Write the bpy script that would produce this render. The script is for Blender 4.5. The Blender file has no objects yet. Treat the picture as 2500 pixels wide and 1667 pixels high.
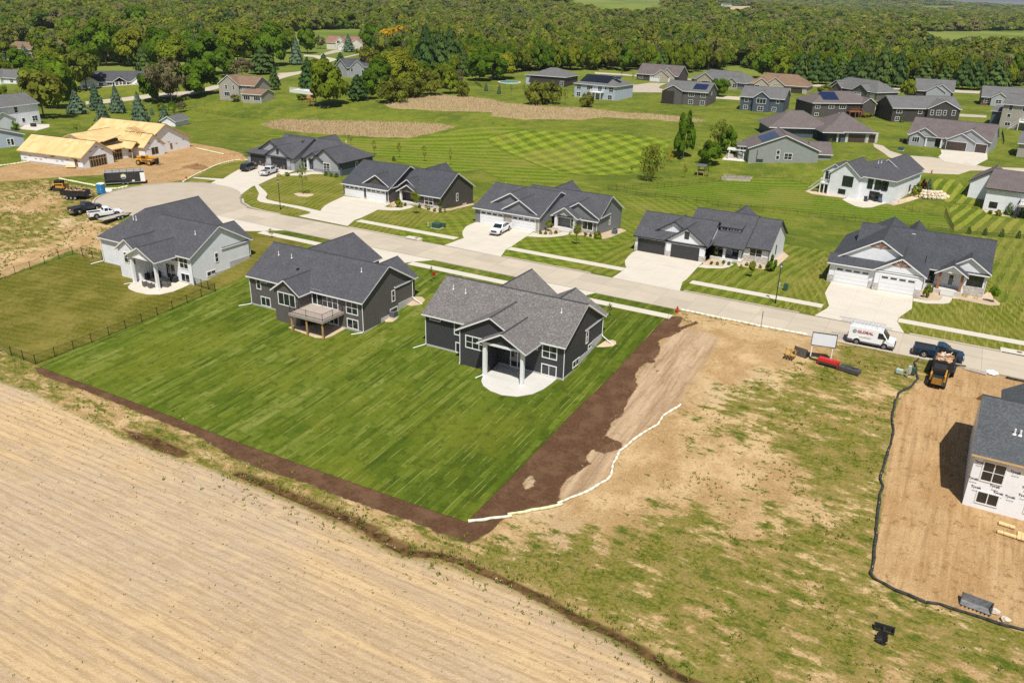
import bpy, bmesh, math, random
import numpy as np
from mathutils import Vector, Matrix
random.seed(7); np.random.seed(7)
SC = bpy.context.scene
COL = SC.collection
# ------------------------------------------------------------------ camera
# world: x along the street (to the right), y across it (away), z up; street level z = 0
FPX, PITCH, ROLL, AZ, CAMH = 1990.0, math.radians(23.09), math.radians(1.4), math.radians(-61.1), 40.0
def _camaxes():
    cp, sp = math.cos(PITCH), math.sin(PITCH)
    R = np.array([[1, 0, 0], [0, -sp, -cp], [0, cp, -sp]])
    c, s = math.cos(ROLL), math.sin(ROLL)
    R = np.array([[c, -s, 0], [s, c, 0], [0, 0, 1]]) @ R
    U = np.array([-math.sin(AZ), -math.cos(AZ), 0]); V = np.array([math.cos(AZ), -math.sin(AZ), 0])
    B = np.array([U, V, [0, 0, 1]])            # camera-heading frame -> street frame
    return (B @ R.T).T                         # rows: right, down, forward in street frame
CR = _camaxes()
cam = bpy.data.cameras.new('camera'); camo = bpy.data.objects.new('camera', cam); COL.objects.link(camo)
cam.sensor_width = 36.0; cam.lens = FPX / 2500 * 36; cam.clip_end = 40000; cam.clip_start = 0.5
M3 = Matrix((CR[0], -CR[1], -CR[2])).transposed()
camo.matrix_world = Matrix.Translation((0, 0, CAMH)) @ M3.to_4x4()
SC.camera = camo
SC.render.resolution_x, SC.render.resolution_y = 1024, 682
# ------------------------------------------------------------------ world and sun
SUN_EL = math.radians(61.6)
SD = Vector((0.55, -0.835, 0)).normalized() * math.cos(SUN_EL) + Vector((0, 0, math.sin(SUN_EL)))   # towards the sun
w = bpy.data.worlds.new('World'); SC.world = w; w.use_nodes = True
nt = w.node_tree; bg = nt.nodes['Background']
sky = nt.nodes.new('ShaderNodeTexSky'); sky.sky_type = 'NISHITA'; sky.sun_disc = False
sky.sun_elevation = SUN_EL; sky.sun_rotation = math.atan2(SD.x, SD.y)
sky.air_density = 1.0; sky.dust_density = 1.6; sky.ozone_density = 1.0
nt.links.new(sky.outputs[0], bg.inputs[0]); bg.inputs[1].default_value = 0.064
sl = bpy.data.lights.new('sun', 'SUN'); sl.energy = 5.0; sl.angle = math.radians(0.53); sl.color = (1.0, 0.965, 0.905)
so = bpy.data.objects.new('sun', sl); COL.objects.link(so); so.location = (60, -80, 150)
so.rotation_euler = SD.to_track_quat('Z', 'Y').to_euler()
SC.view_settings.view_transform = 'Standard'; SC.view_settings.look = 'None'
SC.view_settings.exposure = 0.22; SC.view_settings.gamma = 1.0
SC.cycles.use_denoising = False; SC.cycles.denoising_prefilter = 'ACCURATE'
SC.cycles.max_bounces = 5; SC.cycles.diffuse_bounces = 2; SC.cycles.glossy_bounces = 2
SC.cycles.transparent_max_bounces = 4; SC.cycles.transmission_bounces = 2
# ------------------------------------------------------------------ terrain height
_hy = np.array([-20000, 0, 30, 48, 62, 78, 83, 90, 97, 99.5, 128, 134, 146, 165, 200, 212, 222, 232, 250, 300, 322, 332, 350, 420, 600, 1000, 2000, 20000.])
_hz = np.array([-5, -5, -4.8, -4.4, -3.7, -2.4, -2.1, -1.1, -.12, 0, 0, -.25, -1.5, -2.6, -3.5, -3.4, -2.2, -.4, 1.2, 1.5, .9, 1.2, 2, 3, 4.5, 5.5, 5, 3.])
_gy = np.linspace(-50, 1050, 2201); _gz = np.interp(_gy, _hy, _hz)
_k = np.hanning(15); _k /= _k.sum(); _gz = np.convolve(np.pad(_gz, 7, 'edge'), _k, 'valid')
def sstep(a, b, x): 
    t = np.clip((x - a) / (b - a), 0, 1); return t * t * (3 - 2 * t)
HILLS = [(-560, 1500, 330, 22), (250, 2300, 500, 8), (-1500, 2600, 700, 30), (-1100, 1000, 420, 16), (500, 1500, 330, 9), (-2500, 1500, 900, 40), (200, 4200, 1300, 5), (1900, 3600, 700, 10), (-1500, 5200, 1500, 60)]
def height(x, y):
    x = np.asarray(x, float); y = np.asarray(y, float)
    sh = 16 * sstep(-96, -126, x) + 12 * sstep(-160, -172, x) * sstep(165, 150, y)
    ye = np.where(y > 126, np.maximum(126, y - sh * sstep(215, 168, y)), y)
    z = np.where((ye > -50) & (ye < 1050), np.interp(ye, _gy, _gz), np.interp(ye, _hy, _hz))
    near = sstep(99.5, 97, y)
    z = np.where(y < 99.5, z * (1 - 0.35 * sstep(-128, -170, x) * near), z)
    for hx, hyy, r, a in HILLS:
        z = z + a * np.exp(-((x - hx) ** 2 + (y - hyy) ** 2) / (r * r)) * sstep(420, 800, np.hypot(x, y))
    return z
def hz(x, y): return float(height(x, y))
TILES = {'s': (0, 0, 1), 1: (0, 400, 4), 2: (588, 400, 4), 3: (1176, 400, 4), 4: (1764, 400, 4), 5: (1912, 700, 4), 6: (1400, 700, 4), 7: (1000, 640, 4),
         'A': (0, 0, 3.647), 'B': (600, 0, 3.647), 'C': (1200, 0, 3.647), 'D': (1860, 0, 3.647), 'b': (560, 280, 3.647), 'a': (0, 380, 3.647), 'd': (1860, 400, 3.647),
         'h': (1860, 1170, 3.647), 'F': (0, 830, 2), 'G': (900, 883, 2), 'I': (0, 380, 2), 'J': (1324, 200, 2), 'o': (0, 0, 0.9408)}
def ground(t, x, y, dz=0.0):
    """survey mark in the photograph -> point on the terrain"""
    ox, oy, s = TILES[t]; px = ox + x / s; py = oy + y / s
    d = CR.T @ np.array([(px - 1250) / FPX, (py - 833.5) / FPX, 1.0])
    K = KSTEPS; e = CAMH + d[2] * K - height(d[0] * K, d[1] * K) - dz; i = int(np.argmax(e < 0))
    if e[i] >= 0: k = 1500.0
    else:
        lo, hi = K[i - 1], K[i]
        for _ in range(18):
            k = (lo + hi) / 2
            if CAMH + d[2] * k - hz(d[0] * k, d[1] * k) - dz < 0: hi = k
            else: lo = k
    return (d[0] * k, d[1] * k)
KSTEPS = 20 * 1.02 ** np.arange(290)
def gp(t, *pts): return [ground(t, *p) for p in pts]
# ------------------------------------------------------------------ objects
def link(name, me, mats=(), parent=None):
    o = bpy.data.objects.new(name, me); COL.objects.link(o)
    for m in mats: me.materials.append(m)
    if parent is not None: o.parent = parent
    return o
def tag(o, label, cat, group=None):
    o['label'] = label; o['category'] = cat
    if group: o['group'] = group
    return o
def struct(o, label=None):
    o['kind'] = 'structure'
    if label: o['label'] = label
    return o
def empty(name, loc, rz=0.0, label=None, cat=None, group=None):
    o = bpy.data.objects.new(name, None); COL.objects.link(o); o.empty_display_size = 0.3
    o.location = loc; o.rotation_euler = (0, 0, rz)
    if label: tag(o, label, cat, group)
    return o
class MB:
    """small mesh collector"""
    def __init__(s): s.v = []; s.f = []; s.m = []
    def face(s, pts, m=0):
        i = len(s.v); s.v += [tuple(map(float, p)) for p in pts]; s.f.append(tuple(range(i, i + len(pts)))); s.m.append(m)
    def box(s, x0, y0, z0, x1, y1, z1, m=0):
        i = len(s.v)
        s.v += [(x0, y0, z0), (x1, y0, z0), (x1, y1, z0), (x0, y1, z0), (x0, y0, z1), (x1, y0, z1), (x1, y1, z1), (x0, y1, z1)]
        for f in ((0, 3, 2, 1), (4, 5, 6, 7), (0, 1, 5, 4), (1, 2, 6, 5), (2, 3, 7, 6), (3, 0, 4, 7)):
            s.f.append(tuple(i + a for a in f)); s.m.append(m)
        return s
    def prism(s, poly, axis, a, b, m=0, capm=None):
        """polygon (2-D, ccw) extruded along axis from a to b"""
        n = len(poly); i = len(s.v)
        for t in (a, b):
            for p, q in poly:
                s.v.append({'x': (t, p, q), 'y': (p, t, q), 'z': (p, q, t)}[axis])
        ms = m if isinstance(m, (list, tuple)) else [m] * n
        for k in range(n):
            j = (k + 1) % n; s.f.append((i + k, i + j, i + n + j, i + n + k)); s.m.append(ms[k])
        cm = ms[0] if capm is None else capm
        s.f.append(tuple(i + k for k in range(n))[::-1]); s.m.append(cm)
        s.f.append(tuple(i + n + k for k in range(n))); s.m.append(cm)
        return s
    def tube(s, p, q, r, r2=None, n=8, m=0, cap=True):
        p = Vector(p); q = Vector(q); d = q - p
        if d.length < 1e-6: return s
        a = d.orthogonal().normalized(); b = d.normalized().cross(a); r2 = r if r2 is None else r2; i = len(s.v)
        for c, rr in ((p, r), (q, r2)):
            for k in range(n):
                t = 2 * math.pi * k / n; s.v.append(tuple(c + a * (math.cos(t) * rr) + b * (math.sin(t) * rr)))
        for k in range(n):
            j = (k + 1) % n; s.f.append((i + k, i + j, i + n + j, i + n + k)); s.m.append(m)
        if cap:
            s.f.append(tuple(i + k for k in range(n))[::-1]); s.f.append(tuple(i + n + k for k in range(n))); s.m += [m, m]
        return s
    def ball(s, c, r, m=0, n=8, rings=5, sz=(1, 1, 1), jit=0):
        i = len(s.v); rows = []
        for a in range(rings + 1):
            th = math.pi * a / rings; row = []
            for k in range(n if 0 < a < rings else 1):
                t = 2 * math.pi * k / n; rr = r * (1 + random.uniform(-jit, jit))
                row.append(len(s.v)); s.v.append((c[0] + rr * sz[0] * math.sin(th) * math.cos(t), c[1] + rr * sz[1] * math.sin(th) * math.sin(t), c[2] + rr * sz[2] * math.cos(th)))
            rows.append(row)
        for a in range(rings):
            A, B = rows[a], rows[a + 1]
            for k in range(n):
                j = (k + 1) % n
                if len(A) == 1: s.f.append((A[0], B[k], B[j]))
                elif len(B) == 1: s.f.append((A[k], B[0], A[j]))
                else: s.f.append((A[k], B[k], B[j], A[j]))
                s.m.append(m)
        return s
    def xf(s, M, start=0):
        s.v[start:] = [tuple(M @ Vector(p)) for p in s.v[start:]]; return s
    def mesh(s, name, smooth=False):
        me = bpy.data.meshes.new(name); me.from_pydata(s.v, [], s.f)
        me.polygons.foreach_set('material_index', s.m)
        if smooth: me.polygons.foreach_set('use_smooth', [True] * len(s.f))
        me.update(); return me
    def build(s, name, mats, parent=None, smooth=False, fix=True):
        me = s.mesh(name, smooth)
        if fix:
            b = bmesh.new(); b.from_mesh(me); bmesh.ops.recalc_face_normals(b, faces=b.faces); b.to_mesh(me); b.free()
        return link(name, me, mats if isinstance(mats, (list, tuple)) else [mats], parent)
# ------------------------------------------------------------------ materials
class NT:
    def __init__(s, name):
        s.m = bpy.data.materials.new(name); s.m.use_nodes = True; s.t = s.m.node_tree; s.b = s.t.nodes['Principled BSDF']
        s._pos = None
    def n(s, typ, **kw):
        nd = s.t.nodes.new(typ)
        for k, v in kw.items():
            if k.startswith('i_'):
                key = k[2:]; key = int(key) if key.isdigit() else key.replace('_', ' ')
                if hasattr(v, 'is_output'): s.t.links.new(v, nd.inputs[key])
                else: nd.inputs[key].default_value = v
            else: setattr(nd, k, v)
        return nd
    def pos(s):
        if s._pos is None: s._pos = s.n('ShaderNodeNewGeometry').outputs['Position']
        return s._pos
    def obj(s): return s.n('ShaderNodeTexCoord').outputs['Object']
    def mapping(s, vec, rot=0.0, scale=(1, 1, 1)):
        return s.n('ShaderNodeMapping', i_0=vec, i_2=(0, 0, rot), i_3=scale).outputs[0]
    def noise(s, vec, scale, detail=3.0, rough=0.55, dist=0.0):
        return s.n('ShaderNodeTexNoise', i_Vector=vec, i_Scale=scale, i_Detail=detail, i_Roughness=rough, i_Distortion=dist).outputs[0]
    def ramp(s, fac, stops, interp='LINEAR'):
        r = s.n('ShaderNodeValToRGB', i_0=fac); e = r.color_ramp.elements; r.color_ramp.interpolation = interp
        while len(e) < len(stops): e.new(0.5)
        for el, (p, c) in zip(e, stops):
            el.position = p; el.color = (*c, 1) if isinstance(c, (tuple, list)) else (c, c, c, 1)
        return r.outputs[0]
    def math(s, op, a, b=0.0, clamp=False):
        return s.n('ShaderNodeMath', operation=op, use_clamp=clamp, i_0=a, i_1=b).outputs[0]
    def mix(s, fac, a, b, blend='MIX'):
        nd = s.n('ShaderNodeMix', data_type='RGBA', blend_type=blend)
        for i, v in ((0, fac), (6, a), (7, b)):
            if hasattr(v, 'is_output'): s.t.links.new(v, nd.inputs[i])
            else: nd.inputs[i].default_value = (*v, 1) if isinstance(v, (tuple, list)) and len(v) == 3 else v
        return nd.outputs[2]
    def out(s, color=None, rough=0.8, bump=None, bdist=0.05, bstr=0.5, spec=None, metal=None):
        if color is not None:
            if hasattr(color, 'is_output'): s.t.links.new(color, s.b.inputs['Base Color'])
            else: s.b.inputs['Base Color'].default_value = (*color, 1)
        if hasattr(rough, 'is_output'): s.t.links.new(rough, s.b.inputs['Roughness'])
        else: s.b.inputs['Roughness'].default_value = rough
        if spec is not None: s.b.inputs['Specular IOR Level'].default_value = spec
        if metal is not None: s.b.inputs['Metallic'].default_value = metal
        if bump is not None:
            bn = s.n('ShaderNodeBump', i_Height=bump, i_Distance=bdist, i_Strength=bstr); s.t.links.new(bn.outputs[0], s.b.inputs['Normal'])
        return s.m
def flat(name, c, rough=0.7, var=0.12, scale=1.5, metal=None, spec=None):
    t = NT(name); nz = t.noise(t.pos(), scale, 4)
    k = [max(0, x * (1 - var)) for x in c]; k2 = [min(1, x * (1 + var)) for x in c]
    return t.out(t.ramp(nz, [(.3, k), (.7, k2)]), rough, metal=metal, spec=spec)
def siding(name, c, horiz=True, step=0.19, var=0.06):
    t = NT(name); p = t.obj()
    sep = t.n('ShaderNodeSeparateXYZ', i_0=p)
    if horiz: u = t.math('MULTIPLY', sep.outputs[2], 1 / step)
    else: u = t.math('MULTIPLY', t.math('ADD', sep.outputs[0], sep.outputs[1]), 1 / step)
    fr = t.math('FRACT', u)
    line = t.ramp(fr, [(0.0, .55), (.09, .62), (.16, 1), (1, 1)])
    nz = t.ramp(t.noise(p, .7, 4), [(.3, 1 - var), (.7, 1 + var)])
    col = t.mix(1.0, t.mix(1.0, c, line, 'MULTIPLY'), nz, 'MULTIPLY')
    return t.out(col, 0.62, bump=fr, bdist=0.012, bstr=0.6, spec=.3)
def shingles(name, c, c2, c3, big=1.0):
    t = NT(name); p = t.obj()
    a = t.noise(t.mapping(p, 0, (6.5, 6.5, 13.0)), 1.0, 3)
    bri = t.n('ShaderNodeTexVoronoi', i_Vector=t.mapping(p, 0.0, (7.5, 7.5, 12)), i_Scale=1.0).outputs['Color']
    b2 = t.n('ShaderNodeSeparateColor', i_0=bri).outputs[0]
    col = t.mix(t.ramp(a, [(.35, 0), (.65, 1)]), c, c2)
    col = t.mix(t.ramp(b2, [(.5, 0), (.95, .7)]), col, c3)
    st = t.ramp(t.noise(p, .5, 4), [(.3, .9), (.7, 1.08)])
    fr = t.math('FRACT', t.math('MULTIPLY', t.n('ShaderNodeSeparateXYZ', i_0=p).outputs[2], 1 / .075))
    ln = t.ramp(fr, [(0, .82), (.25, 1), (1, 1)])
    col = t.mix(1.0, t.mix(1.0, col, st, 'MULTIPLY'), ln, 'MULTIPLY')
    return t.out(col, 0.95, bump=b2, bdist=0.03, bstr=0.5, spec=.12)
def stone(name, c, c2, sc=3.2):
    t = NT(name); p = t.obj()
    v = t.n('ShaderNodeTexVoronoi', i_Vector=t.mapping(p, 0, (1.0, 1.0, 2.2)), i_Scale=sc)
    r = t.n('ShaderNodeSeparateColor', i_0=v.outputs['Color']).outputs[0]
    e = t.n('ShaderNodeTexVoronoi', feature='DISTANCE_TO_EDGE', i_Vector=t.mapping(p, 0, (1.0, 1.0, 2.2)), i_Scale=sc).outputs['Distance']
    col = t.mix(r, c, c2); col = t.mix(t.ramp(e, [(0, 0), (.07, 1)]), tuple(x * .45 for x in c), col)
    return t.out(col, 0.9, bump=e, bdist=.08, bstr=.7)
GLASS = NT('window_glass'); GLASS = GLASS.out((.012, .018, .022), .06, spec=.9)
TRIM = flat('white_trim', (.74, .74, .73), .5, .03)
TRIMBK = flat('black_trim', (.022, .023, .026), .5, .1)
METALBK = flat('black_metal', (.014, .014, .016), .45, .1)
GALV = flat('galvanised', (.45, .46, .47), .4, .1, metal=.6)
CONC = flat('foundation_concrete', (.42, .41, .39), .9, .08)
WOODP = flat('treated_post', (.42, .25, .1), .8, .15)
PINE = flat('fresh_lumber', (.62, .43, .2), .8, .15, 4)
# ------------------------------------------------------------------ ground
def axis_pts(segs, lo, hi):
    a = []
    for s, e, st in segs: a += list(np.arange(s, e, st))
    a.append(segs[-1][1]); a = np.array(a); st = 3.0; x = a[-1]; up = []
    while x < hi: st *= 1.16; x += st; up.append(x)
    st = 3.0; x = a[0]; dn = []
    while x > lo: st *= 1.16; x -= st; dn.append(x)
    return np.array(dn[::-1] + list(a) + up)
XS = axis_pts([(-260, -125, 1.5), (-125, 14, 0.6), (14, 60, 1.5)], -16000, 16000)
YS = axis_pts([(10, 24, 1.5), (24, 104, 0.6), (104, 260, 1.5)], -4000, 18000)
GX, GY = np.meshgrid(XS, YS)
def inside(poly, X, Y):
    r = np.zeros(X.shape, bool); n = len(poly)
    for i in range(n):
        x1, y1 = poly[i]; x2, y2 = poly[(i + 1) % n]
        if y1 == y2: continue
        c = (y1 > Y) != (y2 > Y); r ^= c & (X < (x2 - x1) * (Y - y1) / (y2 - y1) + x1)
    return r
def dist(line, X, Y, closed=True):
    d = np.full(X.shape, 1e9); n = len(line)
    for i in range(n if closed else n - 1):
        x1, y1 = line[i]; x2, y2 = line[(i + 1) % n]; dx, dy = x2 - x1, y2 - y1; L = dx * dx + dy * dy + 1e-9
        t = np.clip(((X - x1) * dx + (Y - y1) * dy) / L, 0, 1); d = np.minimum(d, np.hypot(X - x1 - t * dx, Y - y1 - t * dy))
    return d
def pmask(poly, soft=1.0):
    xs = [p[0] for p in poly]; ys = [p[1] for p in poly]; m = np.zeros(GX.shape)
    s = (GX > min(xs) - 4) & (GX < max(xs) + 4) & (GY > min(ys) - 4) & (GY < max(ys) + 4)
    X, Y = GX[s], GY[s]; d = dist(poly, X, Y); d = np.where(inside(poly, X, Y), d, -d)
    m[s] = np.clip(0.5 + d / (2 * soft), 0, 1); return m
field_edge = gp('F', (0, 205), (150, 255), (300, 330), (450, 400), (600, 480), (800, 560), (1000, 620), (1150, 680), (1300, 735), (1500, 825), (1650, 905), (1750, 955), (1950, 1050), (2100, 1085), (2250, 1120), (2352, 1170)) + \
             gp('G', (600, 1045), (800, 1150), (1000, 1262), (1200, 1365), (1400, 1485), (1520, 1568))
P_field = [(-400, field_edge[0][1] + 60)] + field_edge + [(20, field_edge[-1][1] - 14), (300, -60), (300, -600), (-900, -600), (-900, 150)]
P_weed = [(-31.6, 104.5), (4.5, 104.5)] + gp('o', (2110, 880), (2060, 920), (2040, 1020), (2015, 1200), (2000, 1320), (2100, 1375), (2352, 1445)) + [(60, 40), (60, 0), (0, 20)] + gp('o', (1620, 1540), (1500, 1490), (1200, 1340), (1060, 1275), (1090, 1245), (1130, 1215))
P_weed2 = gp('o', (-120, 425), (0, 415), (100, 412), (230, 435), (215, 470), (240, 500), (300, 520), (330, 545), (232, 620), (168, 573), (0, 640), (-300, 720))
P_weed3 = gp('o', (-300, 720), (0, 800), (85, 842), (180, 865), (300, 905), (420, 950), (520, 1000), (600, 1045), (760, 1100), (900, 1160), (1040, 1225), (1090, 1250), (1230, 1340), (1230, 1370)) + field_edge[15::-1] + [(-260, 75)]
P_dirtL = gp('o', (-200, 400), (0, 385), (80, 362), (200, 345), (450, 330), (560, 355), (545, 372), (430, 412), (330, 428), (300, 402), (230, 402), (120, 408), (0, 418))
P_dirtR = gp('o', (2112, 878)) + [(3.5, 104.3), (60, 104.3), (60, 40)] + gp('o', (2352, 1440), (2200, 1404), (2100, 1370), (2030, 1336), (2004, 1318), (2019, 1200), (2044, 1020), (2054, 960), (2064, 920))
P_soilB = gp('F', (165, 125), (300, 160), (600, 270), (900, 385), (1080, 455), (1300, 535), (1500, 605), (1700, 675), (1900, 745), (2100, 815), (2290, 885), (2330, 985), (2200, 960), (2000, 880), (1850, 830), (1650, 760), (1480, 690), (1300, 635), (1150, 580), (1050, 520), (960, 465), (800, 400), (600, 320), (400, 240), (250, 190), (180, 160))
P_soilR = gp('G', (460, 770)) + gp(6, (0, 1200), (880, 310), (980, 285), (1075, 290), (1060, 330), (1010, 402), (1120, 364), (1218, 328), (1228, 355), (1100, 398), (1000, 462), (930, 490), (870, 502), (825, 532), (852, 600), (834, 660), (800, 692), (660, 772), (614, 830), (612, 930), (632, 965), (582, 1030), (547, 1090), (502, 1180), (472, 1262), (382, 1312), (347, 1380), (325, 1440)) + \
          gp('G', (1150, 360), (1250, 395), (1220, 430), (1140, 450), (1090, 420), (1060, 470), (1085, 495), (1050, 520), (980, 560), (935, 620), (937, 690), (680, 748), (590, 830), (490, 885), (440, 860))
P_hole = gp('G', (752, 590), (785, 545), (818, 575), (800, 620), (760, 622))
P_tongue = gp(6, (775, 690), (815, 720), (785, 760), (850, 845), (840, 862), (815, 850), (765, 745))
P_lane = gp(6, (1000, 400), (1300, 440), (1420, 520), (1260, 770), (1180, 900), (1050, 1090), (900, 1230), (700, 1400), (480, 1560)) + gp('G', (1130, 600), (935, 690), (940, 600), (1100, 420), (1200, 250), (1310, 60))
P_bare = [gp('o', (1540, 735), (1850, 772), (1905, 800), (1790, 850), (1640, 905), (1590, 960), (1560, 1060), (1480, 1130), (1400, 1180), (1150, 1232), (1120, 1210), (1400, 1050)),
          gp('G', (1500, 430), (1850, 440), (1900, 560), (1850, 650), (1500, 640), (1300, 760), (1250, 850), (900, 850), (700, 790), (950, 700), (1200, 600)), gp('G', (1740, 700), (1850, 700), (1860, 860), (1790, 880), (1730, 850)), gp('G', (1880, 560), (2030, 560), (2200, 720), (1980, 660)),
          gp('o', (0, 590), (180, 560), (180, 575), (0, 640)), gp('a', (150, 420), (420, 390), (350, 480), (170, 470)), gp('a', (560, 590), (950, 620), (900, 800), (620, 740))]
P_reed = [gp('B', (130, 1110), (300, 1065), (700, 1075), (1200, 1085), (1700, 1105), (1860, 1132), (1600, 1200), (1450, 1228), (900, 1205), (500, 1180), (250, 1145)),
          gp('B', (1230, 930), (1500, 870), (1700, 848), (2000, 868), (2334, 915)) + gp('C', (0, 905), (300, 935), (800, 965), (1200, 1008), (1600, 1032), (1900, 1075), (1900, 1092), (1500, 1072), (1000, 1045), (800, 1068), (300, 1065), (0, 1035)) + gp('B', (2200, 1000), (1800, 992), (1300, 965))]
DITCH = gp('F', (1150, 640), (1280, 690), (1400, 745), (1600, 820), (1760, 880), (1900, 985), (2000, 1030), (2150, 1040), (2300, 1090)) + gp('G', (500, 990), (720, 1085), (900, 1170), (1000, 1235), (1200, 1320), (1400, 1440), (1500, 1520), (1640, 1580), (1800, 1680))
WET = [gp('F', (590, 430), (760, 470), (930, 550), (880, 575), (780, 545), (640, 480)), gp('F', (1150, 620), (1300, 670), (1500, 740), (1700, 830), (1850, 900), (1960, 950), (2100, 1040), (2150, 1080), (1950, 1050), (1700, 930), (1500, 840), (1300, 720), (1190, 660))]
field = pmask(P_field, 1.2); weed = np.maximum.reduce([pmask(P_weed, .8), pmask(P_weed2, 1.2), pmask(P_weed3, 1.0)])
dirt = np.maximum(pmask(P_dirtL, 1.2), pmask(P_dirtR, .7)); soil = np.maximum.reduce([pmask(P_soilB, .5), pmask(P_soilR, .45), pmask(P_tongue, .4)]) - pmask(P_hole, .5)
lane = np.maximum(pmask(P_lane, 1.2), pmask(P_hole, .6)); reed = np.maximum.reduce([pmask(p, 1.6) for p in P_reed])
bare = np.maximum.reduce([pmask(p, 3.5) for p in P_bare])
wet = np.clip(1.1 - dist(DITCH, GX, GY, False) / .7, 0, 1) * (np.abs(GX) < 400); wet = np.maximum.reduce([wet, pmask(WET[0], .7), pmask(WET[1], .9) * .62])
bank = np.clip(1 - dist(DITCH, GX, GY, False) / 3.2, 0, 1)
far = sstep(380, 520, np.hypot(GX, GY))
GZ = height(GX, GY) - 0.03 - 0.28 * np.clip(1.1 - dist(DITCH, GX, GY, False) / 0.9, 0, 1) * (np.abs(GX) < 400)
# small real relief: clods, tyre furrows, field rows
_n = np.random.RandomState(3).rand(*GX.shape) - .5
GZ += _n * (0.035 * np.clip(dirt + weed * .8 + field * .5, 0, 1) * (GX > -260) * (GX < 60))
def grid_mesh(name, X, Y, Z):
    ny, nx = X.shape; v = np.stack([X, Y, Z], -1).reshape(-1, 3); idx = np.arange(nx * ny).reshape(ny, nx)
    f = np.stack([idx[:-1, :-1], idx[:-1, 1:], idx[1:, 1:], idx[1:, :-1]], -1).reshape(-1, 4)
    me = bpy.data.meshes.new(name); me.vertices.add(len(v)); me.vertices.foreach_set('co', v.ravel())
    me.loops.add(f.size); me.loops.foreach_set('vertex_index', f.ravel()); me.polygons.add(len(f))
    me.polygons.foreach_set('loop_start', np.arange(0, f.size, 4)); me.polygons.foreach_set('loop_total', np.full(len(f), 4))
    me.polygons.foreach_set('use_smooth', np.ones(len(f), bool)); me.update(); return me
gm = grid_mesh('ground', GX, GY, GZ)
def attr(name, r, g, b):
    a = gm.color_attributes.new(name, 'FLOAT_COLOR', 'POINT')
    a.data.foreach_set('color', np.stack([r, g, b, np.ones_like(r)], -1).astype(np.float32).ravel())
attr('za', np.clip(field, 0, 1), np.clip(weed, 0, 1), np.clip(dirt, 0, 1)); attr('zb', np.clip(soil, 0, 1), np.clip(reed, 0, 1), np.clip(lane, 0, 1)); attr('zc', bare, np.clip(wet, 0, 1), far); P_green = [(gp('G', (1450, 650), (1740, 700), (1860, 860), (1900, 700), (2100, 500), (2352, 300)) + [(1.5, 60), (1.5, 48)] + gp('G', (2352, 1568), (1700, 1560), (1400, 1300), (1150, 1200), (1250, 900), (1400, 720)), .55), (gp('G', (1010, 1090), (1040, 820), (1080, 815), (1050, 1090)), 1.9), (gp('G', (1150, 1230), (1200, 820), (1255, 815), (1210, 1230)), 1.9), (gp('G', (480, 900), (900, 1000), (1000, 1060), (900, 1110), (650, 1010)), .8), (gp(5, (480, 540), (1350, 690), (1280, 760), (1300, 900), (1150, 1040), (900, 900), (650, 900), (300, 780)), .6), (gp('I', (0, 975), (170, 1035), (100, 1090), (0, 1070)), 1.0)]
green = np.maximum.reduce([pmask(p, 1.6) * k for p, k in P_green]); attr('zd', bank, green, bank * 0)
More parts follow.
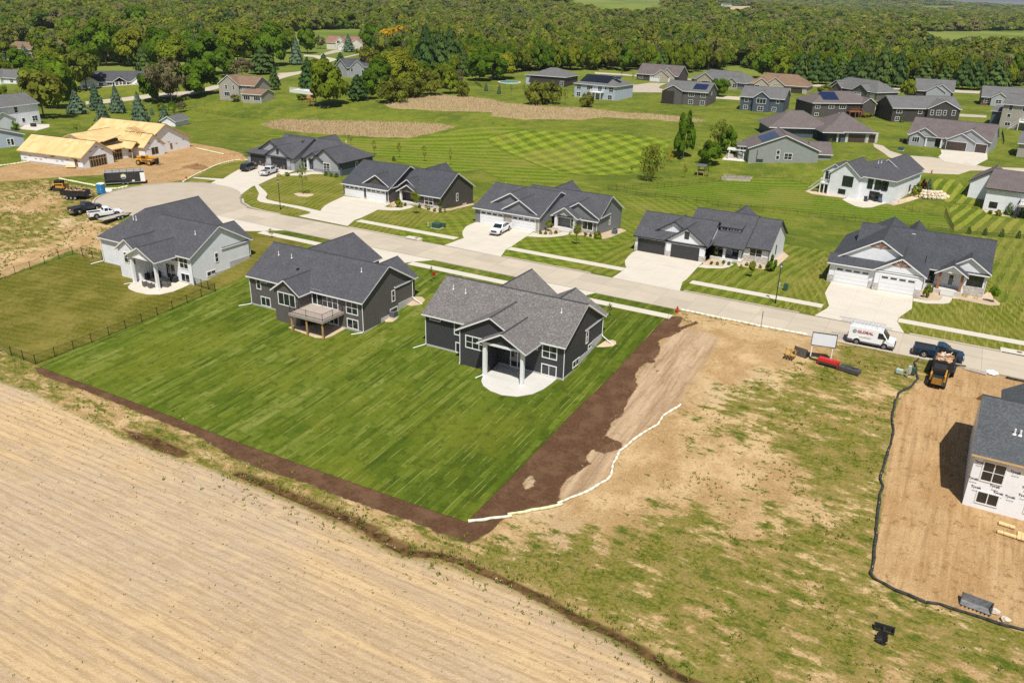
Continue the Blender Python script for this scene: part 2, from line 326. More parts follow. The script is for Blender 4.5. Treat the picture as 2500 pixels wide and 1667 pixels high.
def ground_material():
    t = NT('ground_cover'); p = t.pos()
    def at(nm):
        a = t.n('ShaderNodeAttribute', attribute_name=nm); s = t.n('ShaderNodeSeparateColor', i_0=a.outputs['Color']); return s.outputs
    A, B, C, Dn = at('za'), at('zb'), at('zc'), at('zd')
    n1 = t.noise(p, 1.1, 6, .68); n2 = t.noise(p, .22, 5, .6); n3 = t.noise(p, 3.2, 5, .7); n4 = t.noise(p, .045, 4); n5 = t.noise(p, 7, 3, .7); n6 = t.noise(p, .5, 5, .62)
    def edge(m, k=.55, w=.08, n=n1):
        s = t.math('ADD', m, t.math('MULTIPLY', t.math('SUBTRACT', n, .5), k)); return t.ramp(s, [(.5 - w, 0), (.5 + w, 1)])
    def lay(col, n, lo, hi, c, amt=1.0):
        return t.mix(t.ramp(n, [(lo, 0), (hi, amt)] if hi > lo else [(hi, amt), (lo, 0)]), col, c)
    # rough mown grass
    g = t.mix(t.ramp(n4, [(.4, 0), (.6, 1)]), (.074, .11, .009), (.14, .17, .015))
    g = lay(g, n2, .48, .62, (.185, .18, .028), .75); g = lay(g, n6, .48, .36, (.06, .095, .009), .6); g = lay(g, n3, .48, .38, (.038, .06, .006), .7); g = lay(g, n5, .53, .66, (.25, .245, .06), .5)
    col = t.mix(C[2], g, t.mix(t.ramp(t.noise(p, .006, 3), [(.42, 0), (.58, 1)]), (.1, .14, .02), (.17, .2, .04)))
    # dry reeds
    rd = t.mix(t.ramp(n3, [(.4, 0), (.6, 1)]), (.25, .175, .085), (.42, .305, .165)); rd = lay(rd, n1, .5, .6, (.16, .16, .03), .75); rd = lay(rd, n2, .5, .6, (.34, .26, .15), .6)
    col = t.mix(edge(B[1], 1.0, .16, n6), col, rd)
    # weedy lot: tan earth under patchy grass
    ea = t.mix(t.ramp(n2, [(.42, 0), (.6, 1)]), (.34, .215, .095), (.48, .335, .17)); ea = lay(ea, n3, .52, .66, (.24, .15, .065), .7); ea = lay(ea, n4, .54, .62, (.6, .48, .31), .45); ea = lay(ea, n5, .56, .66, (.62, .49, .3), .6); ea = lay(ea, n1, .46, .34, (.26, .165, .075), .6)
    st = t.noise(t.mapping(p, .2, (.75, 1.7, 1.0)), .55, 7, .72)
    tn = t.math('SUBTRACT', t.math('ADD', st, t.math('MULTIPLY', t.math('SUBTRACT', n4, .5), .5)), t.math('MULTIPLY', C[0], .22))
    tn = t.math('ADD', t.math('ADD', tn, t.math('MULTIPLY', t.math('SUBTRACT', n3, .5), .3)), t.math('MULTIPLY', Dn[1], .11))
    tuf = t.ramp(tn, [(.415, 0), (.465, .6), (.51, 1)])
    gr = t.mix(t.ramp(n3, [(.38, 0), (.62, 1)]), (.085, .098, .01), (.22, .185, .04)); gr = lay(gr, n6, .46, .6, (.3, .205, .075), .55); gr = lay(gr, st, .55, .63, (.055, .088, .008), .85); gr = lay(gr, n5, .46, .36, (.04, .06, .007), .5)
    col = t.mix(edge(A[1], .5, .12), col, t.mix(tuf, ea, gr))
    # tilled field, rows along the street
    rows = t.noise(t.mapping(p, -.015, (.03, .62, 1)), 1.0, 5, .62); fine = t.noise(t.mapping(p, -.015, (.35, 3.4, 1)), 1.0, 4, .6); sp = t.n('ShaderNodeSeparateXYZ', i_0=t.mapping(p, -.015)).outputs[1]
    fd = t.mix(t.ramp(rows, [(.44, 0), (.55, 1)]), (.51, .365, .2), (.415, .305, .19)); fd = lay(fd, n4, .44, .56, (.42, .33, .24), .6)
    wave = t.math('SINE', t.math('MULTIPLY', sp, 2 * math.pi / .76)); fd = t.mix(t.math('MULTIPLY', t.ramp(wave, [(.1, 0), (.9, 1)]), .42), fd, (.31, .205, .1))
    fd = lay(fd, fine, .47, .38, (.33, .23, .12), .5); fd = lay(fd, fine, .55, .66, (.58, .44, .26), .4); fd = lay(fd, n5, .54, .66, (.6, .47, .29), .35); fd = lay(fd, n3, .44, .34, (.29, .195, .1), .45); fd = lay(fd, n6, .57, .66, (.56, .41, .22), .4)
    col = t.mix(edge(A[0], .6, .15), col, fd)
    col = t.mix(t.ramp(t.math('ADD', Dn[0], t.math('MULTIPLY', t.math('SUBTRACT', n1, .5), .8)), [(.5, 0), (.9, .6)]), col, (.25, .18, .065))
    # bare building dirt with wheel tracks
    dr = t.mix(t.ramp(n2, [(.42, 0), (.6, 1)]), (.36, .22, .098), (.42, .275, .135)); tr = t.noise(t.mapping(p, .06, (2.0, .07, 1)), 1.0, 5, .65)
    dr = lay(dr, tr, .47, .39, (.25, .15, .065), .55); dr = lay(dr, tr, .55, .64, (.5, .345, .185), .5); dr = lay(dr, n3, .56, .66, (.52, .36, .19), .5); dr = lay(dr, n1, .45, .35, (.2, .115, .05), .8); dr = lay(dr, n5, .45, .35, (.2, .12, .05), .7)
    col = t.mix(edge(A[2], .45, .1), col, dr)
    # scraped lane
    lt = t.noise(t.mapping(p, -.12, (1.3, .06, 1)), 1.0, 6, .7)
    ln = t.mix(t.ramp(lt, [(.38, 0), (.62, 1)]), (.27, .175, .1), (.44, .32, .2)); ln = lay(ln, n3, .56, .68, (.53, .42, .29), .5); ln = lay(ln, n1, .44, .34, (.22, .14, .075), .5)
    col = t.mix(edge(B[2], .5, .2), col, ln)
    # dark topsoil
    sl_ = t.mix(t.ramp(n3, [(.38, 0), (.62, 1)]), (.075, .037, .019), (.108, .057, .03)); sl_ = lay(sl_, n6, .46, .62, (.14, .077, .042), .8); sl_ = lay(sl_, n5, .62, .72, (.2, .12, .07), .4)
    col = t.mix(edge(B[0], .85, .07), col, sl_)
    wt = t.mix(t.ramp(n1, [(.4, 0), (.6, 1)]), (.045, .024, .01), (.14, .08, .032)); col = t.mix(edge(C[1], .7, .12), col, wt)
    ht = t.math('ADD', t.math('MULTIPLY', n3, .6), t.math('MULTIPLY', n5, .4))
    return t.out(col, .95, bump=ht, bdist=.22, bstr=.8, spec=.1)
gobj = link('ground', gm, [ground_material()]); struct(gobj)
# ------------------------------------------------------------------ draped sheets
def clip(poly, ax, val, keep_less):
    out = []; n = len(poly)
    for i in range(n):
        a, b = poly[i], poly[(i + 1) % n]; ia = (a[ax] <= val) == keep_less or a[ax] == val; ib = (b[ax] <= val) == keep_less or b[ax] == val
        if ia: out.append(a)
        if ia != ib:
            t = (val - a[ax]) / (b[ax] - a[ax]); out.append((a[0] + t * (b[0] - a[0]), a[1] + t * (b[1] - a[1])))
    return out
def drape(name, poly, mat, dz, res=1.5, parent=None, skirt=0.0):
    V = {}; vs = []; fs = []
    def vid(p):
        k = (round(p[0], 3), round(p[1], 3))
        if k not in V: V[k] = len(vs); vs.append((k[0], k[1], 0))
        return V[k]
    xs = [p[0] for p in poly]; x = math.floor(min(xs) / res) * res
    while x < max(xs):
        st = clip(clip(poly, 0, x, False), 0, x + res, True); x += res
        if len(st) < 3: continue
        ys = [p[1] for p in st]; y = math.floor(min(ys) / res) * res
        while y < max(ys):
            c = clip(clip(st, 1, y, False), 1, y + res, True); y += res
            ids = []
            for p in c:
                i = vid(p)
                if not ids or ids[-1] != i: ids.append(i)
            if len(ids) > 1 and ids[0] == ids[-1]: ids.pop()
            if len(ids) < 3 or len(set(ids)) < len(ids): 
                seen = []; [seen.append(i) for i in ids if i not in seen]; ids = seen
                if len(ids) < 3: continue
            ar = sum(vs[ids[k]][0] * vs[ids[(k + 1) % len(ids)]][1] - vs[ids[(k + 1) % len(ids)]][0] * vs[ids[k]][1] for k in range(len(ids)))
            if abs(ar) < 1e-5: continue
            fs.append(tuple(ids if ar > 0 else ids[::-1]))
    a = np.array(vs); z = height(a[:, 0], a[:, 1]) + dz
    vs = [(p[0], p[1], float(q)) for p, q in zip(vs, z)]
    if skirt:                                  # a real edge: the sheet has thickness
        from collections import Counter
        cnt = Counter(); 
        for f in fs:
            for k in range(len(f)):
                i, j = f[k], f[(k + 1) % len(f)]; cnt[(min(i, j), max(i, j))] += 1
        low = {}
        for f in list(fs):
            for k in range(len(f)):
                i, j = f[k], f[(k + 1) % len(f)]
                if cnt[(min(i, j), max(i, j))] == 1:
                    for q in (i, j):
                        if q not in low: low[q] = len(vs); vs.append((vs[q][0], vs[q][1], vs[q][2] - skirt))
                    fs.append((i, low[i], low[j], j))
    me = bpy.data.meshes.new(name); me.from_pydata(vs, [], fs); me.update()
    return link(name, me, [mat], parent)
def arc(c, r, a0, a1, n=24):
    return [(c[0] + r * math.cos(math.radians(a0 + (a1 - a0) * k / n)), c[1] + r * math.sin(math.radians(a0 + (a1 - a0) * k / n))) for k in range(n + 1)]
def lawn_mat(name, ca, cb, ang, width, con=.5, ang2=None, dry=.25, drycol=(.22, .19, .045), fine=.0):
    t = NT(name); p = t.pos()
    def stripes(a, w_):
        m = t.mapping(t.n('ShaderNodeVectorMath', operation='ADD', i_0=p, i_1=t.n('ShaderNodeVectorMath', operation='SCALE', i_0=t.n('ShaderNodeTexNoise', i_Vector=p, i_Scale=.09, i_Detail=2.0).outputs['Color'], i_Scale=1.2).outputs[0]).outputs[0], a, (1, 1, 1))
        x = t.n('ShaderNodeSeparateXYZ', i_0=m).outputs[0]
        return t.ramp(t.math('PINGPONG', t.math('MULTIPLY', x, 1 / w_), 1.0), [(.43, 0), (.57, 1)])
    s = stripes(ang, width); n1 = t.noise(p, 1.1, 6, .68); n2 = t.noise(p, .16, 5, .6); n3 = t.noise(p, 3.6, 5, .7); n4 = t.noise(p, .04, 3)
    if ang2 is not None: s = t.math('MULTIPLY', t.math('ADD', s, stripes(ang2, width)), .5)
    s = t.math('MULTIPLY', s, con)
    col = t.mix(s, ca, cb); col = t.mix(t.ramp(n2, [(.47, 0), (.64, dry)]), col, drycol); col = t.mix(t.ramp(n1, [(.36, .55), (.48, 0)]), col, tuple(x * .6 for x in ca)); col = t.mix(t.ramp(n3, [(.53, 0), (.68, .55)]), col, tuple(min(1, x * 1.5) for x in cb)); col = t.mix(t.ramp(n3, [(.36, .5), (.46, 0)]), col, tuple(x * .5 for x in ca)); col = t.mix(t.ramp(n4, [(.5, 0), (.62, .35)]), col, drycol)
    if fine:
        f = t.ramp(t.noise(t.mapping(p, ang, (4, .2, 1)), 1.0, 3, .6), [(.53, 0), (.62, fine)]); col = t.mix(f, col, (.32, .28, .085))
    return t.out(col, .95, bump=n3, bdist=.1, bstr=.6, spec=.08)
def sod_mat():
    t = NT('new_sod'); p = t.pos()
    def patch(sx, sy, seed):
        m = t.n('ShaderNodeVectorMath', operation='ADD', i_0=t.mapping(p, math.radians(1.0), (1 / sx, 1 / sy, 0)), i_1=(seed, seed * 1.7, 0)).outputs[0]
        x = t.n('ShaderNodeSeparateXYZ', i_0=m); fx = t.math('FLOOR', x.outputs[0])
        off = t.n('ShaderNodeTexWhiteNoise', noise_dimensions='1D', i_W=fx).outputs[0]
        yy = t.math('FLOOR', t.math('ADD', x.outputs[1], t.math('MULTIPLY', off, 3.0)))
        wn = t.n('ShaderNodeTexWhiteNoise', noise_dimensions='2D', i_Vector=t.n('ShaderNodeCombineXYZ', i_0=fx, i_1=yy).outputs[0]).outputs[0]
        return wn, off, t.math('FRACT', x.outputs[0])
    w1, o1, fx1 = patch(.61, 2.3, 3.0); w2, o2, _ = patch(1.83, 6.5, 8.0); w3, o3, _ = patch(5.2, 60.0, 5.0); n1 = t.noise(p, 1.1, 6, .68); n2 = t.noise(p, .1, 4); n3 = t.noise(p, 3.6, 5, .7)
    v = t.math('ADD', t.math('ADD', t.math('MULTIPLY', w1, .34), t.math('MULTIPLY', w2, .22)), t.math('ADD', t.math('MULTIPLY', o1, .28), t.math('MULTIPLY', o3, .26)))
    col = t.ramp(v, [(.2, (.042, .066, .005)), (.48, (.07, .102, .008)), (.7, (.102, .132, .014)), (.92, (.165, .18, .04))])
    col = t.mix(t.ramp(n2, [(.46, 0), (.62, .55)]), col, (.13, .142, .014)); col = t.mix(t.ramp(n1, [(.35, .6), (.48, 0)]), col, (.034, .05, .004)); col = t.mix(t.ramp(n3, [(.55, 0), (.7, .4)]), col, (.15, .18, .035)); col = t.mix(t.ramp(n3, [(.34, .35), (.44, 0)]), col, (.03, .05, .004))
    seam = t.math('MULTIPLY', t.ramp(fx1, [(0, 1), (.09, 1), (.15, 0), (1, 0)]), t.ramp(t.noise(t.mapping(p, 0, (1.2, .22, 1)), 1.0, 4, .65), [(.52, 0), (.6, .7)]))
    col = t.mix(seam, col, (.27, .27, .08))
    return t.out(col, .95, bump=n3, bdist=.08, bstr=.6, spec=.08)
def concrete(name, c, joint=None, dark=.15, stain=True, ang=0.0, rnd=False):
    t = NT(name); p = t.pos(); n1 = t.noise(p, .35, 5, .6); n2 = t.noise(p, 9, 4); n3 = t.noise(t.mapping(p, 0, (.1, 1.2, 1)), 1, 3)
    col = t.mix(t.ramp(n1, [(.35, 0), (.7, 1)]), tuple(x * (1 - dark) for x in c), c); col = t.mix(t.ramp(n2, [(.35, .25), (.6, 0)]), col, tuple(x * .8 for x in c))
    if stain: col = t.mix(t.ramp(n3, [(.54, 0), (.68, .4)]), col, tuple(x * .74 for x in c)); col = t.mix(t.ramp(t.noise(p, 1.4, 6, .7), [(.56, 0), (.68, .35)]), col, tuple(x * .8 for x in c))
    if rnd: col = t.mix(1.0, col, t.ramp(t.n('ShaderNodeObjectInfo').outputs['Random'], [(0, .9), (1, 1.06)]), 'MULTIPLY')
    if joint:
        m = t.mapping(p, ang, (1, 1, 1)); s = t.n('ShaderNodeSeparateXYZ', i_0=m)
        for k in (0, 1):
            f = t.ramp(t.math('FRACT', t.math('MULTIPLY', s.outputs[k], 1 / joint)), [(0, 1), (.006, 1), (.012, 0), (1, 0)]); col = t.mix(t.math('MULTIPLY', f, .45), col, tuple(x * .45 for x in c))
    return t.out(col, .9, bump=n2, bdist=.01, bstr=.3, spec=.2)
ROADM = concrete('road_concrete', (.47, .405, .315), dark=.12, rnd=True); DRIVEM = concrete('drive_concrete', (.56, .51, .425), 3.6, dark=.08); WALKM = concrete('walk_concrete', (.55, .5, .42), 1.5, .08, False)
PATIOM = concrete('patio_concrete', (.52, .5, .46), 3.0, .08); JOINTM = flat('joint_filler', (.2, .17, .13), .95); GRAVELM = concrete('gravel_bed', (.55, .42, .29), None, .25, False); MULCH = flat('mulch', (.1, .05, .03), 1, .4, 6)
SOD = sod_mat()
LA = lawn_mat('lawn_olive', (0.0927, 0.1094, 0.0101), (0.1579, 0.1657, 0.0213), math.radians(-20), .55, .8, fine=.45, dry=.5)
LB = lawn_mat('lawn_checked', (0.0723, 0.1058, 0.0080), (0.1579, 0.1915, 0.0184), math.radians(45), 1.1, 1.0, math.radians(-45), dry=.2)
LC = lawn_mat('lawn_long_stripes', (0.0776, 0.1058, 0.0084), (0.1528, 0.1780, 0.0194), math.radians(6), .9, .8, fine=.3, dry=.35)
LD = lawn_mat('lawn_dry', (0.0905, 0.0896, 0.0103), (0.1461, 0.1315, 0.0223), math.radians(80), .6, .45, dry=.75, drycol=(.2, .165, .04))
LE = lawn_mat('lawn_fresh', (0.0750, 0.1165, 0.0084), (0.1426, 0.1884, 0.0175), math.radians(70), 1.2, .8, dry=.15)
LF = lawn_mat('lawn_wide_stripes', (0.0706, 0.1076, 0.0076), (0.2037, 0.2225, 0.0291), math.radians(10), 1.3, 1.0, dry=.15)
LM = lawn_mat('meadow_checked', (0.0662, 0.1058, 0.0076), (0.2037, 0.2484, 0.0204), math.radians(28), 2.6, 1.0, math.radians(-52), dry=.15)
def lawn(poly, mat, dz=.012, res=1.5): return struct(drape('lawn', poly, mat, dz, res))
# near side
lawn(gp('F', (185, 128)) + gp('I', (360, 945), (1050, 650)) + [(-95.5, 80.5), (-93.5, 100.4), (-31.6, 100.4)] + gp(6, (910, 310), (0, 1225)) + gp('G', (478, 782)) + gp('F', (2100, 828), (1900, 758), (1700, 688), (1500, 618), (1300, 548), (1080, 468), (900, 398), (600, 283)), SOD, .015, .6)
lawn(gp('I', (0, 925), (175, 1020), (1050, 650)) + [(-95.5, 80.5), (-95.8, 100.4), (-122, 100.4), (-122, 84)] + gp('I', (490, 505), (360, 490), (0, 600)) + [(-175, 60)], LD, .012, 1.2)
lawn([(-124, 102.0), (-31.5, 102.0), (-30.8, 104.3), (-124, 104.5)], SOD, .012, 2)
# far side lots, front to back
for x0, x1, m in ((-122, -87, LA), (-87, -51, LB), (-51, -19.5, LC), (-19.5, 60, LA)):
    lawn([(x0, 112.9), (x1, 112.9), (x1, 154), (x0, 154)], m, .01, 1.5)
lawn(gp('C', (-30, 1230), (300, 1165), (700, 1170), (1150, 1195), (1600, 1245), (1560, 1330), (1500, 1420), (1250, 1560), (800, 1560), (600, 1540), (250, 1400), (0, 1290)), LM, .02, 3)
LG = lawn_mat('meadow_long_stripes', (0.0864, 0.1273, 0.0092), (0.1681, 0.2122, 0.0175), math.radians(62), 2.4, .8, dry=.45)
lawn(gp('B', (60, 1190), (700, 1222), (1300, 1245), (1560, 1225), (1900, 1155), (2334, 1120)) + gp('C', (0, 1090), (300, 1155), (0, 1215), (-40, 1240), (0, 1300), (250, 1410), (590, 1545)) + gp(3, (1220, 260), (1000, 220), (200, 160), (0, 60)) + gp('B', (1700, 1540), (900, 1300), (300, 1230)), LG, .016, 3)
lawn(gp(3, (1290, 330), (2000, 340), (2300, 400), (2000, 470), (1580, 510)), LB, .02, 2)
lawn(gp('J', (320, 520), (560, 500), (1130, 455), (1300, 500), (1330, 560), (1960, 660), (2000, 720), (1300, 640), (700, 570)), LE, .02, 3)
lawn(gp('J', (1700, 730), (2010, 745), (2500, 780), (2500, 1000), (2220, 1100), (2200, 1000), (2150, 800)), LC, .016, 3)
lawn(gp('J', (1985, 600), (2130, 610), (2200, 660), (2560, 690), (2560, 760), (2010, 725)), LF, .02, 3)
lawn(gp('J', (1900, 470), (2030, 480), (2130, 600), (1975, 590), (1920, 560)), LF, .02, 3)
# ------------------------------------------------------------------ street
KN, KF = 104.45, 112.45                        # kerb lines of the straight street
BC, BR = (-141.5, 109.8), 14.2                 # turning circle
bulb = arc(BC, BR, 35, 335, 60)
road_poly = [(70, KN), (70, KF), (-118, KF), (-122, KF + .6), (-126, 114.9), (-128.6, 117.2)] + bulb + [(-127.6, 104.6), (-122, KN)]
under = drape('road', road_poly, JOINTM, .012, 3); struct(under)
def slab_mesh(x0, x1, y0, y1): return MB().box(x0 + .012, y0 + .012, -.05, x1 - .012, y1 - .012, .034).build('slab', ROADM, under, fix=False)
xx = 66.0
while xx > -118:
    for y0, y1 in ((KN + .3, 108.45), (108.45, KF - .3)): slab_mesh(xx - 4.6, xx, y0, y1)
    xx -= 4.6
x_end = xx
drape('bulb_paving', [(x_end, KN + .3), (x_end, KF - .3), (-122.4, KF + .2), (-126.3, 114.4), (-129, 116.9)] + arc(BC, BR - .3, 33, 333, 60) + [(-127, 105)], ROADM, .034, 3, under)
def kerb(pts, wd=.34):
    m = MB(); n = len(pts)
    for k in range(n - 1):
        a = Vector((*pts[k], 0)); b = Vector((*pts[k + 1], 0)); d = (b - a).normalized(); nn = Vector((-d.y, d.x, 0)) * wd * .5; up = Vector((0, 0, .11))
        for q in (a, b): q.z = hz(q.x, q.y) + .0
        A, B_, C_, D_ = a - nn, b - nn, b + nn, a + nn
        m.face((A + up, B_ + up, C_ + up, D_ + up)); m.face((A, B_, B_ + up, A + up)); m.face((D_, D_ + up, C_ + up, C_))
    o = m.build('kerb', ROADM, fix=False); struct(o); return o
far_cuts = [(-14.6, 7.6), (-46.6, -33.0), (-79.5, -62.5), (-112.8, -96.2)]
def runs(x0, x1, cuts):
    out = []; x = x0
    for a, b in sorted(cuts):
        if a > x: out.append((x, a))
        x = max(x, b)
    if x < x1: out.append((x, x1))
    return out
# driveways, sampled from the photograph, laid on the terrain
DR = {
 'h4': gp(3, (1512, 848), (1470, 868), (1430, 905), (1398, 950), (1402, 985), (1412, 1015), (1378, 1045), (1275, 1112)) + gp(3, (1935, 1242), (1960, 1155), (2000, 1128), (2110, 1010), (2160, 962)),
 'h3': gp(2, (2330, 560), (2270, 580), (2200, 612), (2165, 660), (2165, 700), (2180, 725), (2125, 745), (1988, 796)) + gp(3, (188, 907), (235, 838), (285, 812), (440, 708), (510, 660), (500, 630)),
 'h2': gp(2, (1005, 318), (945, 345), (880, 375), (820, 410), (790, 440), (778, 460), (718, 477), (562, 512)) + gp(2, (1042, 609), (1110, 550), (1172, 530), (1340, 450), (1460, 393), (1460, 380)),
 'h1': [(-155, 144.6)] + gp('b', (100, 480), (20, 525), (-60, 575)) + gp('a', (1935, 215), (1870, 250)) + [(-139, 122.6), (-134, 120.8), (-130.6, 117.6)] + gp('b', (205, 640), (265, 622), (400, 560)) + [(-139.8, 144.3)],
 'hr': gp(4, (1065, 1148), (1000, 1262), (1040, 1385), (1020, 1412), (898, 1482)) + gp(5, (1182, 452), (1112, 342), (1125, 305), (1255, 215), (1268, 95)),
}
MAIN_DRIVES = [struct(drape('driveway', DR[k], DRIVEM, .032, 1.5, skirt=.06)) for k in DR]
for pts in ([(-85.6, 94.9), (-85.6, 100), (-87.2, 102), (-89.6, 104.6), (-72.4, 104.6), (-74.8, 102), (-76.2, 100), (-76.2, 94.9)], [(-120.6, 95.7), (-120.6, 99), (-122.5, 102), (-124.5, 104.9), (-104.6, 104.6), (-107.5, 102), (-110.6, 100), (-110.9, 95.7)], [(-53.2, 94.6), (-53.2, 100), (-55, 102), (-57, 104.6), (-43.8, 104.6), (-45, 102), (-46, 100), (-46, 94.6)]):
    struct(drape('driveway', pts, DRIVEM, .032, 1.5, skirt=.06))
# pavements
for a, b in runs(-122.3, -31.2, [(-87.2, -74.8), (-122.6, -107.5), (-55, -45)]): struct(drape('sidewalk', [(a, 100.4), (b, 100.4), (b, 102.0), (a, 102.0)], WALKM, .03, 2, skirt=.06))
for a, b in runs(-110, 66, [(-14.2, -4.2), (-44.6, -33.6), (-76.4, -65.7), (-108.3, -98.4)]): struct(drape('sidewalk', [(a, 116.3), (b, 116.3), (b, 117.95), (a, 117.95)], WALKM, .03, 2, skirt=.06))
wl = gp(2, (775, 462), (560, 412), (400, 385), (320, 365), (258, 348), (240, 330), (262, 300), (240, 270), (170, 205), (128, 200), (150, 240), (178, 290), (165, 325), (158, 350), (180, 370), (250, 385), (380, 402), (540, 435), (722, 480))
struct(drape('sidewalk', wl, WALKM, .031, 2, skirt=.06))
struct(drape('sidewalk', gp(1, (1880, 140), (1900, 132), (2200, 150), (2120, 162)), WALKM, .031, 2, skirt=.06))
for a, b in runs(-118, 70, [(-113.5, -96.8), (-80.4, -64.2), (-48.2, -33.2), (-16.5, -2.4)]): kerb([(a, KF), (b, KF)])
for a, b in runs(-122, 70, [(-89.6, -72.4), (-124.5, -104.6), (-57, -43.8)]): kerb([(a, KN), (b, KN)])
kerb(arc(BC, BR, 100, 335, 50)); kerb([(-118, KF), (-122, KF + .6), (-126, 114.9), (-128.6, 117.2)])
# verge lawns of the cul-de-sac
lawn(gp(2, (15, 270), (110, 222), (150, 240), (178, 290), (165, 325), (158, 350), (250, 388), (540, 440), (715, 480), (560, 510), (400, 475), (200, 440), (60, 400), (20, 360), (12, 320)), LA, .024, 1.5)
lawn(gp(2, (178, 205), (380, 115), (600, 105), (830, 110), (985, 170), (1000, 320), (940, 350), (860, 380), (790, 440), (775, 455), (560, 405), (330, 362), (262, 345), (265, 300)), LA, .024, 1.5)
lawn(gp(1, (1900, 130), (2120, 20), (2300, -20), (2352, 10), (2352, 55), (2260, 100), (2190, 148)), LA, .024, 1.5)
lawn(gp(1, (1830, 185), (1850, 150), (2115, 162), (1980, 190)), LA, .024, 1.5)
# front walks, gravel beds and patios
def paving(name, poly, mat, dz=.045, label=None, cat='patio'):
    o = drape(name, poly, mat, dz, 1.2, skirt=.1); struct(o); return o
paving('path', gp(2, (1400, 420), (1340, 450), (1460, 457), (1560, 455), (1650, 437), (1690, 420), (1650, 405), (1560, 425), (1450, 430)), WALKM)
paving('path', gp(3, (440, 708), (560, 718), (680, 718), (790, 705), (850, 690), (850, 670), (790, 665), (700, 690), (600, 696), (505, 672)), WALKM)
paving('path', gp(3, (2110, 1010), (2200, 1020), (2352, 1022)) + gp(4, (60, 1010), (110, 985), (30, 955)) + gp(3, (2352, 1002), (2230, 995), (2150, 985)), WALKM)
paving('path', gp(4, (1858, 1340), (1990, 1365), (2150, 1368), (2215, 1360), (2238, 1330), (2240, 1270), (2150, 1262), (2140, 1310), (2110, 1336), (2000, 1336), (1865, 1312)), WALKM)
paving('path', gp('b', (470, 545), (560, 545), (660, 545), (740, 530), (840, 530), (840, 515), (700, 512), (600, 520), (560, 525)), WALKM)
for t_, pts in ((2, [(1460, 395), (1490, 360), (1600, 370), (1650, 400), (1560, 420), (1450, 425)]), (2, [(1770, 405), (1960, 440), (2050, 440), (2260, 380), (2280, 400), (2050, 455), (1900, 480), (1780, 440), (1740, 425)]),
                (3, [(515, 668), (560, 640), (700, 620), (760, 640), (780, 660), (700, 688), (600, 694)]), (3, [(860, 690), (985, 640), (1150, 660), (1360, 632), (1415, 655), (1270, 715), (1200, 735), (1090, 728), (980, 700)]),
                (3, [(2165, 960), (2250, 925), (2352, 935), (2352, 1000), (2240, 992), (2160, 985)]), (4, [(130, 950), (440, 960), (590, 855), (648, 900), (540, 1000), (400, 1030), (150, 1000)]),
                (4, [(1865, 1300), (1965, 1200), (2100, 1215), (2135, 1260), (2140, 1300), (2110, 1334), (2000, 1334)]), (5, [(1645, 115), (1660, 85), (1930, 100), (2010, 40), (2060, 120), (2120, 165), (2110, 185), (2000, 180), (1850, 150), (1720, 122)]),
                ('s', [(704, 800), (718, 795), (840, 793), (848, 800), (812, 820), (795, 826), (770, 825)]), (7, [(1820, 830), (1910, 770), (1980, 760), (2015, 775), (2018, 800), (1985, 822), (1900, 830)]), (2, [(1400, 1520), (1440, 1490), (1520, 1490), (1530, 1510), (1480, 1545), (1410, 1545)]), (2, [(1600, 1370), (1680, 1300), (1770, 1300), (1800, 1330), (1760, 1375), (1660, 1390)]),
                (1, [(2135, 320), (2150, 330)] ), (2, [(515, 295), (560, 285), (640, 295), (705, 295), (710, 310), (650, 325), (560, 320)])):
    if len(pts) > 2: paving('gravel_bed', gp(t_, *pts), GRAVELM, .04)
pd = gp(7, (1440, 1140), (1380, 1190), (1310, 1240), (1200, 1290), (1050, 1315), (900, 1300), (790, 1260), (720, 1210), (700, 1165), (710, 1130), (740, 1095), (800, 1060)) + [(-46, 80), (-39, 80)]
paving('patio', pd, PATIOM, .06)
pw = gp(1, (1860, 1175), (1790, 1210), (1690, 1250), (1560, 1278), (1440, 1278), (1330, 1255), (1260, 1225), (1248, 1205), (1270, 1180), (1310, 1155)) + [(-108.7, 79.8), (-101, 79.8)]
paving('patio', pw, DRIVEM, .06)
paving('patio', gp('d', (715, 320), (760, 345), (830, 378), (900, 392), (980, 390), (1040, 370), (1120, 350), (1150, 335), (900, 290), (780, 295)), DRIVEM, .05)
paving('gravel_bed', gp('d', (385, 245), (420, 230), (640, 260), (760, 290), (740, 305), (600, 290), (450, 270)), GRAVELM, .04)
paving('gravel_bed', gp('d', (1150, 340), (1400, 270), (1440, 295), (1280, 345), (1180, 372), (1150, 365)), GRAVELM, .04)
paving('gravel_bed', gp('d', (1965, 410), (2334, 470), (2334, 480), (2120, 465), (2000, 440)), GRAVELM, .04)
